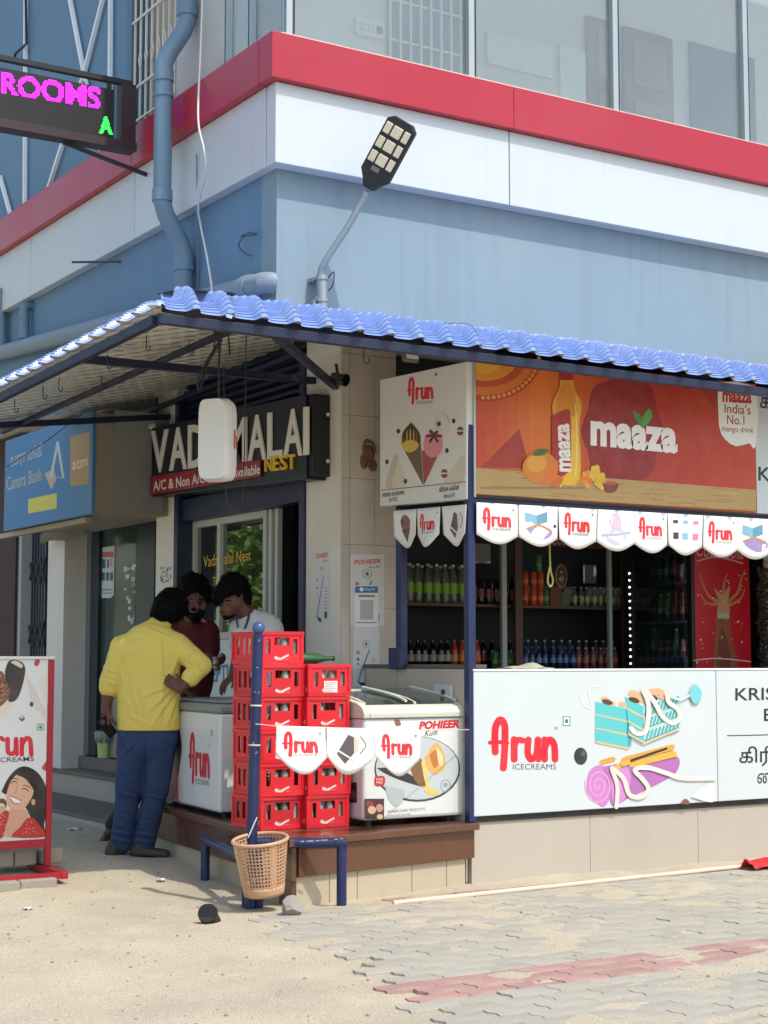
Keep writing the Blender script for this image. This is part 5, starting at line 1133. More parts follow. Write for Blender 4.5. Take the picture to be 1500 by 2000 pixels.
for i in range(9):
    what = {'arun': 'red Arun lettering', 'cake': 'blue and purple cake picture', 'milk': 'pale milk splash picture', 'cups': 'small cups picture'}[kinds[i]]
    banner(f'white scalloped banner with {what}, {ords[i]} from the blue corner post', (vc[i]+.5, vc[i+1]-.5), (ty(vc[i]), ty(vc[i+1])), (ty(vc[i])+63, ty(vc[i+1])+63, 17), 'Y', -.045, kinds[i], 'scalloped banners under the orange sign')
for i, (a_, b_, k_, w_) in enumerate(((768, 813, 'cone', 'leftmost'), (814, 860, 'arun', 'middle'), (863, 911, 'bar', 'rightmost'))):
    banner(f'white side banner with {"red Arun lettering" if k_ == "arun" else "brown ice cream picture"}, {w_} of three under the side sign', (a_, b_), (998-(a_-768)*.09, 998-(b_-768)*.09), (1048-(a_-768)*.04, 1046-(b_-768)*.03, 24), 'X', -.045, k_, 'banners under the side sign', wave=.02)
for i, (a_, b_, k_, w_) in enumerate(((540, 635, 'arun', 'nearest the blue post'), (638, 728, 'bar', 'middle of three'), (730, 823, 'arun', 'nearest the kulfi freezer'))):
    banner(f'white rounded flag with {"red Arun lettering" if k_ == "arun" else "dark ice cream bar picture"} on the string, {w_}', (a_, b_), (1418+(a_-540)*.026, 1418+(b_-540)*.026), (1474+(a_-540)*.02, 1480+(b_-540)*.02, 34), 'Y', -.275, k_, 'flags on the string', wave=.02)
mb = MB(); mb.tube([at(499, 1414, 'Y', -.24), at(540, 1418, 'Y', -.274), at(680, 1422, 'Y', -.274), at(823, 1426, 'Y', -.274), V((-.03, -.03, .86))], .0022, 5); tag(mb.build('flag_string', M('string_white', 'c9c4b8', .7)), 'thin string stretched from the blue bollard post to the kiosk post', 'string')
# ================================================================== freezers
fwhite = M('freezer_white', 'd3d6d4', .32, var=.03, scale=4, dirt=.1)
fgrey = M('freezer_lid', '7f8584', .45, var=.06)
ftrim = M('freezer_trim', 'cfd0c0', .4)
PZ = .341
# kulfi freezer with sliding glass top
fx0, fx1, fy0, fy1 = xY(710, .06, 1500), xY(909, .06, 1500), .06, .62
t = thing('ice_cream_freezer', 'white kulfi freezer with sloping glass top beside the red crates', 'freezer', ((fx0+fx1)/2, .4, PZ))
zf, zt0, zt1 = .375, zY(712, 1404, .06), zY(712, 1404, .06)+.125
mb = MB(); mb.box((fx0, fy0, zf), (fx1, fy1, zt0)); body = mb.build('cabinet', fwhite, t, bevel=.018)
# lid ring: profile swept along X (front low, back high)
def lidprof(y0, y1, d): return [(y0, zt0), (y0-.012, zt0+.02), (y0-.010, zt0+.05), (y0+.03, zt0+.075), (y1, zt1), (y1, zt0)]
for x0, x1 in ((fx0-.006, fx0+.035), (fx1-.035, fx1+.006)):
    mb = MB(); mb.prism([(x0, y, z) for y, z in [(fy0-.012, zt0+.001), (fy0-.016, zt0+.03), (fy0+.005, zt0+.062), (fy0+.06, zt0+.085), (fy0+.3, zt1+.0), (fy1, zt1+.03), (fy1, zt0+.001)]], (x1-x0, 0, 0)); mb.build('lid_side', ftrim, t, recalc=True, bevel=.006)
mb = MB(); mb.prism([(fx0+.036, y, z) for y, z in [(fy0-.012, zt0+.001), (fy0-.016, zt0+.03), (fy0+.005, zt0+.06), (fy0+.05, zt0+.075), (fy0+.05, zt0+.001)]], (fx1-fx0-.072, 0, 0)); mb.build('lid_front', ftrim, t, recalc=True, bevel=.005)
mb = MB(); mb.box((fx0+.036, fy1-.04, zt0+.001), (fx1-.036, fy1, zt1+.028)); mb.build('lid_back', ftrim, t)
tp = lambda y: zt0+.075+(zt1+.02-zt0-.075)*min(1, max(0, (y-fy0-.05)/(fy1-.04-fy0-.05)))**.7
for a_, b_, dz in ((fx0+.036, (fx0+fx1)/2+.03, 0), ((fx0+fx1)/2-.03, fx1-.036, .012)):
    G = [[V((x, fy0+.05+(fy1-.09-fy0)*j/6, tp(fy0+.05+(fy1-.09-fy0)*j/6)+dz)) for j in range(7)] for x in (a_, b_)]
    mb = MB(); mb.grid(G); mb.build('glass_lid', glassM('lid_glass', '8d9a9a', .12, '8a9494', .10), t, smooth=True)
    for x in (a_, b_): mb = MB(); mb.tube([V((x, q.y, q.z+.006)) for q in G[0]], .009, 6); mb.build('lid_rail', ftrim, t)
mb = MB(); mb.box((fx0+.04, fy0+.05, zt0-.12), (fx1-.04, fy1-.05, zt0-.10)); mb.build('inner_tray', M('freezer_inner', '5f6668', .6), t)
for x in (fx0+.07, fx1-.07):
    for y in (fy0+.07, fy1-.07):
        mb = MB(); mb.lathe([(.022, PZ), (.022, PZ+.035), (.012, PZ+.036), (.012, zf)], 10, (x, y, 0)); mb.build('caster', alud, t)
pr = Print(onplane('Y', fy0-.0006))
pr.ring(815, 1502, 82, 62, 4, '3a3f42'); pr.oval(815, 1500, 81, 61, 'b9c1c4', n=40); pr.curve([(735, 1500), (760, 1515), (800, 1530), (826, 1535), (800, 1512), (765, 1500)], '2a2c2e'); pr.curve([(752, 1535), (790, 1545), (775, 1575), (758, 1560)], 'a9b2b5')
pr.curve([(800, 1495), (818, 1480), (832, 1500), (836, 1530), (822, 1536), (808, 1520)], '7c5a38'); pr.curve([(822, 1488), (830, 1485), (838, 1530), (832, 1536)], 'd8c074')
pr.curve([(826, 1535), (840, 1540), (856, 1545), (850, 1553), (832, 1548)], 'd8bf58')
pr.curve([(830, 1480), (845, 1456), (855, 1452), (868, 1475), (868, 1500), (850, 1512), (836, 1502)], 'd3a55c'); pr.curve([(838, 1475), (850, 1465), (858, 1485), (848, 1500)], 'b9702c'); pr.curve([(852, 1460), (864, 1475), (864, 1495), (856, 1490)], 'e2cd9c')
pr.ring(870, 1535, 9, 12, 1.4, '7c8488', n=20); pr.oval(870, 1533, 4, 4, '8c9498')
pr.text('POHIEER', (818, 1424), (897, 1420), 14, 'c4222f', bold=.05, shear=.2); pr.text('Kulfi', (829, 1438), (856, 1435), 11, '2c2c30', shear=.4)
pr.curve([(770, 1406), (779, 1405), (783, 1416), (773, 1417)], '8a5a4c', 3)
pr.curve([(732, 1517), (750, 1516), (750, 1533), (732, 1534)], 'b8202c', 3); pr.text('PURE', (735, 1525), (748, 1524), 5, 'e8d8d8'); pr.text('MILK', (735, 1531), (748, 1530), 5, 'e8d8d8')
pr.rect(712, 1560, 750, 1600, '4a2a28'); pr.oval(722, 1570, 8, 6, '8a3a34'); pr.oval(726, 1582, 8, 8, 'c9a98c'); pr.oval(741, 1578, 7, 8, 'b98a7c'); pr.oval(725, 1595, 8, 5, '2c2424'); pr.oval(742, 1595, 6, 5, 'c9b07c')
pr.text('PIONEER DAIRY PRODUCTS', (757, 1588), (830, 1582), 5, '8a5a58'); pr.text('chennai road, tamil nadu', (757, 1594), (802, 1591), 4, '9a9a9a')
pr.build('print', body)
pr = Print(onplane('X', fx0-.0006)); pr.rect(677, 1528, 697, 1568, '3a1f22'); pr.oval(688, 1552, 7, 10, '7c5048'); pr.build('print', body)
# Arun chest freezer along the platform edge
ang = -math.atan2(.30, 2.55); org = V((-1.11, .95, PZ)); fl_, fw_ = 1.06, .56
t = thing('chest_freezer', 'white Arun chest freezer with grey lid between the customers and crates', 'freezer', org, ang)
h0_, h1_ = .03, .60
mb = MB(); mb.box((0, 0, h0_), (fw_, fl_, h1_)); body = mb.build('cabinet', fwhite, t, world=False, bevel=.014)
mb = MB(); mb.box((-.012, -.012, h1_+.001), (fw_+.012, fl_+.012, h1_+.055)); mb.build('lid', fgrey, t, world=False, bevel=.016)
mb = MB(); mb.box((.03, .03, h1_+.0555), (fw_-.03, fl_/2-.01, h1_+.075)); mb.build('lid_panel', fgrey, t, world=False, bevel=.012)
mb = MB(); mb.box((.03, fl_/2+.01, h1_+.0555), (fw_-.03, fl_-.03, h1_+.075)); mb.build('lid_panel', fgrey, t, world=False, bevel=.012)
mb = MB(); mb.box((.02, .02, .02), (fw_-.02, fl_-.02, h0_-.0005)); mb.build('base', alud, t, world=False)
for x in (.06, fw_-.06):
    for y in (.06, fl_-.06): mb = MB(); mb.lathe([(.02, 0), (.02, .018), (.012, .0195)], 10, (x, y, 0)); mb.build('caster', alud, t, world=False)
for k in range(12): mb = MB(); mb.box((.12, -.004, .08+k*.02), (.34, -.0005, .088+k*.02)); mb.build('vent_slot', alud, t, world=False)
fn = lambda x, y, k: V((-.0006-.0003*k, x, y))
pr = Print(lambda x, y, k: V((-.0006-.0003*k, .86-x, .60-y)))            # x runs left to right as seen, y down
arun(pr, .30, .13, .68, .43, col='bf1f30'); pr.rect(.70, .10, .735, .135, '5a8a70'); pr.rect(.706, .106, .729, .129, 'd3d6d4'); pr.oval(.7175, .1175, .006, .006, '2c5c44', n=8)
pr.curve([(-.18, .10), (.02, .05), (.16, .20), (.12, .36), (.05, .55), (-.18, .55)], '2c1c22'); pr.curve([(.0, .30), (.10, .42), (.14, .55), (.06, .55), (-.02, .45)], 'a81c2c'); pr.curve([(.10, .40), (.17, .46), (.19, .548), (.12, .548)], 'd8b8b0')
pr.build('print', body, world=False)
# ================================================================== crates
cred = M('crate_red', 'cf1a2a', .38, var=.10, scale=9, dirt=.35, dirtcol='a84a48', rnd=.16, speck=.12)
CW, CL, CH = .262, .325, .178
def panel(w, h, holes):
    """rectangles filling w x h except the holes (x0, y0, x1, y1)"""
    xs = sorted({0, w, *[a for q in holes for a in (q[0], q[2])]}); ys = sorted({0, h, *[a for q in holes for a in (q[1], q[3])]}); out = []
    for i in range(len(xs)-1):
        for j in range(len(ys)-1):
            c = ((xs[i]+xs[i+1])/2, (ys[j]+ys[j+1])/2)
            if not any(q[0] < c[0] < q[2] and q[1] < c[1] < q[3] for q in holes): out.append((xs[i], ys[j], xs[i+1], ys[j+1]))
    return out
fh = [(.034, .052, .060, .132), (CW-.060, .052, CW-.034, .132), (.084, .098, CW-.084, .140)]
sh = [(.038+k*.064, .045, .074+k*.064, .135) for k in range(4)]
mbF = MB(); th = .008
def addp(mb, rects, f):
    idx = {}; fs = []
    vs = []
    def vid(p):
        if p not in idx: idx[p] = len(vs); vs.append(p)
        return idx[p]
    for x0, y0, x1, y1 in rects: fs.append([vid((x0, y0)), vid((x1, y0)), vid((x1, y1)), vid((x0, y1))])
    n = len(vs); ed = {}
    for q in fs:
        for i in range(4): e = (q[i], q[(i+1) % 4]); ed[e] = 1
    F_ = [tuple(q) for q in fs]+[tuple(n+i for i in q[::-1]) for q in fs]+[(b, a, n+a, n+b) for a, b in ed if (b, a) not in ed]
    mb.add([f(x, y, 0) for x, y in vs]+[f(x, y, th) for x, y in vs], F_)
def clean(rects, w, h):          # split so that neighbours share corners: use the full raster
    return rects
addp(mbF, panel(CW, CH-.014, fh), lambda x, y, d: (x, d, y+.004)); addp(mbF, panel(CW, CH-.014, fh), lambda x, y, d: (CW-x, CL-d, y+.004))
addp(mbF, panel(CL-.0162, CH-.014, sh), lambda x, y, d: (d, CL-.0081-x, y+.004)); addp(mbF, panel(CL-.0162, CH-.014, sh), lambda x, y, d: (CW-d, .0081+x, y+.004))
crate_shell = mbF.mesh('shell'); crate_shell.materials.append(cred)
bm = bmesh.new(); bm.from_mesh(crate_shell); bmesh.ops.recalc_face_normals(bm, faces=bm.faces); bm.to_mesh(crate_shell); bm.free()
def frame(z0, z1, o, i_):
    mb = MB(); mb.box((-o, -o, z0), (CW+o, i_, z1)); mb.box((-o, CL-i_, z0), (CW+o, CL+o, z1)); mb.box((-o, i_+.0003, z0+.0003), (i_, CL-i_-.0003, z1-.0003)); mb.box((CW-i_, i_+.0003, z0+.0003), (CW+o, CL-i_-.0003, z1-.0003)); return mb
rim = frame(CH-.020, CH-.001, .007, .010).mesh('rim'); rim.materials.append(cred); foot = frame(.001, .022, .004, .009).mesh('foot'); foot.materials.append(cred)
mb = MB(); mb.box((.01, .01, .006), (CW-.01, CL-.01, .012)); cfl = mb.mesh('floor'); cfl.materials.append(cred)
mb = MB(); mb.box((0, 0, .0225), (.018, .018, CH-.0205)); cpo = mb.mesh('corner_post'); cpo.materials.append(cred)
CPOS = ((-.0045, -.0045), (CW-.0135, -.0045), (-.0045, CL-.0135), (CW-.0135, CL-.0135))
def swoosh(pr):
    pr.stroke([(.090, .140), (.118, .150), (.145, .138), (.172, .128)], .0085, 'd9c9c6', taper=(1.5, .7)); pr.stroke([(.09, .131), (.12, .141), (.15, .130), (.172, .122)], .003, 'e0d4d0'); pr.text('Cola', (.150, .152), (.172, .150), .006, 'cdb4b2')
prF = Print(lambda x, y, k: V((x, -.0006-.0002*k, CH-.004-y+.0)))
swoosh(prF); tmp = prF.build('crate_logo'); logo_me = tmp.data; bpy.data.objects.remove(tmp)
prS = Print(lambda x, y, k: V((-.0006-.0002*k, x, y))); prS.rect(.02, .030, .045, .040, 'd0b4b0'); prS.rect(.02, .044, .036, .050, 'd0b4b0'); tmp = prS.build('crate_mark'); mark_me = tmp.data; bpy.data.objects.remove(tmp)
gb = M('returnable_glass', '8f9a90', .12, var=.15, rnd=.35, spec=.7); 
mb = MB(); mb.lathe([(.024, 0), (.026, .01), (.026, .06), (.023, .085), (.026, .10), (.015, .125), (.011, .150), (.012, .158)], 10); gbm = mb.mesh('glass_bottle', True); gbm.materials.append(gb)
def bpos(bx, by):
    if by < .05: return 'front row '+ORD[min(3, int((bx-.03)/.064))]
    return 'left side '+['first', 'second', 'third', 'fourth', 'fifth'][min(4, int((by-.10)/.065))]+' behind the corner'
def crate(label, x, y, z, rz, bottles):
    t = thing('bottle_crate', label, 'crate', (x, y, z), rz, 'red bottle crates')
    for nm, me in (('shell', crate_shell), ('rim', rim), ('base_rim', foot), ('floor', cfl), ('logo', logo_me), ('mark', mark_me)):
        link(nm, me, None, t, world=False)
    for q in CPOS: link('corner_post', cpo, None, t, world=False, loc=(*q, 0))
    Rm = Matrix.Rotation(rz, 4, 'Z')
    for bx, by in bottles:
        p = V((x, y, z))+Rm @ V((bx, by, .013))
        o = link('glass_bottle', gbm, None); o.location = p; tag(o, 'glass bottle in the '+label.split(' red bottle crate')[0].replace('red bottle crate of the ', '')+(' tall-stack' if 'tall' in label else ' short-stack')+' crate, '+bpos(bx, by), 'bottle', 'returnable bottles in the red crates')
    return t
slots = [(.034+.065*i, .040) for i in range(4)]+[(.034, .105+.066*j) for j in range(3)]
names1 = ['bottom', 'fifth', 'fourth', 'third', 'second', 'topmost']; rr = random.Random(11)
x1s, y1s = -1.228, .205
for i in range(6):
    lb = {'bottom': 'bottom red bottle crate of the tall stack behind the blue post', 'topmost': 'topmost red bottle crate of the tall six-crate stack'}.get(names1[i], f'{names1[i]}-from-top red bottle crate of the tall stack')
    crate(lb, x1s+rr.uniform(-.007, .007)-.0012*i, y1s+rr.uniform(-.010, .010), PZ+i*CH, rr.uniform(-.025, .025), [b for b in slots if rr.random() < .75])
names2 = ['bottom', 'fourth', 'third', 'second', 'topmost']; x2s, y2s = -.985+.018, .165
c2 = None
for i in range(5):
    lb = {'bottom': 'bottom red bottle crate of the shorter stack beside the kulfi freezer', 'topmost': 'topmost red bottle crate of the shorter stack with a white paper label'}.get(names2[i], f'{names2[i]}-from-top red bottle crate of the shorter stack')
    c2 = crate(lb, x2s+rr.uniform(-.005, .005), y2s+rr.uniform(-.010, .010), PZ+i*CH, rr.uniform(-.02, .02), [b for b in slots[:4]+slots[5:6] if rr.random() < .8])
prL = Print(lambda x, y, k: V((x, -.003-.0002*k, y))); prL.rect(.095, .018, .18, .085, 'dcd8d6')
for k in range(6): prL.rect(.101, .072-k*.0095, .174-.012*(k % 3), .0755-k*.0095, '9a8f98' if k else 'b85a58')
prL.build('paper_label', c2, world=False)
tz = PZ+5*CH
t = thing('green_bottle', 'green glass bottle lying on top of the shorter crate stack', 'bottle', (x2s+.1, y2s+.14, tz))
mb = MB(); mb.lathe([(.027, 0), (.030, .01), (.030, .12), (.013, .18), (.012, .22)], 12, (x2s+.02, y2s+.15, tz+.0305), 'X'); mb.build('bottle_body', M('green_glass', '2d5a34', .15, spec=.7), t, auto=50)
mb = MB(); mb.lathe([(.014, .2205), (.014, .232)], 10, (x2s+.02, y2s+.15, tz+.0305), 'X'); mb.build('cap', alud, t)
# ================================================================== blue post, rails, basket
bp_base = at(487, 1780, 'Z', -.02); bp_top = at(504, 1240, 'Y', bp_base.y+.02)
t = thing('bollard_post', 'leaning blue steel post with ball top in front of the crates', 'post', bp_base)
mb = MB(); mb.tube([bp_base+V((0, 0, -.1)), bp_top], .0285, 16); mb.build('post_shaft', bluep, t, auto=40)
mb = MB(); mb.ball(bp_top+V((.002, 0, .035)), .034, 18, 12); mb.build('ball_finial', M('ball_blue', '3d5488', .3, var=.15), t, smooth=True)
mb = MB(); mb.tube([bp_top+V((0, 0, .0)), bp_top+V((0, 0, .012))], .02, 12); mb.build('neck', bluep, t)
chip = M('paint_chip', '8f98a8', .5); rr = random.Random(6); ax3 = (bp_base-bp_top).normalized(); s3 = ax3.cross(V((.53, .85, 0))).normalized(); n3 = s3.cross(ax3).normalized()
if n3.dot(V(EYE)-bp_top) < 0: n3 = -n3
mb = MB()
for k in range(7):
    d_ = rr.uniform(.03, .75) if k < 6 else rr.choice([.30, .33, .55])+rr.uniform(-.02, .02); a_ = rr.uniform(-.9, .9); c_ = bp_top+ax3*d_+(n3*math.cos(a_)+s3*math.sin(a_))*.0287
    mb.ball(c_, (.002+rr.random()*.004, .002, .002+rr.random()*.004), 6, 4)
o = mb.build('paint_chips', chip, t); o['kind'] = 'stuff'
for d_ in (.36, .562): mb = MB(); mb.tube([bp_top+ax3*d_, bp_top+ax3*(d_+.008)], .031, 14); mb.build('tied_string', M('string_white', 'c9c4b8', .7), t)
def rail(label, pa, pb, h, r=.026):
    t = thing('guard_rail', label, 'guard rail', pa); pa, pb = V(pa), V(pb); up = V((0, 0, h)); d = (pb-pa).normalized(); k = .03
    mb = MB(); mb.tube([pa+V((0, 0, -.08)), pa+V((0, 0, h+.012))], r, 12); mb.build('leg', bluep, t, auto=40)
    mb = MB(); mb.tube([pa-d*r+up, pb+d*r+up], r, 12); mb.build('top_bar', bluep, t, auto=40)
    if True: mb = MB(); mb.tube([pb+V((0, 0, -.08)), pb+V((0, 0, h-.01))], r, 12); mb.build('leg', bluep, t, auto=40)
    return t
rz_ = .0
pr_ = at(662, 1768, 'Z', 0); pl2 = at(401, 1716, 'Z', .0)
pr_ = V((pr_.x-.02, pr_.y-.06, -.005)); bq = V((bp_base.x, bp_base.y, 0))
hR = zY(664, 1640, pr_.y)-.0; hL = zY(405, 1632, pl2.y)-.0
rail('blue guard rail with chipped paint running right of the post', pr_, bq+V((.05, .0, .0)), hR-.015)
rail('blue guard rail running left of the post along the lane', V((pl2.x-.05, pl2.y-.1, 0)), bq+V((.015, .06, 0)), hL-.01)
mb = MB()
for k in range(10): c_ = pr_+V((-.25*rr.random()+.01, rr.uniform(-.012, -.004), hR-.015+.0235)); mb.ball(c_, (.012, .006, .003), 6, 4)
o = mb.build('rail_scuff', chip); o['kind'] = 'stuff'; tag(o, 'flaked white paint on the right guard rail top', 'paint')
# wicker-look plastic basket hanging on the post
bt = at(508, 1640, 'Y', bp_base.y-.13); bbm = at(516, 1745, 'Y', bp_base.y-.11)
t = thing('waste_basket', 'tan plastic lattice waste basket hanging from the blue post', 'waste basket', bbm)
tanm = M('tan_plastic', 'bf9878', .45, var=.10, scale=12, dirt=.1)
axb = (bt-bbm); Hb = axb.length; axb.normalize(); ub = axb.cross(V((0, 1, 0))).normalized(); vb = axb.cross(ub).normalized(); r0, r1 = .100, .138
rad = lambda u: r0+(r1-r0)*u
ringp = lambda u, r_=None, n=28: [bbm+axb*(Hb*u)+(ub*math.cos(2*math.pi*k/n)+vb*math.sin(2*math.pi*k/n))*(r_ or rad(u)) for k in range(n)]
for u in [i/15 for i in range(3, 15)]:
    mb = MB(); mb.tube(ringp(u), .0034, 5, closed=True); mb.build('hoop', tanm, t)
for k in range(44):
    a_ = 2*math.pi*k/44; d_ = ub*math.cos(a_)+vb*math.sin(a_); wd = .007 if k % 11 else .03
    p, q = bbm+axb*(Hb*.16)+d_*rad(.16), bbm+axb*(Hb*.98)+d_*rad(.98); mb = MB(); mb.bar(p, q, wd if k % 11 else .026, .004, up=d_); mb.build('stave', tanm, t)
mb = MB(); mb.grid([[bbm+axb*(Hb*u)+(ub*math.cos(2*math.pi*k/28)+vb*math.sin(2*math.pi*k/28))*rad(u) for k in range(29)] for u in (0, .06, .12, .18)]); mb.build('base_band', tanm, t, smooth=True, solid=.005)
mb = MB(); mb.add([bbm+axb*.004]+ringp(.01, r0-.002), [(0, 1+k, 1+(k+1) % 28) for k in range(28)]); mb.build('bottom', tanm, t)
mb = MB(); mb.tube(ringp(1.0), .010, 8, closed=True); mb.build('rim', tanm, t, smooth=True)
mb = MB(); mb.tube([bbm+axb*Hb+vb*rad(1)*.9 if False else bt+V((-.005, .12, .0)), at(502, 1596, 'Y', bp_base.y-.03)], .0035, 6); mb.build('tie_rope', M('white_cable', 'd5d8d6', .5), t)
t2 = thing('litter_wrapper', 'crumpled pale wrapper with red print inside the tan basket', 'litter', bbm)
mb = MB(); rr = random.Random(9)
for k in range(9): c_ = bbm+axb*(Hb*.30+rr.uniform(-.03, .03))+ub*rr.uniform(-.06, .06)-vb*0+V((rr.uniform(-.06, 0), rr.uniform(-.075, -.04), 0)); mb.ball(c_, (rr.uniform(.01, .02), .012, rr.uniform(.008, .016)), 6, 5)
mb.build('paper', M('wrapper_pale', 'd0cac4', .6, var=.2, scale=60), t2)
c_ = bbm+axb*(Hb*.31)+V((-.035, -.09, 0)); mb = MB(); mb.ball(c_, (.014, .006, .012), 6, 5); mb.build('red_print', M('wrapper_red', 'a8322c', .6), t2)
# ================================================================== small things on the ground
c_ = at(570, 1778, 'Z', .03); bm = bmesh.new(); bmesh.ops.create_icosphere(bm, subdivisions=4, radius=1); rr = random.Random(12)
pl3 = [(V((rr.gauss(0, 1), rr.gauss(0, 1), rr.gauss(0, 1))).normalized(), rr.uniform(.62, .92)) for _ in range(16)]
for v in bm.verts:
    for n_, d_ in pl3:
        q = v.co.dot(n_)
        if q > d_: v.co -= n_*(q-d_)*.95
    v.co *= 1+.04*float(N3(v.co.x*6+v.co.z*5+20, v.co.y*6+20))
    v.co = V((v.co.x*.072, v.co.y*.06, v.co.z*.062))
me = bpy.data.meshes.new('rock'); bm.to_mesh(me); bm.free(); o = link('rock', me, M('rock', '8f8a82', .95, var=.2, scale=14, bump=.6, bscale=60)); o.location = (c_.x, c_.y, c_.z+.012); tag(o, 'rough grey rock on the sand beside the blue post', 'rock')
c_ = at(411, 1784, 'Z', .045); t = thing('pipe_stub', 'black open pipe end sticking out of the sand', 'pipe', c_); d_ = (V(EYE)-c_); d_.z = 0; d_ = (d_.normalized()*.96+V((_r[0], _r[1], 0))*-.25+V((0, 0, .12))).normalized(); blkr = M('black_plastic', '1a1a1c', .6, var=.3)
mb = MB(); mb.tube([c_+d_*.05, c_-d_*.12+V((0, 0, -.09))], .043, 18); mb.build('pipe_run', blkr, t, auto=40); mb = MB(); mb.tube([c_+d_*.035, c_+d_*.058], .047, 18); mb.build('rim', blkr, t, auto=40)
mb = MB(); mb.tube([at(768, 1764, 'Z', .018), at(1100, 1729, 'Z', .02), at(1470, 1690, 'Z', .022)], .0125, 10); tag(mb.build('plastic_pipe', M('cream_pvc', 'cfc3ac', .5, dirt=.3)), 'long cream plastic pipe lying along the kiosk base', 'pipe')
cc = at(1490, 1692, 'Z', .02); G = []
for i in range(16):
    ln = []
    for j in range(12): u, v = i/15, j/11; x = cc.x-.15+.62*u; y = cc.y-.09+.17*v; ln.append(V((x, y+.02*math.sin(u*9), .018+.055*(math.sin(v*math.pi)**1.2)*(.6+.4*math.sin(u*13+v*5))+.012*math.sin(v*15+u*8))))
    G.append(ln)
mb = MB(); mb.grid(G); o = mb.build('fallen_flag', M('flag_red', 'c01c1e', .6, var=.1), smooth=True, solid=.003); tag(o, 'crumpled red printed flag lying at the right end of the plastic pipe', 'flag')
pr = Print(lambda x, y, k: V((x, y, .0745+.01*math.sin(x*9)+.0004*k))); pr.oval(cc.x+.1, cc.y-.005, .05, .03, 'd8a02c'); pr.build('flag_print', o)
def litter(label, px, py, w_, h_, col='d8d4cc'):
    c_ = at(px, py, 'Z', .05 if py < 1700 else .012); z = float(gz(np.array(c_.x), np.array(c_.y)))+.008; c_ = at(px, py, 'Z', z)
    mb = MB(); mb.grid([[V((c_.x+w_*(i/4-.5)+h_*.3*(j/3-.5), c_.y+h_*(j/3-.5), z+.006*math.sin(i*2.1+j))) for j in range(4)] for i in range(5)]); tag(mb.build('paper_scrap', M('scrap_'+col, col, .8), smooth=True, solid=.002), label, 'paper')
litter('white paper scrap on the lane left of the man in yellow', 145, 1618, .10, .13); litter('small white scrap lying on the sand below the ad stand', 55, 1773, .045, .06); litter('white fleck of litter in the sunlit sand patch', 315, 1717, .05, .05)
mb = MB(); rr = random.Random(21)
for k in range(900):
    x, y = rr.uniform(-3.4, 0), rr.uniform(-3, 3.5)
    if -1.35 < x and y > -.3: continue
    z = float(gz(np.array(x), np.array(y))); s_ = rr.choice([.002, .003, .003, .004, .004, .006, .009]); mb.ball((x, y, z+s_*.2), (s_, s_*rr.uniform(.6, 1.2), s_*.6), 6, 4)
tag(mb.build('pebbles', M('pebble', '8c8170', .9, var=.3, scale=8)), 'scattered small pebbles and grit over the sandy lane', 'pebbles', kind='stuff')
# green translucent bin by the steps
c_ = at(207, 1504, 'Z', .302); t = thing('green_bin', 'pale green plastic bin with a bag rim beside the man in yellow', 'bin', c_)
mb = MB(); mb.grid([[c_+V((r_*math.cos(2*math.pi*k/20), r_*math.sin(2*math.pi*k/20), h)) for k in range(21)] for r_, h in ((.062, 0), (.07, .09), (.085, .30))]); mb.build('bin_body', M('pale_green', 'a8b56a', .4, var=.15, scale=12), t, smooth=True, solid=.004)
mb = MB(); mb.grid([[c_+V(((r_+.01*math.sin(k*2.3))*math.cos(2*math.pi*k/20), (r_+.01*math.sin(k*2.3))*math.sin(2*math.pi*k/20), h)) for k in range(21)] for r_, h in ((.088, .24), (.098, .32), (.085, .34))]); mb.build('bag_rim', M('bag_grey', '8f8f88', .5), t, smooth=True, solid=.002)
mb = MB(); mb.add([c_+V((0, 0, .01))]+[c_+V((.06*math.cos(2*math.pi*k/20), .06*math.sin(2*math.pi*k/20), .01)) for k in range(20)], [(0, 1+k, 1+(k+1) % 20) for k in range(20)]); mb.build('bin_bottom', M('pale_green', 'a8b56a', .4), t)
# ================================================================== advertising stand at the left
zg = .05; YA = at(118, 1690, 'Z', .09).y; xa1 = xY(103, YA, 1450); xa0 = xa1-.80
t = thing('advert_stand', 'red framed Arun ice cream advert stand at the left edge', 'advert stand', (xa1-.4, YA, zg))
rframe = M('stand_red', 'a01c2a', .4, var=.12)
zt_ = zY(60, 1288, YA); zb2 = zY(60, 1640, YA)
mb = MB(); mb.box((xa0, YA, zb2), (xa1-.036, YA+.02, zt_)); bd = mb.build('poster_panel', fwhite, t)
for x in (xa0-.035, xa1-.035): mb = MB(); mb.box((x, YA-.012, zg+.04), (x+.034, YA+.024, zt_)); mb.build('upright', rframe, t, bevel=.003)
mb = MB(); mb.box((xa0, YA-.010, zb2-.045), (xa1-.036, YA+.022, zb2-.001)); mb.build('crossbar', rframe, t)
mb = MB(); mb.box((xa0-.03, YA-.012, zt_+.001), (xa1, YA+.026, zt_+.018)); mb.build('top_bar', fwhite, t, bevel=.003)
for x in (xa1-.02, xa0-.02): mb = MB(); mb.box((x-.02, YA-.28, zg+.0), (x+.02, YA+.28, zg+.038)); mb.build('foot', rframe, t, bevel=.003)
mb = MB(); mb.box((xa0, YA-.275, zg+.002), (xa1-.042, YA-.24, zg+.036)); mb.build('foot_bar', rframe, t)
pr = Print(onplane('Y', YA-.0006)); f = lambda x, y: (x*.27, 1260+y*.27)
pr.curve([f(190, 230), f(230, 420), f(300, 500), f(350, 530), f(350, 480), f(300, 420), f(260, 330), f(215, 260)], 'cfc9bd'); pr.curve([f(300, 240), f(340, 230), f(352, 420), f(330, 390), f(290, 310)], 'd8d2c8')
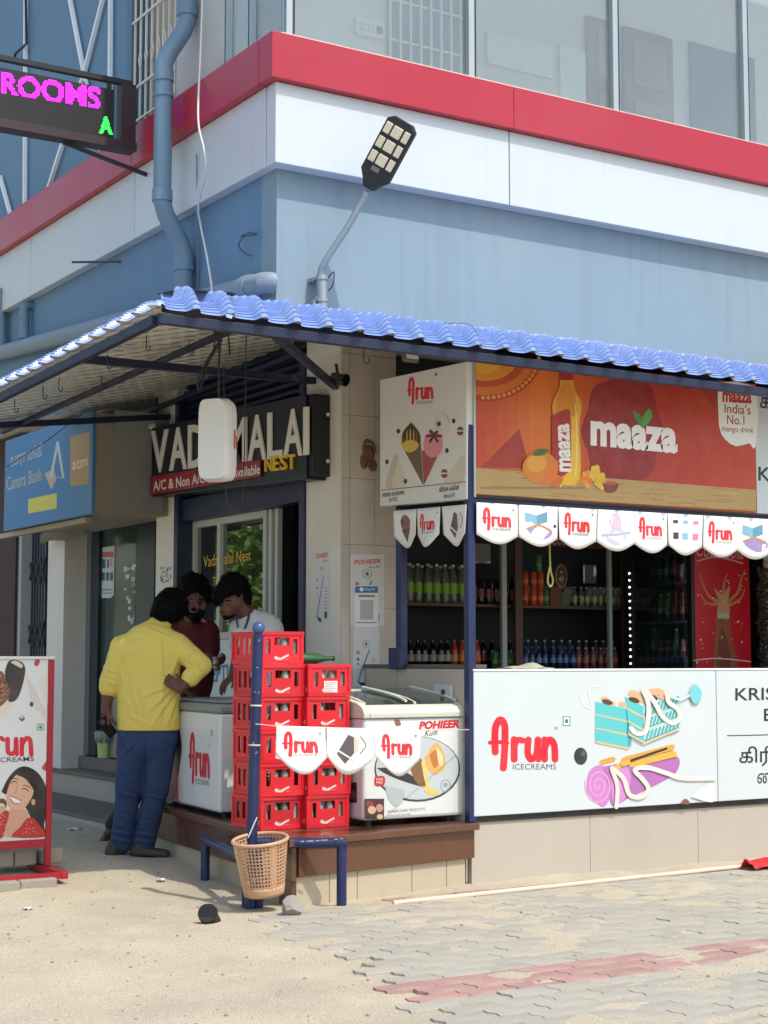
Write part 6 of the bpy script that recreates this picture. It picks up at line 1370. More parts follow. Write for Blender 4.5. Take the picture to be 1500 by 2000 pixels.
pr.curve([f(-20, 420), f(60, 400), f(95, 440), f(60, 490), f(-20, 520)], 'd9cdb8'); pr.curve([f(-30, 200), f(20, 195), f(70, 330), f(50, 400), f(-30, 440)], '7c4a34')
rr = random.Random(5)
for k in range(40): pr.oval(*f(-5+rr.random()*62, 215+rr.random()*190), 2.4, 2, rr.choice(['9a6a4a', '5c3424', 'b08a60']), n=7)
pr.curve([f(35, 190), f(60, 120), f(110, 108), f(165, 130), f(182, 190), f(150, 330), f(110, 400), f(60, 405), f(72, 330), f(40, 250)], '33262a'); pr.curve([f(75, 125), f(110, 112), f(160, 140), f(155, 165), f(120, 150)], 'cfc6b4')
pr.oval(*f(268, 125), 5, 8, 'b03c3c', rot=.4); pr.oval(*f(228, 428), 3.6, 5, '6a2a34'); pr.poly([f(135, 530), f(160, 505), f(182, 530), f(160, 555)], '5a4444'); pr.oval(*f(158, 523), 3, 3, 'c9c0ba')
pr.rect(*f(268, 570), *f(316, 618), '4a9a78'); pr.rect(*f(275, 577), *f(309, 611), 'd8dcda'); pr.oval(*f(292, 594), 3, 3.4, '2c7c54')
red_ = 'cc1e34'
pr.stroke([f(-30, 690), f(-30, 800)], 9, red_); pr.stroke([f(-25, 700), f(0, 670), f(25, 685)], 8, red_); pr.stroke([f(55, 680), f(58, 770), f(90, 785), f(112, 760), f(116, 680)], 9, red_); pr.stroke([f(118, 690), f(122, 790)], 8, red_)
pr.stroke([f(158, 790), f(158, 680)], 9, red_); pr.stroke([f(158, 720), f(190, 675), f(218, 690), f(226, 790)], 9, red_)
pr.text('ICECREAMS', f(-95, 850), f(245, 838), 9, '4a4a52', bold=.01)
pr.curve([f(300, 890), f(330, 845), f(350, 840), f(350, 890), f(325, 910)], 'b04a3c')
hair = '1f1a1c'; skin = 'c99a80'
pr.curve([f(10, 1060), f(60, 960), f(130, 890), f(200, 880), f(280, 930), f(330, 1020), f(345, 1120), f(335, 1230), f(318, 1300), f(330, 1380), f(250, 1330), f(200, 1200), f(120, 1100), f(40, 1080)], hair)
pr.curve([f(30, 1385), f(60, 1250), f(80, 1180), f(180, 1190), f(205, 1250), f(140, 1385)], skin)
pr.curve([f(45, 1080), f(80, 980), f(140, 930), f(210, 960), f(245, 1030), f(225, 1110), f(170, 1180), f(100, 1190), f(50, 1150)], 'd3a58a'); pr.curve([f(120, 940), f(170, 925), f(240, 985), f(250, 1060), f(225, 1020), f(180, 965)], hair)
pr.oval(*f(240, 1135), 4, 6, skin); pr.curve([f(70, 1095), f(100, 1105), f(150, 1130), f(125, 1148), f(90, 1138)], 'e9e2dc'); pr.stroke([f(68, 1090), f(105, 1100), f(152, 1128)], 1.6, 'b3564c'); pr.stroke([f(75, 1112), f(100, 1142), f(140, 1145)], 1.8, 'b3564c')
pr.stroke([f(78, 1000), f(98, 985), f(122, 995)], 1.7, '3a2824'); pr.stroke([f(160, 1040), f(185, 1040), f(206, 1058)], 1.7, '3a2824'); pr.stroke([f(78, 978), f(100, 962), f(130, 972)], 1.5, '4a342c'); pr.stroke([f(165, 1015), f(195, 1018), f(220, 1035)], 1.5, '4a342c'); pr.stroke([f(125, 1010), f(115, 1055), f(100, 1070)], 1.4, 'b0806a')
pr.oval(*f(15, 1150), 9, 11, '5c4038'); pr.oval(*f(10, 1170), 7, 7, 'd8ccc0'); pr.curve([f(-30, 1210), f(10, 1160), f(40, 1190), f(30, 1240), f(-30, 1260)], skin)
dr = 'b3281f'; pr.curve([f(-30, 1260), f(30, 1200), f(65, 1210), f(45, 1300), f(20, 1390), f(-30, 1390)], dr, 3); pr.curve([f(195, 1250), f(240, 1250), f(290, 1310), f(330, 1386), f(90, 1388), f(140, 1320)], dr, 3)
for k in range(46):
    x, y = rr.choice([(rr.uniform(-25, 40), rr.uniform(1225, 1380)), (rr.uniform(140, 310), rr.uniform(1270, 1382))])
    if 150+(1385-y)*.0 < x < 205+(y-1250)*.8 or x < 38: pr.oval(*f(x, y), .9, .9, 'dcc0b4', n=6)
pr.build('print', bd)
# paving bricks weighing the stand down, and the ones under it
bk = M('loose_brick', '9a9386', .92, var=.2, scale=10, bump=.5, bscale=50, rnd=.1)
def brick(label, px, py, z, l_, w_, h_, rz, grp):
    c_ = at(px, py, 'Z', z); mb = MB(); mb.box((-l_/2, -w_/2, 0), (l_/2, w_/2, h_)); o = mb.build('paving_brick', bk, world=False, bevel=.008); o.location = (c_.x, c_.y, z); o.rotation_euler = (0, 0, rz); tag(o, label, 'brick', grp); return o
for i, px in enumerate((-5, 38, 88)): brick(f'loose grey paving brick on the stand foot, {("leftmost", "middle", "rightmost")[i]} of three', px, 1690-i*3, zg+.039, .13, .20, .085, .08*i-.05, 'bricks holding the stand down')
for i, (px, py) in enumerate(((-10, 1735), (62, 1728))): brick(f'large grey kerb stone under the stand foot, {("cut off by the picture edge", "at its right end")[i]}', px, py+12, -.01, .21, .22, .075, -.02+.03*i, 'kerb stones under the stand')
# ================================================================== people: one continuous body each, clothes and hair over it
def surface(prims, vox=.007, k=.02):
    """prims: (a, b, ra, rb, k, flat axis, flat factor); blended capsules turned into one smooth surface"""
    A_ = np.array([p[0] for p in prims]); B_ = np.array([p[1] for p in prims]); rm = np.array([max(p[2], p[3]) for p in prims])
    lo = np.minimum(A_, B_)-rm[:, None]-.04; hi = np.maximum(A_, B_)+rm[:, None]+.04; L0 = lo.min(0); n = np.ceil((hi.max(0)-L0)/vox).astype(int)+1
    F = np.full(n, .5, np.float32)
    for i, (a, b, ra, rb, kk, fa, ff) in enumerate(prims):
        i0 = np.maximum(0, ((lo[i]-L0)/vox).astype(int)); i1 = np.minimum(n, ((hi[i]-L0)/vox).astype(int)+2)
        ax_ = [L0[d]+vox*np.arange(i0[d], i1[d], dtype=np.float32) for d in range(3)]; X, Y, Z = np.meshgrid(*ax_, indexing='ij')
        ba = np.array(b)-np.array(a); bb = float(ba@ba)+1e-9; px_, py_, pz_ = X-a[0], Y-a[1], Z-a[2]
        t = np.clip((px_*ba[0]+py_*ba[1]+pz_*ba[2])/bb, 0, 1); qx, qy, qz = px_-t*ba[0], py_-t*ba[1], pz_-t*ba[2]
        d2 = qx*qx+qy*qy+qz*qz
        if fa is not None: qn = qx*fa[0]+qy*fa[1]+qz*fa[2]; d2 = d2+(1/ff**2-1)*qn*qn
        d = np.sqrt(d2)-(ra+(rb-ra)*t); sl_ = tuple(slice(i0[q], i1[q]) for q in range(3)); f = F[sl_]
        h = np.clip(.5+.5*(f-d)/kk, 0, 1); F[sl_] = f*(1-h)+d*h-kk*h*(1-h)
    S = F < 0; nx, ny, nz = n
    c = np.zeros((nx-1, ny-1, nz-1), np.int8); sx, sy, sz = (slice(0, -1), slice(1, None)), (slice(0, -1), slice(1, None)), (slice(0, -1), slice(1, None))
    for i in (0, 1):
        for j in (0, 1):
            for l in (0, 1): c += S[sx[i], sy[j], sz[l]]
    act = (c > 0) & (c < 8); idx = -np.ones(act.shape, int); ii = np.argwhere(act); idx[act] = np.arange(len(ii))
    acc = np.zeros((len(ii), 3)); cnt = np.zeros(len(ii)); cor = [(i, j, l) for i in (0, 1) for j in (0, 1) for l in (0, 1)]
    for a in cor:
        for d in range(3):
            if a[d]: continue
            b = list(a); b[d] = 1; fa_ = F[ii[:, 0]+a[0], ii[:, 1]+a[1], ii[:, 2]+a[2]]; fb = F[ii[:, 0]+b[0], ii[:, 1]+b[1], ii[:, 2]+b[2]]
            m = (fa_ < 0) != (fb < 0); t = np.where(m, fa_/np.where(m, fa_-fb, 1), 0); p = np.array(a)[None, :]+t[:, None]*np.eye(3)[d]; acc[m] += p[m]; cnt[m] += 1
    vs = L0+vox*(ii+acc/cnt[:, None]); quads = []
    for d in range(3):
        e, f = [(1, 2), (2, 0), (0, 1)][d]; s0 = [slice(None)]*3; s1 = [slice(None)]*3; s0[d] = slice(0, -1); s1[d] = slice(1, None)
        dif = S[tuple(s0)] != S[tuple(s1)]; w_ = np.argwhere(dif); ok = (w_[:, e] > 0) & (w_[:, f] > 0) & (w_[:, e] < n[e]-1) & (w_[:, f] < n[f]-1); w_ = w_[ok]
        ins = S[w_[:, 0], w_[:, 1], w_[:, 2]]; q = []
        for de, df in ((1, 1), (0, 1), (0, 0), (1, 0)):
            z = w_.copy(); z[:, e] -= de; z[:, f] -= df; q.append(idx[z[:, 0], z[:, 1], z[:, 2]])
        q = np.stack(q, 1); q[~ins] = q[~ins][:, ::-1]; quads.append(q)
    return vs, np.concatenate(quads)
def flesh(name, prims, mat, parent, vox=.007, wrinkle=0, wscale=14, seed=0, cut=None, folds=()):
    vs, q = surface(prims, vox)
    if wrinkle:
        r_ = np.random.default_rng(seed); nrm = np.zeros_like(vs); a, b, c = vs[q[:, 0]], vs[q[:, 1]], vs[q[:, 3]]; fn_ = np.cross(b-a, c-a)
        for i in range(4): np.add.at(nrm, q[:, i], fn_)
        nrm /= np.linalg.norm(nrm, axis=1)[:, None]+1e-9; w_ = np.zeros(len(vs))
        for i in range(9):
            d = r_.normal(size=3); d /= np.linalg.norm(d); s_ = wscale*r_.uniform(.5, 2.2); d2 = r_.normal(size=3)
            w_ += np.sin(vs@d*s_+2.2*np.sin(vs@d2*wscale*.35+r_.uniform(0, 6))+r_.uniform(0, 6))**3/ (1+.25*i)
        rel = vs-_C; zz = rel@_F3; U_ = 750+FPX*(rel@_r)/zz; V_ = 1000-FPX*(rel@_U3)/zz; add = np.zeros(len(vs))
        for (x0, y0), (x1, y1), wd, am in folds:                       # single creases: from one point of the cloth to another
            dx, dy = x1-x0, y1-y0; tt = np.clip(((U_-x0)*dx+(V_-y0)*dy)/(dx*dx+dy*dy), 0, 1); ex, ey = U_-x0-tt*dx, V_-y0-tt*dy; sd_ = (ex*dy-ey*dx)/math.hypot(dx, dy); dd = np.hypot(ex, ey)
            add += am*np.exp(-(dd/wd)**2)*(np.sin(np.pi*tt)*.7+.3)-am*.8*np.exp(-((dd-wd*1.6)/wd)**2)*(sd_ > 0)*np.sin(np.pi*tt)
        vs = vs+nrm*(wrinkle*w_+add)[:, None]
    if cut is not None: vs[:, 2] = np.maximum(vs[:, 2], cut)
    me = bpy.data.meshes.new(name); me.from_pydata(vs.tolist(), [], q.tolist()); me.polygons.foreach_set('use_smooth', [True]*len(q)); me.update()
    return link(name, me, mat, parent)
VF = np.array([_f[0], _f[1], 0.]); VR = np.array([_r[0], _r[1], 0.])
class Body:
    def __init__(s, D): s.D = D
    def p(s, x, y, d=0): return np.array(atd(x, y, s.D+d))
    def c(s, a, b, ra, rb, k=.02, ff=None, fa=None): return (s.p(*a), s.p(*b), ra, rb, k, (VF if fa is None else fa) if ff else None, ff)
    def world(s, a, b, ra, rb, k=.012): return (np.array(a), np.array(b), ra, rb, k, None, None)
def hand(wrist, d, n, side, curl=.5, sc=1.0):
    """palm, four unequal fingers and a thumb leaving the side of the palm; d towards the fingertips, n out of the palm"""
    d = np.array(d)/np.linalg.norm(d); n = np.array(n)-d*np.dot(n, d); n /= np.linalg.norm(n); s_ = np.cross(d, n)*side; w_ = np.array(wrist); out = []
    W = lambda u, v, h=0: w_+(d*u+s_*v+n*h)*sc
    for v in (-.026, -.008, .010, .027): out.append((W(.0, v*.6), W(.085-.25*abs(v), v), .014*sc, .012*sc, .012, None, None))
    for v, ln in ((.030, .070), (.011, .080), (-.009, .074), (-.027, .058)):
        b = W(.088-.2*abs(v), v); ang_ = .25+curl*.5; dd = d*math.cos(ang_)+n*math.sin(ang_); p = b
        for i, f in enumerate((.45, .32, .25)):
            q = p+dd*ln*f*sc; out.append((p, q, (.0092-.0008*i)*sc, (.0086-.0010*i)*sc, .003, None, None)); p = q; ang_ += curl*.95; dd = d*math.cos(ang_)+n*math.sin(ang_)
    t0 = W(.022, .028, .004); t1 = W(.055, .055, .014); t2 = W(.086, .058, .026+.012*curl)
    out += [(t0, t1, .013*sc, .0105*sc, .006, None, None), (t1, t2, .0102*sc, .0085*sc, .003, None, None)]; return out
skin1 = M('skin', '5e3c2b', .55, var=.10, scale=18, bump=.05, bscale=80); hairm = M('hair_black', '050405', .75, var=.3, scale=60, bump=.5, bscale=140, spec=.15)
def hair_cap(prims, parent, seed):
    o = flesh('hair', prims, hairm, parent, .008, wrinkle=.0035, wscale=70, seed=seed); me = o.data; r_ = random.Random(seed)
    vs = [tuple(v.co) for v in me.vertices]; fs = [tuple(p.vertices) for p in me.polygons]; c = sum((v.co for v in me.vertices), V())/len(vs)
    for k in range(1500):                                              # short locks standing off the cap
        v = me.vertices[r_.randrange(len(me.vertices))].co; n_ = (v-c).normalized(); d = (n_*.7+V((r_.gauss(0, .6), r_.gauss(0, .6), r_.gauss(-.2, .5)))).normalized(); s_ = d.cross(V((r_.random(), r_.random(), 1))).normalized()*.0022
        b = len(vs); L_ = r_.uniform(.010, .024); vs += [tuple(v-s_), tuple(v+s_), tuple(v+d*L_*.6+s_*.8+V((0, 0, -.002))), tuple(v+d*L_+V((0, 0, -.006)))]; fs += [(b, b+1, b+2), (b, b+2, b+3)]
    m2 = bpy.data.meshes.new('hair'); m2.from_pydata(vs, [], fs); m2.polygons.foreach_set('use_smooth', [True]*len(fs)); m2.materials.append(hairm); m2.update(); o.data = m2; return o
# ---------------------------------------------------------------- man in yellow, seen from behind
B1 = Body(10.07); c1 = B1.c
gm_ = V(B1.p(262, 1672)); gm_.z = float(gz(np.array(gm_.x), np.array(gm_.y)))
t = thing('person', 'person in yellow shirt and blue jeans seen from behind, one hand on hip', 'person', gm_)
la_w, ra_w = B1.p(207, 1388, -.02), B1.p(353, 1346, -.13)
body = [c1((292, 1400), (294, 1270), .15, .16, .03, .62), c1((250, 1262), (342, 1258), .06, .06, .03), c1((300, 1240, .03), (322, 1208, .10), .062, .055, .03), c1((331, 1190, .11), (334, 1180, .12), .083, .085, .02), c1((340, 1205, .15), (347, 1214, .17), .062, .048, .02),
        c1((361, 1206, .12), (362, 1212, .12), .012, .010, .01),
        c1((236, 1264), (214, 1335), .055, .047, .02), B1.c((214, 1335), (207, 1388, -.02), .044, .030, .02), c1((350, 1260), (393, 1300, -.05), .055, .048, .02), (B1.p(393, 1302, -.05), ra_w, .046, .029, .02, None, None),
        c1((288, 1410), (288, 1432), .15, .15, .03, .65), c1((262, 1440), (251, 1540), .085, .062, .03), c1((251, 1540), (237, 1655), .060, .040, .02), c1((314, 1440), (303, 1540), .085, .062, .03), c1((303, 1540), (283, 1655), .060, .040, .02)]
body += hand(la_w, B1.p(206, 1430)-B1.p(207, 1388), VR*.6+VF*.7, 1, .5, 1.0); body += hand(ra_w, (B1.p(333, 1332, -.12)-B1.p(353, 1346, -.13)), VF, -1, .35, .95)
flesh('body', body, skin1, t, .0065)
yel1 = M('shirt_yellow', 'dfc964', .85, var=.07, scale=10, bump=.15, bscale=140)
FS = [((312, 1240), (318, 1330), 4, .007), ((318, 1330), (312, 1420), 4, .006), ((262, 1250), (258, 1330), 4, .005), ((258, 1330), (272, 1410), 4, .005), ((335, 1345), (290, 1390), 3.5, .010), ((338, 1355), (300, 1412), 3.5, .010), ((336, 1338), (280, 1360), 3.5, .008), ((345, 1362), (325, 1418), 3.5, .009),
      ((350, 1275), (330, 1330), 4, .008), ((232, 1275), (240, 1330), 4, .007), ((200, 1300), (226, 1312), 3, .008), ((198, 1316), (226, 1326), 3, .008), ((202, 1328), (226, 1336), 3, .007), ((372, 1290), (398, 1312), 3, .009), ((362, 1296), (384, 1322), 3, .009), ((356, 1284), (378, 1282), 3, .007), ((245, 1395), (300, 1418), 4, .006), ((240, 1350), (262, 1400), 4, .006), ((285, 1225), (330, 1245), 3, .006), ((240, 1256), (300, 1246), 3, .004)]
FJ = [((285, 1440), (283, 1530), 3, -.012), ((262, 1450), (240, 1475), 3.5, .008), ((300, 1452), (340, 1470), 3.5, .008), ((290, 1470), (330, 1490), 3.5, .007), ((235, 1500), (270, 1520), 3.5, .007), ((238, 1530), (272, 1540), 3, .009), ((236, 1548), (266, 1556), 3, .009), ((285, 1530), (328, 1545), 3, .008), ((283, 1552), (322, 1560), 3, .009), ((226, 1590), (258, 1600), 3, .007), ((262, 1600), (304, 1612), 3, .008), ((216, 1622), (254, 1630), 3, .010), ((216, 1638), (252, 1644), 3, .010), ((258, 1626), (300, 1632), 3, .010), ((260, 1640), (300, 1646), 3, .010), ((236, 1430), (232, 1480), 3, .006)]
shirt = [c1((291, 1412), (291, 1350), .197, .188, .03, .66), c1((291, 1350), (294, 1275), .188, .192, .03, .64), c1((250, 1266), (343, 1262), .078, .078, .04), c1((292, 1250, .02), (308, 1228, .06), .10, .075, .04, .8), c1((309, 1226, .06), (316, 1214, .085), .072, .066, .015),
         c1((238, 1266), (216, 1330), .076, .066, .025), c1((216, 1330), (213, 1343), .067, .064, .012), c1((350, 1264), (392, 1299, -.05), .075, .066, .025), (B1.p(392, 1301, -.05), B1.p(372, 1324, -.09), .062, .057, .02, None, None)]
flesh('shirt', shirt, yel1, t, .007, wrinkle=.0018, wscale=19, seed=3, folds=FS, cut=float(at(291, 1424, 'Y', gm_.y).z))
jean = M('denim_blue', '2b3f63', .9, var=.16, scale=16, bump=.25, bscale=170)
pants = [c1((289, 1412), (289, 1436), .172, .172, .03, .68), c1((260, 1440), (251, 1540), .100, .078, .03), c1((251, 1540), (236, 1648), .077, .066, .02), c1((317, 1440), (305, 1540), .100, .079, .03), c1((305, 1540), (281, 1650), .078, .068, .02)]
flesh('jeans', pants, jean, t, .007, wrinkle=.0016, wscale=22, seed=8, folds=FJ)
shoe = M('shoe_brown', '3f3029', .6, var=.2, scale=12)
for pts in (((219, 1664, -.03), (228, 1664, .09)), ((268, 1664, -.03), (322, 1670, -.05))):
    flesh('shoe', [c1(pts[0], pts[1], .043, .036, .02), c1(pts[0], (pts[0][0]+(pts[1][0]-pts[0][0])*.15, 1652, pts[0][2]), .040, .036, .02)], shoe, t, .007, cut=gm_.z+.004)
hair_cap([c1((330, 1185, .10), (333, 1178, .12), .098, .096, .02), c1((318, 1200, .08), (324, 1194, .09), .078, .085, .03), c1((345, 1182, .14), (352, 1195, .16), .076, .05, .03)], t, 4)
ph = V(B1.p(209, 1418, -.035)); t2 = thing('mobile_phone', 'black phone held low in the left hand of the person in yellow', 'phone', ph)
mb = MB(); q0, q1 = V(B1.p(196, 1404, -.045)), V(B1.p(222, 1436, -.04)); mb.bar(q0, q1, .068, .010, up=tuple(VF*-1)); mb.build('phone_body', M('phone_black', '08090b', .6, spec=.2), t2, bevel=.004); mb = MB(); mb.bar(q0+(q1-q0)*.06+V(VF)*-.006, q0+(q1-q0)*.3+V(VF)*-.006, .03, .003, up=tuple(VF*-1)); mb.build('camera_bump', M('phone_lens', '26282c', .15), t2)
# ---------------------------------------------------------------- man in maroon beyond the freezer
B2 = Body(10.95); c2_ = B2.c
g2 = V(B2.p(262, 1625)); g2.z = .10
t = thing('person', 'bearded person in maroon shirt leaning over the chest freezer with a cup', 'person', g2)
w2 = B2.p(416, 1300, -.16); o2 = B2.p(352, 1345, -.20)
torso2 = [c2_((352, 1400), (366, 1330), .14, .145, .03, .65), c2_((366, 1330), (380, 1262), .145, .15, .03, .65)]
legs2 = [c2_((340, 1405), (300, 1500, -.02), .085, .062, .03), c2_((300, 1500, -.02), (222, 1612, 0), .058, .040, .02), c2_((360, 1405), (345, 1510, -.04), .085, .062, .03), c2_((345, 1510, -.04), (296, 1612, -.06), .058, .040, .02)]
foot2 = [c2_((222, 1612), (207, 1636, -.04), .036, .033, .02), c2_((207, 1638, -.02), (203, 1640, -.18), .033, .026, .015), c2_((296, 1614, -.06), (292, 1640, -.2), .034, .026, .02)]
body = torso2+legs2+foot2+[c2_((348, 1234), (406, 1228), .06, .06, .03), c2_((378, 1222, -.01), (379, 1200, -.04), .058, .055, .03), c2_((378, 1160, -.02), (380, 1172, -.04), .086, .080, .02), c2_((381, 1185, -.06), (381, 1196, -.075), .064, .050, .02),
        c2_((386, 1180, -.125), (388, 1187, -.135), .012, .016, .008), c2_((349, 1172, -.02), (349, 1180, -.02), .012, .012, .008),
        c2_((406, 1232), (409, 1284, -.08), .048, .042, .02), (B2.p(409, 1284, -.08), w2, .040, .028, .02, None, None), c2_((348, 1238), (340, 1300, -.06), .05, .044, .02), (B2.p(340, 1300, -.06), o2, .042, .03, .02, None, None)]
body += hand(w2, B2.p(428, 1296, -.20)-w2, VF*-.2+np.array([0, 0, .9])*.0-VR*.5+VF*.6, -1, .75, .95)+hand(o2, B2.p(372, 1352, -.25)-o2, np.array([0, 0, -1.]), 1, .3, .95)
flesh('body', body, skin1, t, .0065)
maroon = M('shirt_maroon', '5a1420', .85, var=.1, scale=10, bump=.15, bscale=120)
flesh('shirt', [c2_((352, 1395), (366, 1330), .165, .165, .03, .7), c2_((366, 1330), (380, 1262), .165, .168, .03, .68), c2_((348, 1238), (406, 1232), .076, .076, .04), c2_((376, 1232, .0), (378, 1222, -.02), .09, .066, .03), c2_((406, 1236), (411, 1268, -.05), .068, .062, .02), c2_((347, 1242), (342, 1278, -.04), .07, .064, .02)], maroon, t, .0075, wrinkle=.002, wscale=17, seed=5)
flesh('trousers', [c2_((350, 1398), (350, 1415), .155, .155, .03, .7), legs2[0][:2]+(.10, .075, .03, None, None), legs2[1][:2]+(.073, .055, .02, None, None), legs2[2][:2]+(.10, .075, .03, None, None), legs2[3][:2]+(.073, .055, .02, None, None)], M('dark_trousers', '24232a', .9, var=.15), t, .008, wrinkle=.002, wscale=18, seed=6)
hair_cap([c2_((378, 1152, -.01), (377, 1146, .0), .104, .100, .02), c2_((360, 1160, .01), (352, 1165, .01), .07, .06, .03), c2_((396, 1158, -.02), (402, 1163, -.02), .065, .052, .03)], t, 7)
flesh('beard', [c2_((370, 1198, -.085), (381, 1207, -.110), .030, .034, .02), c2_((381, 1207, -.110), (392, 1198, -.092), .034, .028, .02), c2_((376, 1190, -.125), (390, 1190, -.13), .012, .011, .008)], hairm, t, .006, wrinkle=.0015, wscale=80, seed=2)
def face(Bd, pts, parent):
    for (x, y, d) in pts:
        mb = MB(); c_ = Bd.p(x, y, d); mb.ball(c_, (.012, .010, .006), 8, 6); mb.build('eye', M('eye_dark', '14100e', .3), parent, smooth=True)
        mb = MB(); mb.tube([V(Bd.p(x-5, y-6, d-.002)), V(Bd.p(x, y-8, d-.006)), V(Bd.p(x+5, y-6, d-.002))], .0045, 6); mb.build('eyebrow', hairm, parent, smooth=True)
face(B2, ((374, 1177, -.112), (393, 1177, -.105)), t)
cu = V(B2.p(423, 1297, -.19)); t2 = thing('drinking_cup', 'small silver cup held by the person in maroon', 'cup', cu+V((0, 0, -.04)))
mb = MB(); mb.grid([[cu+V((r_*math.cos(2*math.pi*k/16), r_*math.sin(2*math.pi*k/16), h)) for k in range(17)] for r_, h in ((.020, -.045), (.024, -.02), (.028, .045))]); mb.build('cup_wall', M('cup_silver', 'a9a49c', .3, .6), t2, smooth=True, solid=.002); mb = MB(); mb.tube([cu+V((.028*math.cos(2*math.pi*k/16), .028*math.sin(2*math.pi*k/16), .045)) for k in range(16)], .003, 6, closed=True); mb.build('rim', M('cup_silver', 'a9a49c', .3, .6), t2)
# ---------------------------------------------------------------- man in white leaning on the freezer
B3 = Body(10.45); c3 = B3.c
g3 = V(B3.p(512, 1600)); g3.z = PZ
t = thing('person', 'person in white T-shirt bending over the grey freezer lid behind the crates', 'person', g3)
w3 = B3.p(455, 1320, -.22); zft = at(512, 1620, 'Y', g3.y)
ft = [B3.p(500, 1585, 0), B3.p(532, 1585, .02)]
for q in ft: q[2] = PZ+.05
body = [c3((514, 1385), (512, 1320), .14, .145, .03, .65), c3((512, 1320), (502, 1240, -.02), .145, .155, .03, .65), c3((472, 1220, -.04), (528, 1222), .06, .06, .03), c3((494, 1212, -.03), (472, 1192, -.06), .06, .056, .03), c3((456, 1166, -.06), (453, 1176, -.08), .084, .080, .02), c3((446, 1186, -.10), (443, 1194, -.115), .062, .048, .02),
        c3((436, 1186, -.155), (433, 1192, -.165), .012, .014, .008), c3((478, 1176, -.06), (478, 1183, -.06), .012, .013, .008),
        c3((470, 1222, -.05), (466, 1270, -.12), .05, .042, .02), (B3.p(466, 1270, -.12), w3, .040, .027, .02, None, None), c3((530, 1226), (538, 1290, -.02), .05, .044, .02), c3((538, 1290, -.02), (530, 1345, -.08), .042, .03, .02),
        (B3.p(500, 1395), (ft[0]+B3.p(500, 1395))/2, .085, .062, .03, None, None), ((ft[0]+B3.p(500, 1395))/2, ft[0], .06, .04, .02, None, None), (B3.p(530, 1395), (ft[1]+B3.p(530, 1395))/2, .085, .062, .03, None, None), ((ft[1]+B3.p(530, 1395))/2, ft[1], .06, .04, .02, None, None)]
body += hand(w3, B3.p(438, 1336, -.27)-w3, np.array([0, 0, -1.]), 1, .25, .95)+hand(B3.p(530, 1345, -.08), B3.p(522, 1375, -.12)-B3.p(530, 1345, -.08), -VR, 1, .4, .95)
body += [(ft[i]+np.array([0, 0, -.02]), ft[i]+np.array([-.10, -.03, -.025]), .036, .026, .02, None, None) for i in (0, 1)]
flesh('body', body, skin1, t, .0065, cut=PZ+.002)
wsh = M('shirt_white', 'c4c6c8', .85, var=.05, scale=10, bump=.15, bscale=120)
flesh('shirt', [c3((514, 1395), (512, 1320), .162, .162, .03, .7), c3((512, 1320), (502, 1245, -.02), .162, .17, .03, .68), c3((474, 1226, -.04), (528, 1228), .076, .078, .04), c3((496, 1222, -.02), (486, 1208, -.04), .09, .07, .03), c3((470, 1228, -.05), (467, 1256, -.10), .066, .062, .02), c3((530, 1232), (537, 1268, -.01), .068, .064, .02)], wsh, t, .0075, wrinkle=.002, wscale=17, seed=9)
flesh('trousers', [c3((514, 1388), (514, 1402), .155, .155, .03, .7)]+[(p_[0], p_[1], p_[2]+.014, p_[3]+.014, .03, None, None) for p_ in (body[12], body[13], body[14], body[15])], M('dark_trousers', '24232a', .9, var=.15), t, .008, wrinkle=.002, wscale=18, seed=16)
hair_cap([c3((455, 1154, -.05), (456, 1148, -.04), .102, .100, .02), c3((436, 1158, -.09), (430, 1168, -.10), .062, .052, .03), c3((470, 1162, -.03), (474, 1172, -.03), .066, .058, .03)], t, 12)
flesh('beard', [c3((449, 1202, -.118), (441, 1205, -.138), .020, .022, .02), c3((460, 1193, -.095), (449, 1202, -.118), .018, .02, .02)], hairm, t, .006, wrinkle=.0012, wscale=80, seed=22)
face(B3, ((432, 1180, -.150), (447, 1180, -.155)), t)
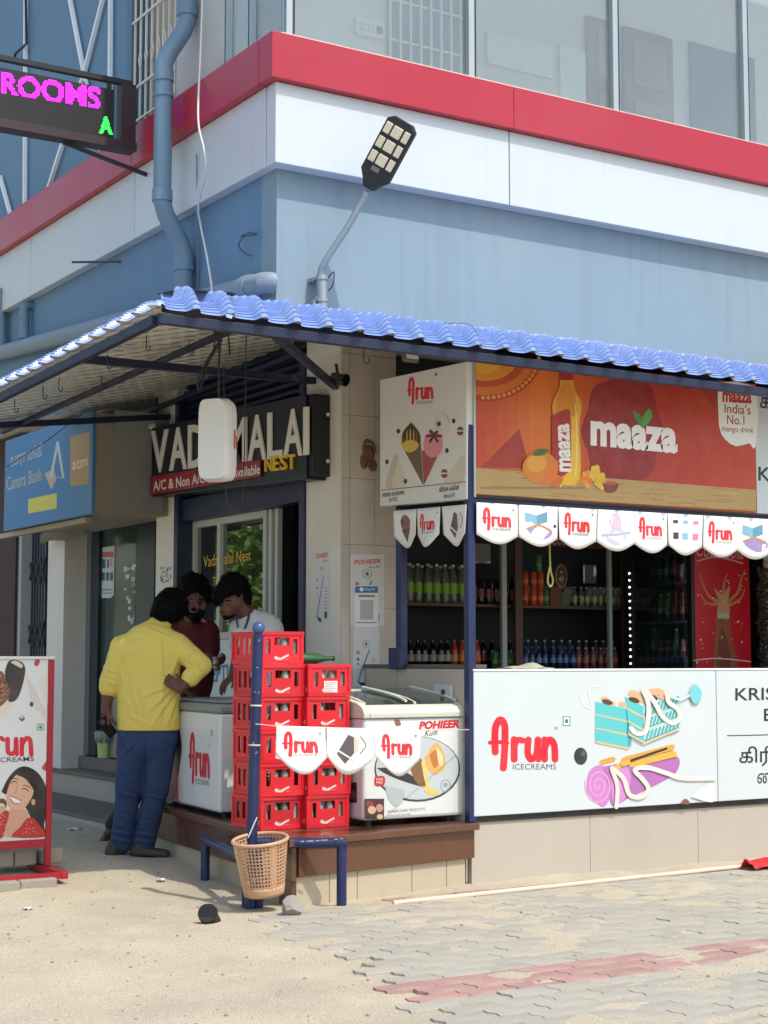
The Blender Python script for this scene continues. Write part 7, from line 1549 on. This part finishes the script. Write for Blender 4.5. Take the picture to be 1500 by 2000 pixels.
mb = MB(); mb.tube(smoothpath([V(B3.p(487, 1196, -.10)), V(B3.p(484, 1212, -.13)), V(B3.p(478, 1228, -.15))], 4), .007, 6); mb.build('lanyard', M('lanyard_blue', '222c50', .7), t); mb = MB(); mb.tube(smoothpath([V(B3.p(466, 1200, -.13)), V(B3.p(463, 1212, -.14)), V(B3.p(465, 1226, -.15))], 4), .007, 6); mb.build('lanyard', M('lanyard_blue', '222c50', .7), t)
# ================================================================== trees across the yard (they show in the shop glass)
def tree(label, x, y, h, r, seed):
    rr = random.Random(seed); t = thing('shade_tree', label, 'tree', (x, y, 0))
    mb = MB(); mb.tube(smoothpath([(x, y, -.1), (x+.1, y, h*.25), (x-.05, y+.1, h*.5), (x+.1, y, h*.8)], 4), [.22-.012*i for i in range(13)], 10)
    for k in range(7):
        a = k*.9+rr.random(); z = h*(.3+.07*k); mb.tube(smoothpath([(x, y, z), (x+r*.4*math.cos(a), y+r*.4*math.sin(a), z+h*.1), (x+r*.75*math.cos(a), y+r*.75*math.sin(a), z+h*.16)], 3), [.09-.009*i for i in range(7)], 7)
    mb.build('trunk', M('bark', '5a4a3c', .9, var=.25, bump=.5), t, smooth=True)
    mb = MB(); cl = [(x+r*rr.uniform(-.8, .8), y+r*rr.uniform(-.8, .8), h*rr.uniform(.28, .95), r*rr.uniform(.25, .45)) for _ in range(26)]
    for cx_, cy_, cz_, cr in cl:
        for k in range(330):
            d = V((rr.gauss(0, 1), rr.gauss(0, 1), rr.gauss(0, .8))).normalized()*cr*rr.random()**.4; p = V((cx_, cy_, cz_))+d
            u = V((rr.gauss(0, 1), rr.gauss(0, 1), rr.gauss(0, .5))).normalized()*.11; v = u.cross(V((rr.gauss(0, 1), rr.gauss(0, 1), 1))).normalized()*.05
            mb.add([p-u, p+v, p+u, p-v], [(0, 1, 2, 3)])
    mb.build('crown', M('leaf_green', '5d7a2c', .6, var=.5, scale=2.5), t)
tree('large leafy tree across the lane, seen only as reflection in the shop glass', -7.0, 15.0, 6.5, 2.6, 3)
tree('smaller yellow-green tree farther along the lane, seen only in glass reflections', -10.5, 18.5, 5.5, 2.4, 8)
